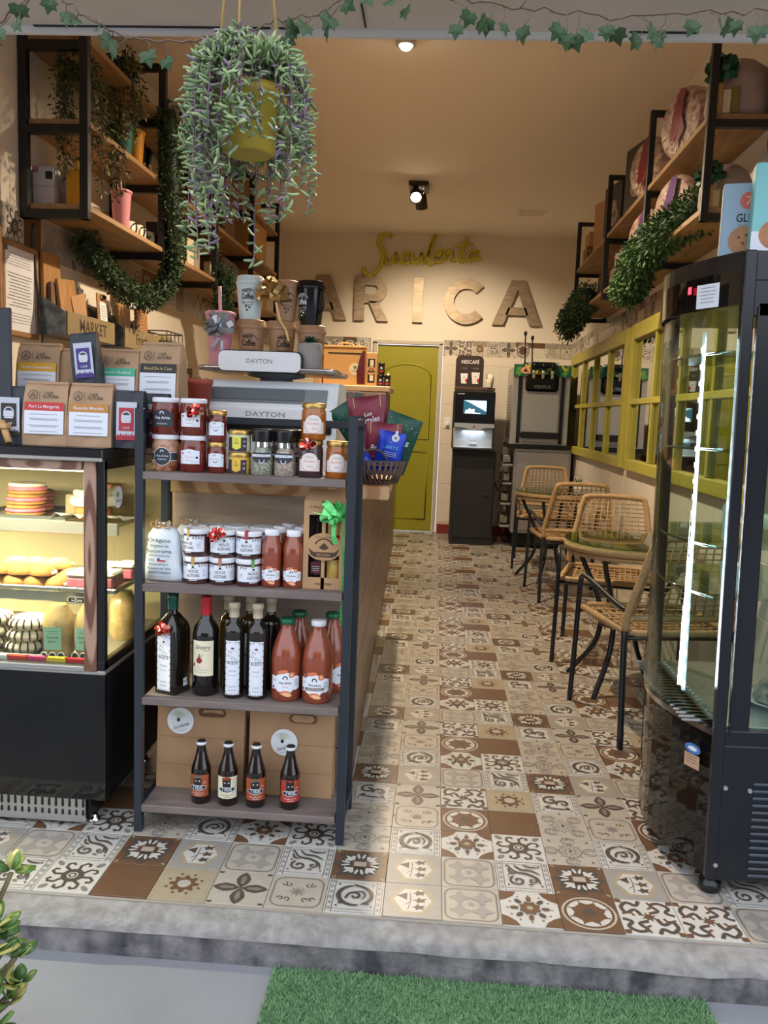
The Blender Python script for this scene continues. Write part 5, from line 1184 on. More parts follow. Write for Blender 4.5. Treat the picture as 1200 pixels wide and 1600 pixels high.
def slate(lab, loc, W, Hh, col, rz, ry=0, lines_=0):
    t = thing('foil_bag', lab, 'coffee bag', loc, rz, 'dark foil bags', ry=ry); b = MB(); gusset(b, W, .045, Hh, SLATE); b.build('bag_body', t)
    f = lambda u, v, w: (u, -.0285-w+.010*max(0, v/Hh-.5), v); b = MB(); e = W*.34; b.rect(-e, Hh*.14, e, Hh*.80, mat('silver_label', (196, 200, 214), .4), f); b.rect(-e*.75, Hh*.30, e*.72, Hh*.70, col, f, .0005)
    b.poly(arc(0, Hh*.55, e*.5, 0, 180, 8)+[(-e*.5, Hh*.47), (e*.5, Hh*.47)], mat('silver_print', (206, 208, 220), .4), f, .001); b.poly(arc(0, Hh*.55, e*.38, 20, 160, 8), DKLAB, f, .0014); b.rect(-e*.42, Hh*.44, e*.42, Hh*.465, LABP, f, .001); b.text('CAF\u00c9', 0, Hh*.355, .006, LABP, f, .001)
    for i in range(7): u = -e*.8+e*1.6*i/6; b.poly([(u-.005, Hh*.20), (u, Hh*(.245+.02*(i % 2))), (u+.005, Hh*.20)], col, f, .001)
    b.rect(-e, Hh*.14, e, Hh*.2, col, f, .0006); b.build('printed_label', t)
slate('dark foil bag with purple label leaning above the front kraft bags', (-1.015, 2.385, 1.292), .078, .152, c255('band_purple', 70, 54, 132), .05, ry=-.11)
slate('dark foil bag with black label beside the easel', (-1.210, 2.315, ZT), .088, .163, c255('band_dark', 52, 44, 42), .05)
slate('dark foil bag with red label behind the rack post', (-.868, 2.32, ZT), .090, .162, c255('band_crimson', 176, 44, 60), -.1)
slate('dark foil bag tucked behind the red-labelled bag', (-.812, 2.385, ZT), .08, .158, c255('band_crimson', 176, 44, 60), -.2)
t = thing('easel_chalkboard', 'dark chalkboard on a small pine easel at the edge of the frame', 'chalkboard', (-1.30, 2.29, ZT), 0)
b = MB(); b.box((0, 0, .21), (.20, .012, .34), SLATE, .003, M=TR(0, 0, 0, -.10, -.05)); b.build('board', t)
EAS = wood('easel_pine', (214, 172, 116), (186, 138, 84), (9, 9, 2)); b = MB(); b.box((0, -.02, .05), (.2, .03, .014), EAS, .002); b.build('ledge', t)
for s in (-1, 1): b = MB(); b.cyl((s*.075, -.012, .062), (s*.105, -.03, .004), .010, EAS, 6); b.build('leg', t)
b = MB(); b.cyl((0, .01, .25), (0, .07, .004), .008, EAS, 6); b.build('leg', t)

# ------------------------------------------------------------------ tall curved display fridge
FG = glass('fridge_glass', (228, 240, 236), 1.45)
FD = mat('navy_black_enamel', (20, 24, 30), .22); FK = mat('gloss_black_front', (16, 14, 13), .05)
t = thing('display_fridge', 'tall black display fridge with curved lit glass at the entrance', 'fridge', (.772, 2.13, 0), 0, None, 0, -.021); fr = t
FW, FDp = .44, .66
def bow_pts(n=14, out=0): return [(-(.085+out)*math.sin(PI*i/n)**.9-out*.2, .012+(FDp-.024)*i/n) for i in range(n+1)]
def wallc(b, z0, z1, m, out=0, th=.006):
    P = bow_pts(16, out); Q = [(x+th, y) for x, y in P][::-1]; b.prism(P+Q, z0, z1, m) if 0 else None
    n = len(P); vs = [(x, y, z) for z in (z0, z1) for x, y in P]; fs = [(i, i+1, n+i+1, n+i) for i in range(n-1)]; b.add(vs, fs, m, True)
    vs = [(x+th, y, z) for z in (z0, z1) for x, y in P]; b.add(vs, [f[::-1] for f in fs], m, True)
    b.add([(x, y, z1) for x, y in P]+[(x+th, y, z1) for x, y in P], [(i, i+1, n+i+1, n+i) for i in range(n-1)], m); b.add([(x, y, z0) for x, y in P]+[(x+th, y, z0) for x, y in P], [(i, n+i, n+i+1, i+1) for i in range(n-1)], m)
b = MB(); b.prism(bow_pts(16, .0)[::-1]+[(FW, .012), (FW, FDp-.012)][:0]+[(FW, 0.012), (FW, FDp-.012)], .05, .435, FK); b.build('base', t)
b = MB(); b.prism(bow_pts(16, .008)[::-1]+[(FW, .012), (FW, FDp-.012)], 1.555, 1.675, FD); wallc(b, 1.545, 1.63, FK, .011, .004); h = b.build('header', t)
b = MB(); b.box((-.083, .33-.16, 1.60), (.004, .016, .018), mat('red_display', (255, 40, 60), .4, emis=5), M=None); b.build('temperature_display', h)
b = MB(); f = lambda u, v, w: (-.060-w+u*-.35, .085+u, v); b.rect(-.03, 1.545, .03, 1.605, LABP, lambda u, v, w: (-.058-.62*u-w, .085+u, v), .004); b.lines(-.022, .022, 1.595, 5, .009, GREYINK, lambda u, v, w: (-.058-.62*u-w, .085+u, v), .0046, .002); b.build('notice_sticker', h)
b = MB()
for x in (.012,): b.box((x, .012, .86), (.03, .024, 1.63), FD, .003)
b.box((.062, .014, .99), (.05, .016, 1.12), FD, .003); b.box((.038, .006, .99), (.004, .01, 1.1), PLAST_K); b.box((FW-.03, .014, .99), (.06, .016, 1.12), FD, .003)
b.box((FW/2+.01, .014, 1.56), (FW-.02, .016, .09), FD, .003); b.box((FW/2+.01, .014, .425), (FW-.02, .02, .06), FD, .003); b.box((FW-.006, FDp/2, .86), (.012, FDp, 1.62), FD); b.box((FW/2, FDp-.006, .86), (FW, .012, 1.62), FD) if 0 else None
b.box((.012, FDp-.012, .86), (.03, .024, 1.63), FD, .003); b.build('side_frame', t)
b = MB(); b.box((FW/2, .012, .228), (FW, .02, .375), FD, .003); p = b.build('vent_panel', t)
b = MB(); b.box((0, 0, 0), (.34, .008, .009), mat('louver_edge', (58, 64, 74), .35), .003); LVM = b.mesh('louver')
for i in range(14): o = bpy.data.objects.new('louver', LVM); COL.objects.link(o); o.parent = p; o.location = (.275, .0, .06+.0195*i)
b = MB()
for x, z in ((.035, .30), (.022, .085), (.098, .295)): b = MB(); b.lathe([(.007, 0), (.006, .003)], CHROME, 10, M=TR(x, .002, z, PI/2)); b.build('screw_head', p)
for x, y in ((.02, .03), (.02, FDp-.05), (FW-.04, .03), (FW-.04, FDp-.05)):
    b = MB(); b.lathe([(.024, 0), (.03, .008), (.028, .03), (.014, .036), (.014, .052)], PLAST_K, 16, c=(x, y, 0)); b.build('foot', t)
b = MB(); wallc(b, .45, 1.55, FG, .0, .005); b.build('curved_glass', t)
b = MB(); b.box((FW/2+.03, .012, .985), (FW-.12, .005, 1.06), FG); b.build('glass_pane', t)
b = MB(); wallc(b, .437, .452, CHROME, .003, .006); b.build('glass_rim', t)
b = MB(); b.box((FW/2-.0, FDp/2, .45), (FW-.04, FDp-.06, .016), STEEL, .003)
for i in range(20): b.box((-.02, .06+.028*i, .462), (.10, .004, .006), CHROME)
b.build('deck_grille', t)
for z in (.79, .925, 1.18, 1.43):
    b = MB(); P = [(x+.02, y) for x, y in bow_pts(12)][1:-1]; b.prism(P[::-1]+[(FW-.03, .06), (FW-.03, FDp-.06)], z, z+.007, FG); n = len(P); b.tube([(x, y, z+.003) for x, y in P], .004, CHROME, 6); b.build('glass_shelf', t)
LEDC = mat('cool_led', (226, 240, 255), .5, emis=60); STR = mat('led_strip_tape', (214, 226, 240), .5, emis=.7)
b = MB(); b.box((-.040, .16, 1.0), (.008, .008, .98), STR)
s = b.build('led_strip', t)
b = MB()
for i in range(22):
    z = .53+.0435*i; b.box((-.0445, .1565, z), (.006, .006, .012), LEDC)
b.build('led_diodes', s)
l = light('AREA', (.772-.07, 2.13+.157, 1.0), 5, (.86, .93, 1), (0, -PI/2, 0), .9); l.data.shape = 'RECTANGLE'; l.data.size = .95; l.data.size_y = .01; l.rotation_euler = (PI/2, 0, -PI/2+.4); l.rotation_euler = (Matrix.Rotation(math.radians(-35), 3, 'Z') @ Matrix(((0, 0, -1), (0, 1, 0), (1, 0, 0)))).to_euler()
l2 = light('AREA', (.772+.25, 2.13+.33, 1.54), 5, (.9, .95, 1), (0, 0, 0), .3)
b = MB(); f = lambda u, v, w: (-.034-.55*u-w, .05+u, v); b.ell(0, .385, .024, .014, mat('blue_sticker', (70, 120, 190), .4), f, .006, 16); b.ell(0, .385, .014, .006, PAPER, f, .0066, 12); b.rect(-.022, .332, .024, .370, mat('tan_sticker', (190, 150, 124), .5), f, .006, 2); b.lines(-.016, .018, .362, 3, .008, DKLAB, f, .0066); b.build('brand_sticker', t)
def fr_item(nm, lab, cat, x, y, z, parts, grp=None):
    t = thing(nm, lab, cat, (.772+x, 2.13+y, z), 0, grp)
    for n_, pr, m in parts: b = MB(); b.lathe(pr, m, 20); b.build(n_, t)
WPL = mat('white_plate', (236, 236, 232), .3)
fr_item('cake_plate', 'white plate with dark berries low in the fridge', 'plate', .24, .22, .459, [('plate', [(.06, 0), (.11, .022), (.112, .026), (.06, .006)], WPL), ('berries', [(.05, .008), (.075, .02), (.06, .06), (.03, .085), (0, .09)], mat('dark_berries', (84, 60, 64), .5, noise=(40, .6), rgb2=(190, 170, 160), bump=(30, .8)))])
fr_item('layer_cake', 'cream layer cake on the second fridge shelf', 'cake', .24, .25, .933, [('base', [(.09, 0), (.09, .03)], mat('caramel_layer', (206, 166, 104), .6)), ('cream_top', [(.09, .03), (.09, .06), (.08, .066), (0, .066)], CRM)])
fr_item('dessert_cup', 'clear dessert cup on the lower fridge shelf', 'cup', .06, .18, .798, [('cup', [(.024, 0), (.034, .07), (.035, .072)], WPL), ('biscuit_top', [(.03, .05), (.03, .066), (0, .07)], CAKE)])
fr_item('dessert_cup', 'white dessert cup on the third fridge shelf', 'cup', .05, .2, .933, [('cup', [(.018, 0), (.022, .09), (.012, .11), (.012, .13)], WPL)])
fr_item('round_cheesecake', 'pale cheesecake on the third fridge shelf', 'cake', .26, .3, 1.188, [('base', [(.09, 0), (.09, .015)], CRUST), ('top', [(.088, .015), (.088, .05), (0, .052)], CRM)])
def cookie_box(lab, x, y, rz, m, big):
    t = thing('cookie_box', lab, 'box', (x, y, 1.676), rz); W, Hh = .15, .215*big
    b = MB(); b.box((0, .03, Hh/2), (W, .06, Hh), m, .002); b.build('carton', t)
    b = MB(); f = flat(-.0006); b.rect(-W/2, 0, W/2, .06, LABP, f) if big > 1 else None; b.ell(-.012, Hh-.045, .022, .022, mat('coral_badge', (206, 96, 78), .5), f, .0004, 20); b.text('7', -.012, Hh-.045, .022, mat('peach_ink', (236, 190, 170), .5), f, .0008)
    b.text('GLUTEN', .005, Hh-.088, .021, mat('teal_ink', (30, 110, 100), .5) if big > 1 else INK, f, .0004, width=.09, bold=.012); b.text('FREE COOKIES', .0, Hh-.108, .008, GREYINK, f, .0004, width=.07); ck = mat('cookie_print', (196, 138, 96), .6, noise=(30, .3))
    b.ell(0 if big > 1 else -.02, .052, .058 if big > 1 else .036, .042 if big > 1 else .036, ck, f, .0006, 24)
    if big <= 1:
        for u, v in ((-.03, .06), (-.012, .066), (-.02, .045), (-.006, .05)): b.ell(u, v, .004, .003, CHOC, f, .001, 8)
    b.build('printed_front', t)
cookie_box('pale blue cookie box on top of the fridge', .795, 2.28, -.25, mat('pale_blue_card', (150, 176, 196), .5), .92)
cookie_box('turquoise cookie box in front on top of the fridge', .845, 2.2, -.2, mat('turquoise_card', (130, 198, 200), .5), 1.06)
# ------------------------------------------------------------------ on the counter
CZ = 1.0195
t = thing('price_scale', 'grey and white price scale standing on the counter front', 'scale', (-.565, 2.90, CZ), 0)
GRYP = mat('grey_scale_plastic', (136, 142, 148), .4)
b = MB(); pr = [(-.17, 0), (-.17, .232), (-.12, .318), (.10, .318), (.14, .0)]
b.prism([(y, z) for y, z in pr], -.235, .235, PLAST_W, M=Matrix(((0, 0, 1, 0), (1, 0, 0, 0), (0, 1, 0, 0), (0, 0, 0, 1)))); b.build('housing', t)
a = math.atan2(.05, .086); M = TR(0, -.149, .268, -a)
b = MB(); b.box((0, -.004, .0), (.40, .008, .056), GRYP, .004, M=M); b.box((-.03, -.010, .0), (.31, .006, .044), mat('scale_display', (112, 120, 126), .25), .003, M=M); b.build('display_window', t)
b = MB(); b.box((0, -.175, .208), (.45, .014, .036), PLAST_W, .004); b.box((0, -.176, .168), (.44, .012, .04), PLAST_K, .003); b.text('DAYTON', 0, .208, .016, GRYP, flat(-.1825), width=.13, bold=.01); b.build('name_strip', t)
b = MB(); b.lathe([(.062, .317), (.056, .33), (.10, .338), (.10, .345)], GRYP, 24); b.build('neck', t)
b = MB(); b.box((0, 0, .352), (.46, .36, .012), mat('platter_steel', (176, 172, 164), .25, .8), .005); b.tube([(x, y, .356) for x, y in rrect(-.23, -.18, .23, .18, .03)], .006, CHROME, 6, closed=True); b.build('platter', t)
b = MB(); b.prism(rrect(-.135, 0, .135, .064, .018), -.012, .012, PLAST_W, M=TR(-.02, -.185, .346, PI/2)); b.prism(rrect(-.139, 0, .139, .070, .02), -.011, -.013+.026, PLAST_K, M=TR(-.02, -.170, .344, PI/2)); b.text('DAYTON', 0, .379, .014, GRYP, lambda u, v, w: (-.02+u, -.1975-w, v), width=.085, bold=.012); b.build('display_head', t)
ZP = CZ+.3585
def cup(lab, loc, col, r, h, rz=0, logo=INK, lid=True, bowm=None, handle=False, group='reusable coffee cups on the scale'):
    t = thing('coffee_cup', lab, 'cup', loc, rz, group); s = h/.125; hl = .02*s
    b = MB(); b.lathe([(r*.72, 0), (r*.74, .003), (r*.97, h-hl)], col, 24); b.build('cup_body', t)
    b = MB(); b.lathe([(r*1.0, h-hl-.004), (r*1.04, h-hl), (r*1.04, h-hl+.006), (r*.99, h-hl+.008), (r*.97, h-.003), (r*.9, h), (r*.86, h-.004), (0, h-.004)], col, 24); b.build('lid', t)
    b = MB()
    def f(u, v, w): R = r*(.74+.23*v/(h-hl))+.0012+w; return (R*math.sin(u/R), -R*math.cos(u/R), v)
    c = h*.53; q = h/.125
    b.text('Coffee', 0, c, .016*q, logo, f, .0, width=.036*q, bold=.02); b.text('Happy', -.003, c+.017*q, .009*q, logo, f, 0, width=.028*q, rot=.12, bold=.01); b.stroke(arc(.004, c, .0215*q, 20, 150, 10), .0016, logo, f, .0003); b.stroke(arc(.004, c-.002*q, .023*q, 195, 300, 8), .0014, logo, f, .0003); b.text('in the morning', 0, c-.0165*q, .0042*q, logo, f, 0, width=.033*q)
    for u, v, a_ in ((-.004, -.028, .8), (.006, -.031, -.5), (-.001, -.038, .5)): b.ell(u*q, c+v*q, .0036*q, .0026*q, logo, f, 0, 8, a_)
    b.build('printed_logo', t)
    if handle: b = MB(); b.tube(spline([(r*.9, .005, h*.8), (r*1.2, .005, h*.75), (r*1.15, .005, h*.4), (r*.8, .005, h*.3)], 4), .004, col, 6); b.build('handle', t)
    return t
TAUPE = mat('taupe_cup_plastic', (172, 132, 100), .4); PALE = mat('pale_cup_plastic', (206, 220, 220), .4); KCUP = mat('black_cup_plastic', (14, 13, 14), .12)
GBOW = mat('gold_satin', (186, 146, 84), .3, .4); SBOW = mat('silver_satin', (172, 176, 182), .3, .5)
cup('taupe cup at the left behind the scale head', (-.648, 2.86, ZP), TAUPE, .049, .166)
cup('pale blue cup stacked on the left taupe cup', (-.655, 2.86, ZP+.1635), PALE, .0475, .148)
t = cup('taupe cup with gold ribbon end in the middle of the scale', (-.545, 2.87, ZP), TAUPE, .049, .166, .35); 
t = cup('taupe cup with a big gold bow stacked in the middle', (-.532, 2.87, ZP+.1635), TAUPE, .043, .138, .2)
bow(t, GBOW, (-.045, -.048, .085), .062, 13, 4, tail=[([(-.035, -.05, .06), (-.02, -.052, .0), (.0, -.054, -.03), (.01, -.056, -.065)], .004)], flatten=.4)
cup('taupe cup behind the grey concrete pot', (-.442, 2.87, ZP), TAUPE, .049, .155, .5)
t = cup('glossy black cup stacked above the grey pot', (-.446, 2.87, ZP+.1525), KCUP, .049, .150, -.7, logo=PAPER, handle=True)
PINK = mat('pink_tumbler_plastic', (222, 152, 166), .4)
def tumbler(lab, loc, col, h, r, straw, rz=0, group=None, bowm=None, logo=True):
    t = thing('straw_tumbler', lab, 'tumbler', loc, rz, group)
    b = MB(); b.lathe([(r*.68, 0), (r*.7, .003), (r*.96, h-.014)], col, 22); b.build('tumbler_body', t)
    b = MB(); b.lathe([(r*.99, h-.016), (r*1.06, h-.013), (r*1.06, h-.004), (r*.9, h), (0, h)], col, 22); b.build('lid', t)
    b = MB(); b.cyl((0, 0, h-.002), (-.004, 0, h+straw), .006, mat('straw_pink', (222, 170, 176), .4) if col is PINK else PLAST_W, 8); b.build('straw', t)
    if logo:
        b = MB()
        def f(u, v, w): R = r*(.7+.26*v/h)+.0012+w; return (R*math.sin(u/R), -R*math.cos(u/R), v)
        b.ell(-.012, h*.66, .022, .026, mat('pale_sticker', (214, 196, 196), .6), f, 0, 18); b.ell(-.016, h*.72, .007, .006, mat('sage_print', (150, 176, 110), .6), f, .0004, 8); b.text('Suculenta', -.012, h*.64, .006, INK, f, .0004, width=.03); b.build('round_sticker', t)
    return t
t = tumbler('pink straw tumbler with a silver bow on the scale', (-.757, 2.86, ZP), PINK, .192, .050, .085)
bow(t, SBOW, (.012, -.053, .130), .060, 12, 8, tail=[([(.01, -.056, .1), (-.01, -.056, .07), (-.014, -.054, .055)], .006), ([(.02, -.055, .09), (.022, -.056, .04)], .004)], flatten=.4)
t = thing('concrete_pot', 'grey concrete pot with a green succulent on the scale corner', 'plant', (-.432, 2.775, ZP))
b = MB(); b.lathe([(.038, 0), (.042, .006), (.042, .085), (.038, .088), (.034, .08), (0, .078)], mat('grey_concrete_pot', (158, 152, 148), .8, noise=(40, .1)), 24); b.build('pot', t)
b = MB(); JG = mat('jade_green', (36, 92, 66), .45)
for k in range(3):
    for i in range(8):
        a = 2*PI*i/8+.4*k; c, s = math.cos(a), math.sin(a); l = .038-.009*k; z0 = .082+.006*k
        b.add([(0, 0, z0), (l*.6*c-.009*s, l*.6*s+.009*c, z0+.008), (l*c, l*s, z0+.010+.004*k), (l*.6*c+.009*s, l*.6*s-.009*c, z0+.008)], [(0, 1, 2, 3)], JG)
b.build('succulent', t, kind='stuff')
t = thing('terracotta_pot', 'small terracotta pot with a dry plant behind the salsa jars', 'plant', (-.775, 2.68, CZ))
TERRA = mat('terracotta', (176, 86, 72), .7)
b = MB(); b.lathe([(.030, .215), (.031, .215), (.04, .295), (.043, .296), (.044, .313), (.038, .313), (.036, .30), (0, .298)], TERRA, 22); b.box((0, 0, .1075), (.09, .09, .215), BLACK, .003); b.build('pot', t)
b = MB()
for i in range(40):
    a, r = rnd.uniform(0, 6.28), rnd.uniform(0, .032); b.cyl((r*math.cos(a), r*math.sin(a), .296), (r*1.2*math.cos(a), r*1.2*math.sin(a), .31+rnd.uniform(0, .012)), .003, mat('dry_moss', (120, 96, 86), .9), 4, r2=.001)
b.build('dry_stems', t, kind='stuff')
# basket with snack bags
t = thing('wicker_basket', 'brown wicker basket with arched handle on the counter corner', 'basket', (-.183, 2.65, CZ+.002), -.03); WK = mat('brown_wicker', (112, 86, 76), .65, noise=(60, .35))
b = MB(); rim = lambda k: [(x, y) for x, y in circ(0, 0, .064+.024*k, 28, ry=.048+.017*k)]
b.prism(rim(0), 0, .004, WK); b.tube([(x, y, .006) for x, y in rim(0)], .004, WK, 5, closed=True)
for k in (.85, 1.0): b.tube([(x, y, .072*k) for x, y in rim(k)], .0035, WK, 5, closed=True)
b.tube([(x, y, .036) for x, y in rim(.5)], .003, WK, 5, closed=True); b.build('rim', t)
b = MB()
for i in range(56):
    a = 2*PI*i/56; a2 = a+.12*(1 if i % 2 else -1); b.tube([((.064)*math.cos(a), .048*math.sin(a), .004), (.078*math.cos(a2), .058*math.sin(a2), .04), (.0885*math.cos(a), .0655*math.sin(a), .073)], .0046, WK, 4)
b.build('stakes', t, kind='stuff')
b = MB()
for s in (-1, 1): b.tube([(-.01+.045*math.cos(q), s*.052, .072+.038*math.sin(q)) for q in [PI*i/10 for i in range(11)]], .0035, WK, 6)
b.build('handle', t)
def snack(lab, loc, rz, ry, W, Hh, m, fn, rx=0):
    t = thing('snack_bag', lab, 'snack bag', loc, rz, 'snack bags in the wicker basket', rx=rx, ry=ry); b = MB(); nx, nz = 12, 12; vs = []; fs = []
    for s in (-1, 1):
        for j in range(nz+1):
            for i in range(nx+1):
                u, v = i/nx, j/nz; pf = .017*(max(0, math.sin(PI*u))**.6)*(max(0, math.sin(PI*v))**.5)+.0006; vs.append(((u-.5)*W, s*pf, v*Hh))
    K = (nx+1)*(nz+1)
    for j in range(nz):
        for i in range(nx): a = j*(nx+1)+i; fs += [(a, a+1, a+nx+2, a+nx+1), (K+a, K+a+nx+1, K+a+nx+2, K+a+1)]
    b.add(vs, fs, m, True); b.build('bag_body', t)
    def f(u, v, w):
        uu, vv = min(1, max(0, u/W+.5)), min(1, max(0, v/Hh)); pf = .017*(max(0, math.sin(PI*uu))**.6)*(max(0, math.sin(PI*vv))**.5)+.0006; return (u, -pf-.003-w, v)
    b = MB(); fn(b, f); b.build('printed_front', t); return t
MAR = mat('maroon_foil', (128, 34, 56), .32, .2, noise=(25, .2), bump=(16, .3)); FGR = mat('forest_foil', (14, 74, 58), .32, .2, noise=(20, .2), bump=(14, .3)); BLU = mat('royal_blue_foil', (22, 60, 190), .28, .2, bump=(14, .3)); GOLDI = mat('gold_print', (206, 172, 96), .4)
def f_por(s=1):
    def g(b, f):
        b.text('Los', .0, .108*s, .013*s, PAPER, f, slant=.15, rot=.12, bold=.012); b.text('Portales', .0, .088*s, .0185*s, PAPER, f, width=.072*s, slant=.15, rot=.12, bold=.012)
        for u in (-.042, .042): b.stroke([(u*s, .128*s), (u*s*1.05, .165*s)], .0022, GOLDI, f)
        b.text('galletas de vino', .0, .06*s, .006, GOLDI, f, rot=.1)
    return g
def f_grn(b, f):
    for i in range(26): b.ell(rnd.uniform(-.05, .05), rnd.uniform(.03, .17), .0012, .0012, PAPER, f, 0, 6)
    b.text('Pasas', .005, .10, .022, PAPER, f, width=.07, slant=.2, rot=.1, bold=.014)
def f_blu(b, f):
    LB = mat('cyan_print', (84, 190, 232), .4); b.ell(.012, .118, .012, .012, PAPER, f, 0, 16); b.rect(.008, .128, .016, .140, PAPER, f); b.text('ARTS', .006, .086, .0105, LB, f, width=.04, bold=.015); b.lines(-.02, .03, .07, 3, .006, PAPER, f); b.text('***', 0, .1, .006, LB, f)
    for i in range(10): b.ell(rnd.uniform(-.035, .035), rnd.uniform(.01, .13), .0012, .0012, LB, f, .0002, 6)
    b.ell(.012, .118, .006, .005, GREYINK, f, .0004, 8)
ZB = CZ+.03
snack('green foil snack bag leaning left at the back of the basket', (-.195, 2.735, ZB+.06), .1, -.60, .12, .20, FGR, f_grn)
snack('maroon snack bag with a gold edge, upper back of the basket', (-.208, 2.705, ZB+.085), .05, -.14, .125, .165, MAR, f_por())
snack('green foil snack bag leaning right in the basket', (-.155, 2.69, ZB+.015), -.05, .32, .115, .185, FGR, f_grn)
snack('maroon snack bag in the middle front of the basket', (-.175, 2.66, ZB+.0), -.02, .06, .115, .165, MAR, f_por())
snack('maroon snack bag half hidden behind the rack post', (-.232, 2.675, ZB+.0), .1, -.06, .08, .145, MAR, f_por(.75))
snack('royal blue snack bag in front in the basket', (-.158, 2.635, ZB+.005), -.03, .17, .085, .135, BLU, f_blu)
snack('small blue bag lying low at the left in the basket', (-.205, 2.628, ZB-.005), .1, -.5, .06, .075, BLU, lambda b, f: b.lines(-.012, .012, .04, 3, .006, PAPER, f))
# things further back on the counter
def kbox(name, lab, loc, d, m, cat='box', rz=0, fn=None, b_=.004, grp=None):
    t = thing(name, lab, cat, loc, rz, grp); b = MB(); b.box((0, 0, d[2]/2), d, m, b_); b.build('carton', t)
    if fn: b = MB(); fn(b, flat(-d[1]/2-.0006)); b.build('printed_front', t)
    return t
BX = mat('grey_printed_carton', (150, 138, 128), .6, noise=(12, .15))
t = kbox('espresso_machine', 'grey espresso machine housing on the counter behind the scale', (-.48, 4.725, 1.0002), (.40, .40, .36), BX, 'coffee machine', fn=lambda b, f: (b.rect(-.17, .26, -.10, .31, mat('flag_red', (190, 40, 48), .7), f), b.rect(-.17, .14, -.05, .23, mat('photo_print', (196, 150, 96), .6), f), [b.rect(.02+.045*i, .18, .055+.045*i, .33, GREYINK, f) for i in range(3)], b.rect(.05, .04, .17, .14, PLAST_K, f)))
b = MB(); b.box((.0, 0, .378), (.44, .4, .03), mat('pale_tray', (206, 184, 148), .5), .004); b.build('warming_tray', t)
kbox('red_carton', 'dark red carton standing at the right of the espresso machine', (-.305, 4.495, 1.0195), (.05, .04, .32), mat('dark_red_card', (140, 46, 46), .5))
ZW = 1.3935
def winebox(b, f):
    b.ell(.06, .09, .033, .033, CREAM, f, 0, 18); b.ell(.06, .10, .01, .01, mat('olive_mark', (128, 120, 80), .6), f, .0006, 8); b.text('Suculenta', .06, .08, .009, INK, f, .0006, width=.045); b.rect(-.09, .17, .1, .178, INK, f)
YK = mat('golden_kraft', (206, 160, 100), .7); t = kbox('gift_case', 'large kraft gift case with round sticker on the warming tray', (-.522, 4.66, ZW), (.235, .12, .205), YK, fn=winebox)
b = MB(); b.box((0, 0, .21), (.235, .125, .012), YK, .003); b.tube(arc(0, .215, .04, 0, 180, 8) and [(.05*math.cos(q), 0, .215+.02*math.sin(q)) for q in [PI*i/8 for i in range(9)]], .004, YK, 6); b.build('lid', t)
b = MB(); b.prism([(.075, .01), (.116, .01), (.116, .19), (.1, .19), (.085, .15), (.07, .08)], 0, .0012, mat('burgundy_glass', (92, 26, 28), .2), M=TR(0, -.0615, 0, PI/2)); b.build('side_opening', t)
def gb(b, f):
    b.rect(-.02, .02, .02, .15, INK, f); b.ell(0, .085, .026, .024, YK, f, .0006, 18); b.stroke(arc(0, .083, .015, 20, 160, 6), .004, mat('brown_print', (74, 52, 42), .7), f, .001); b.rect(-.02, .076, .02, .086, mat('brown_print', (74, 52, 42), .7), f, .001); b.rect(-.008, .11, .012, .145, CREAM, f, .0006); b.rect(-.008, .03, .012, .06, CREAM, f, .0006)
kbox('wine_carton', 'narrow kraft carton with cut-out window beside the gift case', (-.373, 4.66, ZW), (.062, .08, .185), YK, fn=gb)
JD = mat('dark_jar_glass', (52, 30, 26), .2, coat=.4)
for i, (x, dz) in enumerate(((-.322, 0), (-.284, 0), (-.318, .066))):
    jar(['small dark jar on the warming tray beside the wine carton', 'small dark jar at the right end of the warming tray', 'small dark jar stacked on another beside the wine carton'][i], (x, 4.64, ZW+dz), .018, .065, JD, BLACK, .01, lambda b, f: (b.rect(-.014, .012, .014, .045, DKLAB, f, 0, 4), b.ell(0, .036, .006, .006, LABP, f, .0004, 8), b.rect(-.012, .014, .012, .022, mat('flag_red', (190, 40, 48), .7), f, .0004)), group='small dark jars on the warming tray')
b = MB(); b.lathe([(.016, 0), (.018, .002), (.004, .08), (.002, .082)], CREAM, 14); o = b.build('paper_cone'); o.location = (-.285, 4.74, ZW+.0); tag(o, 'pale paper cone behind the small dark jars', 'cone')
# low goods between scale and espresso machine (seen under the platter)
for i, (x, w_, h_, m_) in enumerate(((-.78, .10, .30, YK), (-.66, .13, .33, mat('bark_box', (132, 104, 70), .7, noise=(30, .4))), (-.50, .10, .33, YK))):
    kbox('carton_box', ['yellow kraft carton behind the scale, left of the neck', 'bark-brown carton behind the scale neck', 'yellow kraft carton behind the scale, right of the neck'][i], (x, 3.5, 1.0), (w_, .12, h_), m_, grp='cartons behind the scale')
kbox('black_tray', 'dark glassy tray behind the right end of the scale', (-.38, 3.45, 1.0), (.14, .2, .33), mat('dark_speckled', (62, 52, 56), .4, noise=(60, .6), rgb2=(150, 140, 140)), 'tray')
kbox('kraft_box', 'tall kraft box behind the scale platter at the right', (-.665, 4.72, ZW-.0), (.04, .3, .17), mat('beige_card', (190, 150, 106), .7))

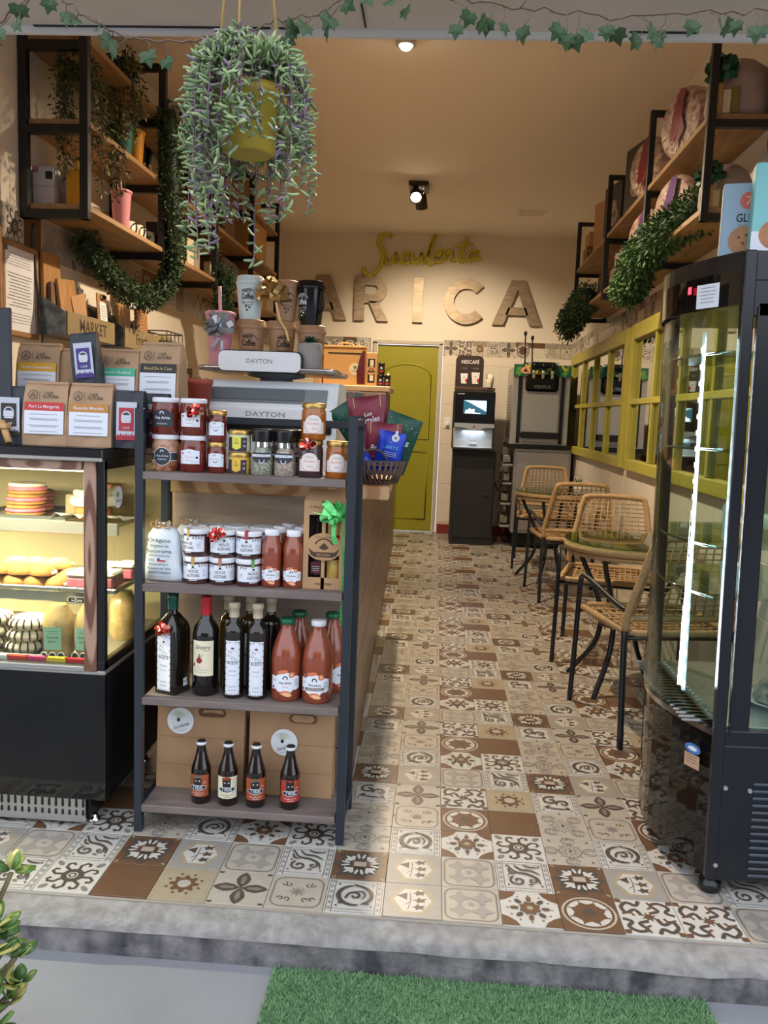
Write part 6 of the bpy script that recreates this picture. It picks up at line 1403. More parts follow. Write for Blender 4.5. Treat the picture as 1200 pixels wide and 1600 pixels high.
# ------------------------------------------------------------------ left wall: notice, holders, boards
t = thing('framed_notice', 'printed notice in a wooden frame on the left wall', 'picture', LT(3.46, .005, 1.70), PI/2+LRZ)
b = MB(); f = flat(-.014)
b.box((0, -.008, 0), (.27, .012, .36), PAPER, 0); b.build('sheet', t)
b = MB(); OAK = wood('light_oak_frame', (166, 126, 86), (136, 100, 66), (8, 8, 8))
for x in (-.135, .135): b.box((x, -.011, 0), (.02, .022, .38), OAK, .002)
for z in (-.18, .18): b.box((0, -.011, z), (.29, .022, .022), OAK, .002)
b.build('frame', t)
b = MB(); b.lines(-.105, .105, .14, 5, .011, GREYINK, f, 0, .003); b.lines(-.105, .105, .06, 11, .013, GREYINK, f, 0, .0045, .4); b.lines(-.105, .105, -.1, 4, .012, GREYINK, f, 0, .003); b.rect(-.115, .148, -.095, .17, DKLAB, f); b.build('print', t)
t = thing('framed_notice', 'second wooden frame at the very edge beside the printed notice', 'picture', LT(3.19, .005, 1.70), PI/2+LRZ); b = MB(); b.box((0, -.008, 0), (.2, .012, .42), CREAM); b.build('sheet', t); b = MB(); b.box((.11, -.012, 0), (.022, .024, .46), OAK, .002); b.box((-.11, -.012, 0), (.022, .024, .46), OAK, .002); b.build('frame', t)
GALV = mat('galvanised_steel', (124, 130, 134), .45, .6, noise=(22, .5), rgb2=(70, 76, 82)); SAGEB = mat('sage_sign_board', (142, 126, 92), .6, noise=(10, .15))
def holder(lab, y0, L, txt, tx):
    t = thing('wall_holder', lab, 'holder', LT(y0, .0, 1.535), PI/2+LRZ)       # local x runs into the shop, -y out of the wall
    b = MB()
    b.prism([(0.004, 0), (.15, 0), (.15, .10), (.004, .19)], -.004, 0, GALV, M=Matrix(((0, 0, 1, 0), (-1, 0, 0, 0), (0, 1, 0, 0), (0, 0, 0, 1))) @ TR(0, 0, 0)); b.prism([(0.004, 0), (.15, 0), (.15, .10), (.004, .19)], L-.004, L, GALV, M=Matrix(((0, 0, 1, 0), (-1, 0, 0, 0), (0, 1, 0, 0), (0, 0, 0, 1))))
    b.box((L/2, -.075, .003), (L, .15, .006), GALV); b.box((L/2, -.006, .09), (L, .006, .18), GALV); b.build('metal_box', t)
    b = MB(); b.box((L/2, -.152, .052), (L-.01, .01, .105), SAGEB, .002); b.build('sign_front', t)
    b = MB(); b.text(txt, tx, .055, .055, mat('sepia_ink', (70, 52, 38), .7), flat(-.158), bold=.012); b.build('lettering', t)
holder('galvanised wall holder with MARKET sign front', 3.60, .52, 'MARKET', .27); holder('galvanised wall holder with Fresh sign front', 4.24, .5, 'Fresh', .24)
def sheet(lab, y, d, z, w_, h_, m_, tilt=0, roll=0, cat='board', name='cutting_board', th=.014):
    b = MB(); b.prism(rrect(-w_/2, 0, w_/2, h_, .012), -th/2, th/2, m_, M=TR(0, 0, 0, PI/2)); o = b.build(name); o.location = LT(y, d, z); o.rotation_euler = (tilt, roll, PI/2+LRZ); tag(o, lab, cat, 'boards in the wall holders'); return o
TANB = wood('tan_board', (186, 142, 92), (160, 116, 72), (10, 10, 3))
sheet('tall tan board leaning at the left end of the MARKET holder', 3.72, .03, 1.60, .16, .30, TANB, -.03); sheet('folded brown paper menu in the MARKET holder', 3.70, .055, 1.60, .1, .17, mat('brown_menu', (120, 90, 70), .8), -.06, .08, 'menu', 'menu'); sheet('tilted tan board in the MARKET holder', 3.80, .075, 1.60, .17, .20, TANB, -.08, -.1); sheet('kraft envelope sticking out of the MARKET holder', 3.92, .09, 1.58, .15, .17, KRAFTC, -.1, -.25, 'envelope', 'envelope', .006)
t = thing('clipboard', 'small tan clipboard with white paper in the MARKET holder', 'clipboard', LT(4.02, .135, 1.62), PI/2+LRZ, None, -.06); b = MB(); b.box((0, 0, .075), (.11, .008, .15), TANB, .003); b.build('board', t); b = MB(); b.box((0, -.006, .06), (.08, .002, .10), PAPER); b.lines(-.03, .03, .09, 6, .012, GREYINK, flat(-.0075), 0, .003); b.build('paper', t); b = MB(); b.box((0, -.01, .135), (.05, .014, .02), CHROME, .004); b.build('clip', t)
for i, (y, w_, m_, l_) in enumerate(((4.22, .14, mat('grey_taupe_board', (112, 94, 82), .7), 'grey-brown board at the gap between the wall holders'), (4.42, .16, TANB, 'tan board in the Fresh holder, left'), (4.62, .16, wood('knotty_board', (190, 148, 100), (140, 92, 56), (6, 6, 6), rings=3), 'knotty wooden board in the Fresh holder, right'))): sheet(l_, y, .06+.02*i, 1.60, w_, .17, m_, -.05)
t = thing('wire_basket', 'black wire basket corner with glass bottles on the left wall', 'basket', LT(4.86, .02, 1.56), PI/2+LRZ); b = MB()
for z in (0, .06, .12): b.tube([(x, y, z) for x, y in ((0, 0), (.28, 0), (.28, -.14), (0, -.14))], .004, BLACK, 5, closed=True)
for x in (0, .07, .14, .21, .28): b.cyl((x, -.14, 0), (x, -.14, .12), .003, BLACK, 5)
b.build('wire_frame', t)
GL2 = glass('bottle_clear_glass', (226, 222, 206), 1.4)
for i in range(3):
    b = MB(); b.lathe([(.03, 0), (.034, .02), (.03, .07), (.018, .085), (.016, .10)], GL2, 14); o = b.build('glass_bottle'); o.location = LT(4.93+.08*i, .09, 1.566); tag(o, ['leftmost', 'middle', 'rightmost'][i]+' clear glass bottle in the black wire basket', 'bottle', 'clear bottles in the wire basket')
b = MB(); b.tube(spline([LT(3.575, .02, 2.0), LT(3.58, .014, 1.9), LT(3.585, .03, 1.72), LT(3.58, .05, 1.6), LT(3.585, .05, 1.47)], 6), .005, PLAST_K, 6); o = b.build('power_cable'); tag(o, 'black cable hanging down the left wall beside the notice', 'cable')
t = thing('wall_board', 'dark framed board low on the left wall behind the terracotta pot', 'picture', LT(4.9, .01, 1.02), PI/2+LRZ); b = MB(); b.box((.35, -.01, .23), (.9, .015, .46), mat('olive_parchment', (150, 136, 84), .7, noise=(8, .3))); b.build('panel', t); b = MB()
for x in (-.11, .81): b.box((x, -.015, .23), (.03, .03, .5), mat('dark_walnut', (60, 42, 34), .6), .003)
b.box((.35, -.015, .47), (.95, .03, .03), mat('dark_walnut', (60, 42, 34), .6), .003); b.build('frame', t)

# ------------------------------------------------------------------ goods on the left shelves
L1, L2, L3 = [z+.0252 for z in LZ]
TEAL = mat('teal_tumbler_plastic', (52, 118, 104), .4); AMB = mat('amber_tumbler_plastic', (214, 148, 40), .4)
tumbler('teal straw tumbler on the left middle shelf', LT(4.10, .205, L2), TEAL, .175, .05, .05, .6); tumbler('amber tumbler beside the teal one on the left middle shelf', LT(4.25, .205, L2), AMB, .19, .046, .0, .5, logo=False); tumbler('pink straw tumbler on the left lowest shelf', LT(4.07, .205, L1), PINK, .20, .05, .06, .4, logo=False)
t = thing('yellow_bag', 'yellow paper bag with handles in the first bay of the lowest shelf', 'bag', LT(3.66, .18, L1), .05); b = MB(); YB = mat('yellow_card', (214, 158, 40), .6); b.box((0, 0, .085), (.085, .06, .17), YB, .003); b.build('bag_body', t); b = MB(); b.tube([(.0, -.03, .17), (-.004, -.03, .20), (.004, -.03, .205), (.012, -.03, .2), (.012, -.03, .17)], .004, YB, 6); b.build('handle', t)
WB = mat('white_grey_card', (188, 188, 194), .6)
kbox('white_carton', 'lower white carton in the first bay of the left lowest shelf', LT(3.62, .06, L1), (.09, .09, .085), WB, rz=.1); kbox('white_carton', 'upper white carton with a dark square on the left lowest shelf', LT(3.62, .06, L1+.0852), (.09, .09, .085), WB, rz=.1, fn=lambda b, f: (b.rect(.01, .03, .04, .062, INK, f), b.rect(-.045, .055, -.02, .08, mat('mauve_print', (160, 110, 126), .6), f)))
kbox('kraft_sleeve', 'kraft sleeve leaning between white cartons and yellow bag', LT(3.72, .13, L1), (.02, .09, .13), KRAFTC, 'sleeve', .2); kbox('white_carton', 'tall white carton behind the stacked cartons on the left shelf', LT(3.74, .06, L1), (.09, .05, .2), WB)
GLASSJ = glass('jar_clear_glass', (222, 216, 204), 1.45)
for i, y in enumerate((3.86, 3.95)): b = MB(); b.lathe([(.03, 0), (.036, .01), (.036, .05), (.03, .06), (.032, .066)], GLASSJ, 14); o = b.build('glass_jar'); o.location = LT(y, .16, L1); tag(o, ['clear glass jar nearest the first frame on the left lowest shelf', 'clear glass jar beside the pink tumbler on the left lowest shelf'][i], 'jar', 'clear jars on the lowest shelf')
MUG = mat('cream_enamel', (222, 216, 200), .35)
def mug(lab, y, d, z, leaf=True, rz=.5, rimm=BLACK, hy=1):
    t = thing('enamel_mug', lab, 'mug', LT(y, d, z), rz, 'enamel mugs on the lowest shelf'); b = MB(); b.lathe([(.033, 0), (.037, .004), (.037, .08), (.034, .08), (.034, .01), (0, .01)], MUG, 20); b.build('mug_body', t)
    b = MB(); b.tube([(x, y_, .08) for x, y_ in circ(0, 0, .036, 20)], .002, rimm, 5, closed=True); b.build('rim', t)
    b = MB(); b.tube([(.037, 0, .065), (.055, 0, .068), (.06, 0, .045), (.052, 0, .022), (.037, 0, .02)], .004, rimm, 6); b.build('handle', t)
    if leaf:
        b = MB(); f = fcyl(.0375)
        for i in range(7): b.ell(rnd.uniform(-.02, .02), rnd.uniform(.018, .06), .014, .006, mat('leaf_print', (40, 96, 58), .6), f, .0003*i, 8, rnd.uniform(0, 3))
        b.build('leaf_print', t)
for i, y in enumerate((4.19, 4.27, 4.335, 4.43)): mug(['cream mug with leaf print next to the pink tumbler', 'plain cream mug second from the pink tumbler', 'cream mug with large leaf print on the left lowest shelf', 'cream mug with black handle at the end of the first bay'][i], y, .19+.01*(i % 2), L1, i != 1, -.4 if i < 3 else .2)
t = thing('wine_glass', 'empty stemmed glass behind the mugs on the left lowest shelf', 'glass', LT(4.36, .08, L1)); b = MB(); b.lathe([(.03, 0), (.028, .003), (.004, .008), (.004, .07), (.03, .1), (.035, .14), (.03, .17)], GLASSJ, 16, cap=False); b.build('bowl', t)
kbox('black_tin', 'tall black tin at the second frame on the left lowest shelf', LT(4.54, .20, L1), (.07, .09, .15), mat('black_tin_enamel', (20, 20, 22), .3), 'tin')
t = thing('moka_pot', 'black and chrome moka pot with grey handle on the left middle shelf', 'coffee pot', LT(4.40, .19, L2), .6); b = MB(); b.lathe([(.045, 0), (.05, .02), (.036, .07), (.036, .075)], CHROME, 10, smooth=False); b.lathe([(.036, .075), (.048, .14), (.045, .15), (.01, .17), (.012, .18), (0, .185)], PLAST_K, 10, smooth=False); b.build('pot_body', t); b = MB(); b.tube(spline([(.045, 0, .14), (.085, 0, .145), (.09, 0, .1), (.082, 0, .04)], 5), .009, GREYINK, 8); b.build('handle', t)
kbox('small_kraft_box', 'small pale kraft box in the second bay of the left middle shelf', LT(4.66, .20, L2+.09), (.06, .06, .05), YK); kbox('tea_carton', 'cream carton under the small kraft box in the second bay', LT(4.66, .20, L2), (.06, .07, .0898), CREAM, 'carton')
for i, y in enumerate((4.78, 4.9)): b = MB(); b.lathe([(.03, 0), (.035, .01), (.035, .08), (.02, .1), (.02, .12)], mat('dark_chrome_flask', (60, 50, 46), .12, .9), 16); o = b.build('flask'); o.location = LT(y, .2, L2); tag(o, ['dark shiny flask near the kraft box on the left middle shelf', 'dark shiny flask further along the left middle shelf'][i], 'flask', 'dark flasks')
BRB = mat('mahogany_box', (92, 40, 32), .4); kbox('red_brown_tin', 'red-brown tin in the second bay of the left middle shelf', LT(5.06, .2, L2), (.1, .12, .15), BRB, 'tin'); kbox('pale_carton', 'pale carton with dark figure at the third frame', LT(5.26, .2, L2), (.06, .07, .14), CREAM, 'carton', fn=lambda b, f: b.ell(0, .07, .012, .03, INK, f))
kbox('picture_box', 'long flat pale box on the top left shelf', LT(5.0, .2, L3), (.05, .5, .12), YK)
t = thing('round_sign', 'round white tag hanging at the second frame of the left shelves', 'sign', LT(4.6, .29, 2.66), .5); b = MB(); b.lathe([(.045, -.003), (.045, .003)], CREAM, 18, M=TR(0, 0, 0, PI/2)); b.build('disc', t)
for i, (y, m_, w_, h_) in enumerate(((4.68, PLAST_K, .03, .16), (4.76, CREAM, .07, .19), (4.88, mat('taupe_carton', (170, 160, 146), .6), .07, .14), (4.98, PLAST_K, .03, .17), (5.08, CREAM, .07, .18), (5.2, mat('taupe_carton', (170, 160, 146), .6), .07, .16))):
    kbox('upright_carton', ['thin black carton first in the second bay of the lowest shelf', 'cream carton with small dark mark beside the thin black one', 'taupe carton with bottle picture in the second bay', 'thin black carton between taupe and cream ones', 'cream carton beside the inner thin black one', 'taupe carton at the far end of the second bay'][i], LT(y, .2, L1), (.06, w_, h_), m_, 'carton', -.3, (lambda b, f, h_=h_: b.ell(0, h_*.5, .01, .02, INK, f)) if i in (1, 2, 4) else None, grp='cartons in the second bay')
LEATH = mat('brown_leather', (74, 38, 30), .45, noise=(14, .4), rgb2=(44, 24, 20))
kbox('hamper_box', 'large mahogany hamper box in the third bay of the left middle shelf', LT(5.72, .2, L2), (.16, .34, .24), BRB, 'hamper'); kbox('dark_hamper', 'dark brown leather hamper in the third bay of the lowest shelf', LT(5.75, .2, L1), (.2, .42, .18), LEATH, 'hamper', b_=.02); kbox('small_white_carton', 'small white carton in front of the leather hamper', LT(5.5, .21, L1), (.05, .05, .12), CREAM, 'carton')
kbox('kraft_gift_box', 'tall kraft gift box in the fourth bay of the top left shelf', LT(6.75, .17, L2+.0), (.16, .5, .3), YK); kbox('kraft_gift_box', 'kraft gift box in the fourth bay of the left lowest shelf', LT(6.8, .17, L1), (.16, .5, .25), YK)
kbox('kraft_gift_box', 'kraft gift box standing on the top left shelf near the wall corner', LT(6.62, .16, L3), (.16, .4, .22), YK)
b = MB(); b.lathe([(.05, -.004), (.05, .004)], CREAM, 18, M=TR(0, 0, 0, PI/2)); b.lathe([(.018, -.005), (.018, .005)], mat('taupe_carton', (170, 160, 146), .6), 12, M=TR(0, 0, 0, PI/2)); o = b.build('round_tag'); o.location = LT(6.45, .26, L1+.15); tag(o, 'round cream disc leaning at the fourth frame', 'disc')
jar('dark jar in front of the kraft box on the fourth bay lowest shelf', LT(6.4, .24, L1), .035, .12, JD, BLACK, .02)

# ------------------------------------------------------------------ leafy things
def leafcloud(b, pts, r, n, ln, mats, wd=.4, droop=.2):
    """small leaf blades scattered around a path"""
    for i in range(n):
        k = rnd.random()*(len(pts)-1); j = int(k); p = Vector(pts[j]).lerp(Vector(pts[min(j+1, len(pts)-1)]), k-j)
        d = Vector((rnd.gauss(0, 1), rnd.gauss(0, 1), rnd.gauss(0, 1))); d.normalize(); rr = r*(.5+.5*rnd.random()**.7); o = p+d*rr
        t = (d+Vector((rnd.gauss(0, .5), rnd.gauss(0, .5), rnd.gauss(0, .5)-droop))); t.normalize(); s = t.cross(Vector((rnd.gauss(0, 1), rnd.gauss(0, 1), rnd.gauss(0, 1))));
        if s.length < 1e-3: continue
        s.normalize(); l = ln*rnd.uniform(.6, 1.2); q = s*l*wd*.5; m_ = o+t*l*.5
        b.add([o, m_+q, o+t*l, m_-q], [(0, 1, 2, 3)], mats[rnd.randrange(len(mats))])
BOXG = [mat('box_leaf_'+str(i), c, .6) for i, c in enumerate(((36, 62, 34), (52, 84, 44), (28, 48, 30), (66, 98, 52)))]
def garland(lab, pts, r, n, ln, mats=BOXG, cat='garland', name='leaf_garland', ru=None):
    t = thing(name, lab, cat, pts[0]); P = spline([tuple(Vector(p)-Vector(pts[0])) for p in pts], 6)
    b = MB(); b.tube(P, r*.62, mats[2], 8); b.build('core', t); b = MB(); leafcloud(b, P, r, n, ln, mats); b.build('leaves', t, kind='stuff'); return t
garland('thick green boxwood garland looping from the left shelves down to the wall', [LT(4.36, .335, 2.74), LT(4.36, .345, 2.5), LT(4.40, .345, 2.3), LT(4.46, .335, 2.1), LT(4.50, .30, 1.95), LT(4.42, .26, 1.83), LT(4.27, .22, 1.79), LT(4.10, .17, 1.84), LT(3.97, .12, 1.93), LT(3.90, .10, 2.0)], .062, 7000, .024)
garland('second boxwood garland hanging below the third frame on the left', [LT(5.42, .33, 2.12), LT(5.46, .33, 2.0), LT(5.52, .30, 1.86), LT(5.62, .26, 1.78)], .065, 2500, .026)
BOXR = [mat('bright_box_leaf_'+str(i), c, .6) for i, c in enumerate(((52, 88, 46), (76, 118, 60), (40, 66, 38), (92, 130, 70)))]
garland('bushy green garland hanging from the right shelves above the near mirror', [RT(3.75, .17, 2.17), RT(4.0, .25, 2.13), RT(4.35, .29, 2.08), RT(4.62, .27, 2.01), RT(4.75, .27, 1.97)], .098, 7000, .030, BOXR)
garland('small green garland bush at the far end of the right shelves', [RT(6.15, .27, 2.14), RT(6.5, .30, 2.06), RT(6.75, .32, 1.97)], .105, 4000, .030)
FERN = [mat('trailing_leaf_'+str(i), c, .6) for i, c in enumerate(((72, 84, 52), (104, 108, 62), (52, 66, 44), (142, 132, 76)))]
def trailing(lab, loc, n, spread, length, dens, seed):
    t = thing('trailing_plant', lab, 'plant', loc); b = MB(); bl = MB(); r_ = random.Random(seed)
    for i in range(n):
        x, y = r_.gauss(0, spread), r_.gauss(0, spread); l = length*r_.uniform(.5, 1); P = spline([(x*.3, y*.3, .02), (x*.8, y*.8, .03), (x*1.1, y*1.1, -l*.4), (x*1.15+.01, y*1.15, -l)], 4); b.tube(P, .0015, FERN[2], 4); leafcloud(bl, P, .022, dens, .03, FERN, .35, .6)
    leafcloud(bl, [(0, 0, 0), (0, 0, .06)], spread*1.6, 200, .03, FERN); b.build('stems', t, kind='stuff'); bl.build('leaves', t, kind='stuff'); return t
trailing('dark trailing plant hanging through the first frame of the left shelves', LT(3.62, .18, 2.62), 12, .05, .5, 130, 2); trailing('pale trailing plant spilling over the left top shelf edge', LT(4.02, .22, 2.80), 12, .045, .32, 110, 5); trailing('yellowish trailing plant at the third frame of the left shelves', LT(5.5, .26, 2.45), 5, .03, .3, 40, 6); trailing('trailing plant with pale flowers behind the first frame upright', LT(3.86, .27, 2.48), 7, .03, .35, 90, 9)
# hanging succulent basket at the entrance
t = thing('hanging_succulent', 'yellow hanging pot overflowing with trailing grey-green succulent', 'plant', (-.402, 1.72, 1.80))
YP = mat('mustard_pot', (186, 160, 52), .5, noise=(10, .2)); b = MB(); b.lathe([(.046, -.05), (.052, -.045), (.064, .055), (.069, .057), (.069, .075), (.062, .075), (.06, .055), (0, .053)], YP, 26); b.build('pot', t)
STG = mat('yellow_cord', (190, 156, 90), .7); b = MB()
for p, q in (((-.062, -.0, .15), (-.03, .0, .62)), ((-.008, -.072, .09), (-.016, -.01, .62)), ((.05, .03, .15), (.0, .0, .62))): b.cyl(p, q, .0024, STG, 6)
b.tube([(-.015, 0, .60), (-.015, 0, .66), (-.015, .03, .70), (-.015, .05, .68)], .004, BLACK, 6); b.build('hanger', t)
SUC = [mat('ruby_leaf_'+str(i), c, .4) for i, c in enumerate(((132, 154, 104), (158, 176, 128), (104, 128, 84), (140, 152, 126), (126, 112, 128)))]
PST = mat('purple_stem', (128, 88, 120), .6)
r_ = random.Random(11); bs = MB(); bl = MB()
def banana(b, o, d, l, m):
    d = d.normalized(); s = d.cross(Vector((r_.gauss(0, 1), r_.gauss(0, 1), r_.gauss(0, 1)))).normalized(); q = s.cross(d); w_ = l*.125; bend = q*l*.12
    vs = []; 
    for k, wk in ((0, .45), (.35, 1), (.75, .9)):
        c = o+d*l*k+bend*math.sin(PI*k)
        for j in range(4): a = PI/2*j; vs.append(c+s*math.cos(a)*w_*wk+q*math.sin(a)*w_*wk)
    vs.append(o+d*l); fs = [(i*4+j, i*4+(j+1) % 4, i*4+4+(j+1) % 4, i*4+4+j) for i in range(2) for j in range(4)]+[(8+j, 8+(j+1) % 4, 12) for j in range(4)]
    b.add(vs, fs, m, True)
for i in range(100):
    a = r_.uniform(0, 6.28) if i > 18 else r_.uniform(2.6, 4.4); R = r_.uniform(.072, .118); c, s = math.cos(a), math.sin(a)
    front_gap = (abs((a-4.98)) < .24); l = r_.choice([.02, .04, .06, .09, .13, .18]) if not front_gap else r_.uniform(.0, .06)
    if a > 2.5 and a < 4.6: l *= 1.3
    if i in (3, 8, 21, 40): l = .27
    P = spline([(c*.03, s*.03, .085), (c*R*.6, s*R*.6, .13+r_.uniform(0, .03)), (c*R, s*R, .09), (c*R*1.08, s*R*1.08, .02-l*.4), (c*R*(1.05+r_.uniform(-.1, .12)), s*R*1.05, .02-l)], 5)
    bs.tube(P, .0011, PST, 4)
    L_ = 0; n = int(20+l*170)
    for k in range(n):
        q = (k+r_.random())/n*(len(P)-1); j = min(int(q), len(P)-2); p = Vector(P[j]).lerp(Vector(P[j+1]), q-j)
        d = Vector((c*.5+r_.gauss(0, .7), s*.5+r_.gauss(0, .7), r_.gauss(.1, .5)))
        banana(bl, p, d, r_.uniform(.019, .030), SUC[r_.randrange(5) if r_.random() < .5 else r_.randrange(3)])
for i in range(360):
    a = r_.uniform(0, 6.28); R = .10*math.sqrt(r_.random()); p = Vector((R*math.cos(a), R*math.sin(a), .10+.035*(1-R/.1)+r_.uniform(-.01, .02))); banana(bl, p, Vector((math.cos(a)+r_.gauss(0, .5), math.sin(a)+r_.gauss(0, .5), 1+r_.gauss(0, .4))), r_.uniform(.022, .032), SUC[r_.randrange(3)])
bs.build('stems', t, kind='stuff'); bl.build('leaves', t, kind='stuff')
# ivy garlands under the lintel
IV = mat('ivy_leaf', (50, 80, 40), .5, noise=(30, .3)); IVM = MB()
lf = [(0, 0), (-.25, -.12), (-.62, .05), (-.5, .28), (-.62, .55), (-.28, .55), (0, 1), (.28, .55), (.62, .55), (.5, .28), (.62, .05), (.25, -.12)]
vs = [(x, y, .12*abs(x)-.1*y*y) for x, y in lf]+[(0, .4, .06)]; IVM.add(vs, [(12, i, (i+1) % 12) for i in range(12)], IV, False); IVME = IVM.mesh('ivy_leaf')
def ivy(lab, path, n, seed, down=.03):
    r_ = random.Random(seed); t = thing('ivy_garland', lab, 'garland', path[0], 0, 'ivy garlands under the lintel'); P = spline([tuple(Vector(p)-Vector(path[0])) for p in path], 8)
    b = MB(); b.tube([(x, y+r_.gauss(0, .003), z+r_.gauss(0, .004)) for x, y, z in P], .0022, mat('ivy_vine', (104, 84, 70), .7), 5)
    for i in range(n):
        q = (i+.3+.4*r_.random())/n*(len(P)-1); j = min(int(q), len(P)-2); p = Vector(P[j]).lerp(Vector(P[j+1]), q-j); up = r_.random() < .3
        e = p+Vector((r_.gauss(0, .014), r_.uniform(-.02, .01), (.018 if up else -down*r_.uniform(.5, 1.2)))); b.tube([p, (p+e)/2+Vector((.006, 0, .002)), e], .0012, mat('ivy_vine', (104, 84, 70), .7), 4)
        o = bpy.data.objects.new('leaf', IVME); COL.objects.link(o); o.parent = t; o.location = e; s = r_.uniform(.027, .036); o.scale = (s, s, s); o.rotation_euler = (PI/2+r_.gauss(0, .35), PI+r_.gauss(0, .5) if not up else r_.gauss(0, .6), r_.gauss(0, .5))
    b.build('vine', t)
ivy('ivy garland at the upper left corner of the entrance', [(-.52, 1.72, 2.16), (-.80, 1.74, 2.10), (-.90, 1.75, 2.03), (-1.0, 1.76, 1.98), (-1.12, 1.78, 1.96)], 12, 3)
ivy('ivy garland sagging behind the hanging pot', [(-.95, 1.84, 2.17), (-.84, 1.84, 2.10), (-.74, 1.84, 2.04), (-.62, 1.83, 2.01), (-.50, 1.83, 2.02), (-.40, 1.83, 2.05), (-.30, 1.84, 2.07), (-.22, 1.84, 2.12), (-.17, 1.85, 2.18)], 22, 4)
ivy('long ivy garland across the right half of the entrance', [(-.22, 1.86, 2.14), (-.05, 1.86, 2.115), (.12, 1.86, 2.10), (.30, 1.86, 2.085), (.48, 1.86, 2.09), (.66, 1.86, 2.10), (.82, 1.86, 2.11)], 36, 8, .04)

# ------------------------------------------------------------------ goods on the right shelves
Q1, Q2 = [z+.0252 for z in RZ]
FLOR = mat('floral_wrap', (206, 186, 170), .5, noise=(26, .6), rgb2=(150, 116, 104)); LILAC = mat('lilac_gauze', (176, 156, 150), .7, noise=(14, .25))
RBN, PBN, GBN = mat('burgundy_ribbon', (130, 36, 46), .4), mat('purple_ribbon', (88, 44, 112), .4), mat('dark_green_ribbon', (30, 84, 56), .4)
def drum(lab, y, d, z, R, L, m, rb, rz=0, spots=True):
    """round wrapped parcel standing on its rim, face towards the room"""
    t = thing('wrapped_parcel', lab, 'parcel', RT(y, d, z+R), -PI/2+RRZ+rz, 'round wrapped parcels'); M = TR(0, 0, 0, PI/2)
    b = MB(); b.lathe([(R*.86, -L/2), (R, -L/2+.02), (R, L/2-.02), (R*.86, L/2)], m, 26, M=M); b.build('wrapped_drum', t)
    if spots:
        b = MB(); f = flat(-L/2-.001); sp = [mat('spot_taupe', (140, 116, 104), .6), mat('spot_rose', (160, 96, 92), .6), mat('spot_ivory', (222, 208, 192), .6)]
        for i in range(46):
            a, r = rnd.uniform(0, 6.28), R*.80*math.sqrt(rnd.random()); b.ell(r*math.cos(a), r*math.sin(a), rnd.uniform(.006, .016), rnd.uniform(.004, .009), sp[i % 3], f, .0002*(i % 9), 8, a)
        b.build('floral_print', t)
    if rb:
        b = MB(); f = flat(-L/2-.004)
        b.add([f(-.01, R*.95, 0), f(.05, R*.85, .012), f(.03, R*.15, .012), f(-.04, R*.2, .008)], [(0, 1, 2, 3)], rb); b.add([f(-.04, R*.2, .010), f(.03, R*.15, .012), f(.045, -R*.25, .004), f(-.01, -R*.75, .012), f(-.01, -R*.4, .006), f(-.05, -R*.5, .006)], [(0, 1, 2, 3, 4, 5)], rb)
        b.build('ribbon', t)
    return t
drum('floral round parcel with burgundy ribbon, nearer one on the right upper shelf', 4.02, .19, Q2, .155, .10, FLOR, RBN, .40)
drum('floral round parcel with burgundy ribbon, further one on the right upper shelf', 4.70, .19, Q2, .155, .10, FLOR, RBN, .40)
drum('round parcel with purple ribbon, nearer one on the right lower shelf', 4.1, .18, Q1, .15, .10, FLOR, PBN, .40); drum('round parcel with purple ribbon, further one on the right lower shelf', 4.70, .18, Q1, .145, .10, FLOR, PBN, .40)
def bundle(lab, y, d, z, R):
    t = thing('gauze_hamper', lab, 'hamper', RT(y, d, z), -.1, 'gauze-wrapped hampers'); n = 18; vs = []; fs = []; prf = [(R*.95, 0), (R*1.05, R*.4), (R, R*1.1), (R*.75, R*1.6), (R*.4, R*1.85)]
    for a, h_ in prf: vs += [(a*(1+.05*math.sin(3*i+h_*30))*math.cos(2*PI*i/n), a*(1+.05*math.cos(2*i+h_*22))*math.sin(2*PI*i/n)*.8, h_) for i in range(n)]
    for j in range(4): fs += [(j*n+i, j*n+(i+1) % n, j*n+n+(i+1) % n, j*n+n+i) for i in range(n)]
    fs += [tuple(range(n))[::-1], tuple(range(4*n, 5*n))]; b = MB(); b.add(vs, fs, LILAC, True); b.build('gauze_wrap', t)
    b = MB()
    b.add([(-R*.95, -.08, R*1.3), (-R*.7, -.09, R*1.3), (-R*.62, -.09, R*.6), (-R*.85, -.09, R*.5)], [(0, 1, 2, 3)], GBN); b.build('green_tail', t); bow(t, GBN, (-R*.75, -R*.72, R*1.25), R*.62, 16, int(y*100), nm='green_bow', flatten=.7)
    b = MB()
    for i, (x, h_) in enumerate(((-R*.8, R*.9), (-R*.55, R*.7), (-R*.3, R*.8))): b.box((x, -R*.85, h_/2+.004), (.03, .012, h_), [mat('pale_gold_wrap', (190, 160, 96), .35), mat('cream_tissue', (220, 204, 176), .6), mat('olive_wrap', (128, 120, 66), .5)][i], .003)
    b.build('packets', t)
bundle('gauze-wrapped hamper with green bow on the right upper shelf', 3.55, .12, Q2, .125); bundle('gauze-wrapped hamper with green bow on the right lower shelf', 3.58, .13, Q1, .105)
DKC = mat('dark_tea_carton', (44, 36, 32), .45, noise=(8, .3))
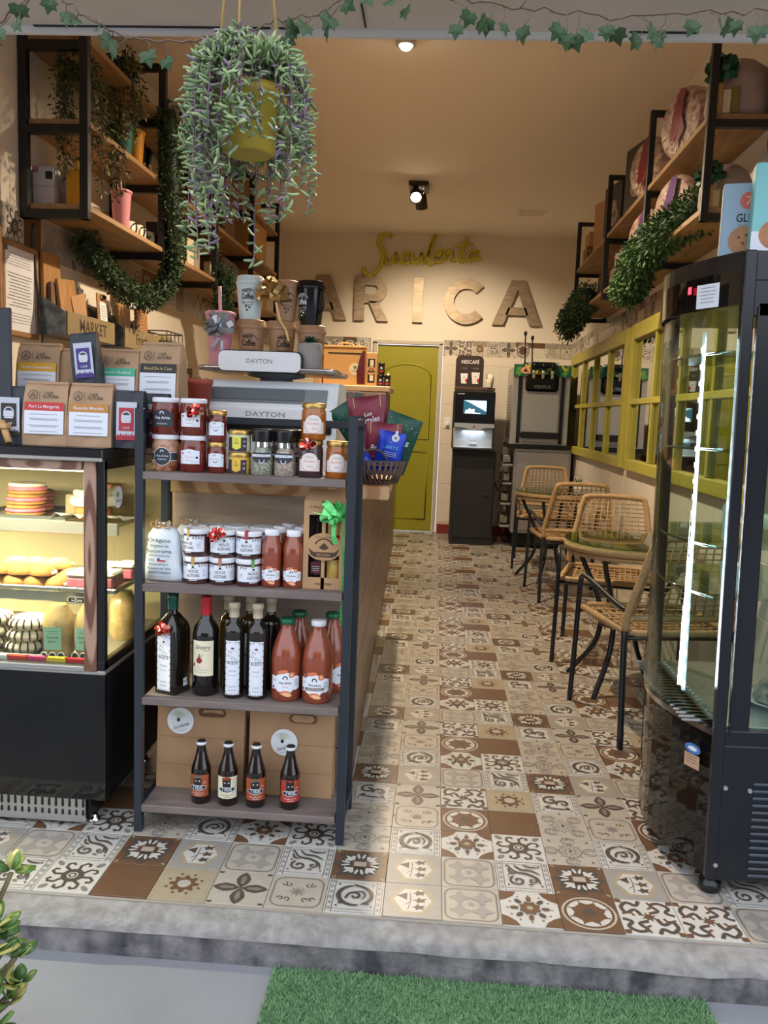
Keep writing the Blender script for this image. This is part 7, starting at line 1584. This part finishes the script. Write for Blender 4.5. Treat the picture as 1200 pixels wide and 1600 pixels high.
def teabox(lab, y, z, w_, h_, d=.20):
    t = thing('dark_carton', lab, 'box', RT(y, d, z), -PI/2+RRZ+.22, 'dark printed cartons'); b = MB(); b.box((0, .05, h_/2), (w_, .1, h_), DKC, .003); b.build('carton', t); b = MB(); f = flat(-.0008)
    b.ell(.02, h_*.42, .075, .06, mat('smoke_cream', (170, 154, 136), .6), f, 0, 18); b.ell(.02, h_*.58, .045, .05, mat('smoke_cream', (170, 154, 136), .6), f, .0004, 16); b.text('SHER', .02, h_*.45, .035, DKC, f, .0008, width=.1, bold=.01); b.text('tea blend', .02, h_*.34, .014, DKC, f, .0008, width=.07); b.text('ceylon', -.06, h_*.12, .012, GREYINK, f, .0004); b.build('printed_front', t)
teabox('dark printed carton behind the second right frame', 5.12, Q2, .28, .41); teabox('dark printed carton further along the right upper shelf', 5.80, Q2, .28, .37)
kbox('kraft_box', 'tall kraft box on the right upper shelf in the third bay', RT(6.25, .15, Q2), (.13, .16, .36), KRAFTC, rz=.3); kbox('pale_blue_carton', 'narrow pale blue carton beside the tall kraft box', RT(6.08, .17, Q2), (.06, .1, .22), mat('pale_blue_card', (150, 176, 196), .5)); kbox('kraft_box', 'kraft box at the end of the right upper shelf', RT(6.7, .14, Q2), (.16, .18, .24), KRAFTC)
for i in range(3): jar(['nearest', 'middle', 'furthest'][i]+' of the three pale jars in the second right bay', RT(5.02+.16*i, .2, Q1+.10), .045, .095, LILAC, DKLAB, .012, group='pale jars on the right lower shelf')
kbox('jar_stand', 'low wooden stand under the pale jars on the right', RT(5.2, .17, Q1), (.16, .5, .0995), mat('taupe_wood', (118, 96, 82), .6), 'stand', RRZ)
bt = thing('striped_sack', 'small pale striped sack on the right lower shelf', 'sack', RT(4.86, .2, Q1), .2); b = MB(); b.lathe([(.05, 0), (.058, .03), (.05, .12), (.03, .16), (.034, .18)], mat('pale_burlap', (164, 150, 128), .85, noise=(3, .4, (1, 1, 14))), 14); b.build('cloth_body', bt)
for i, (y, m_, h_) in enumerate(((5.66, mat('wine_red_card', (120, 40, 40), .5), .14), (5.8, PLAST_K, .17), (5.94, mat('sand_card', (186, 150, 108), .6), .15), (6.1, mat('walnut_card', (90, 64, 50), .6), .18), (6.35, CREAM, .13), (6.55, CREAM, .17))): kbox('small_carton', ['wine red', 'black', 'sand-coloured', 'walnut brown', 'short cream', 'tall cream'][i]+' carton on the right lower shelf', RT(y, .16, Q1), (.08, .09, h_), m_, 'carton', .3, grp='cartons on the right lower shelf')
for i, (y, z_) in enumerate(((6.5, Q2), (6.62, Q2))): kbox('glitter_gift', ['small shiny gift at the last right frame', 'second small shiny gift at the last right frame'][i], RT(y, .22, z_), (.07, .07, .1), mat('shiny_wrap', (190, 170, 150), .25, .6, noise=(30, .6), rgb2=(90, 50, 40)), 'gift')

# ------------------------------------------------------------------ outside: turf mat and shrub
t = thing('turf_mat', 'green artificial turf mat on the pavement before the step', 'mat', (.18, 1.30, -.11)); TG = mat('turf_green', (104, 140, 100), .85, noise=(90, .25)); TG2 = mat('turf_blade', (122, 160, 114), .8)
b = MB(); b.box((0, 0, .005), (1.03, 1.1, .01), TG, .002); b.build('backing', t)
b = MB(); r_ = random.Random(5)
for i in range(26000):
    x, y = r_.uniform(-.513, .513), r_.uniform(.25, .548); a = r_.uniform(0, 6.28); c, s = math.cos(a)*.0022, math.sin(a)*.0022; q, p = r_.gauss(0, .004), r_.gauss(0, .004); b.add([(x-c, y-s, .009), (x+c, y+s, .009), (x+q, y+p, .019)], [(0, 1, 2)], TG2 if i % 3 else TG)
b.build('pile', t, kind='stuff')
t = thing('jade_shrub', 'green jade-leaved shrub at the lower left by the step', 'shrub', (-.84, 1.32, -.11)); b = MB(); b.lathe([(.07, 0), (.09, .13), (.095, .16), (.085, .16), (.08, .14), (0, .14)], TERRA, 20); b.build('pot', t)
JL = [mat('jade_leaf_'+str(i), c, .35) for i, c in enumerate(((96, 128, 62), (128, 150, 72), (70, 104, 56), (168, 164, 92)))]
b = MB(); lm = MB(); lv = MB(); n = 10
prof = [(math.sin(PI*i/8)**.8*.38*(1 if i < 5 else 1.0), i/8) for i in range(9)]
leafv = [(0, 0, 0)]; 
P0 = [(-x, y) for x, y in prof]+[(x, y) for x, y in prof[::-1]][1:-1]
def jleaf(mtl):
    q = MB(); k = len(P0); top = [(x, y, .05-.35*x*x+.02) for x, y in P0]; bot = [(x, y, -.04-.1*x*x) for x, y in P0]
    q.add(top+bot, [tuple(range(k))[::-1], tuple(range(k, 2*k))]+[(i, (i+1) % k, k+(i+1) % k, k+i) for i in range(k)], mtl, True); return q.mesh('leaf')
JM = [jleaf(m) for m in JL]; st = MB()
for i in range(34):
    a = r_.uniform(-1.3, 1.3); h_ = r_.uniform(.20, .50); R = r_.uniform(.03, .15); tip = Vector((R*math.cos(a), R*math.sin(a)*.8, h_)); st.tube(spline([(0, 0, .14), (R*.4*math.cos(a), R*.3*math.sin(a), .14+(h_-.14)*.5), tuple(tip)], 4), .005, mat('jade_stem', (110, 100, 70), .7), 5)
    for k in range(7):
        o = bpy.data.objects.new('leaf', JM[r_.randrange(4)]); COL.objects.link(o); o.parent = t; d = Vector((r_.gauss(.2, .6), r_.gauss(0, .6), r_.uniform(.0, .9))).normalized(); s = r_.uniform(.028, .042); o.matrix_local = Matrix.LocRotScale(tip+d*.006, d.to_track_quat('Y', 'Z'), (s, s, s))
st.build('stems', t)
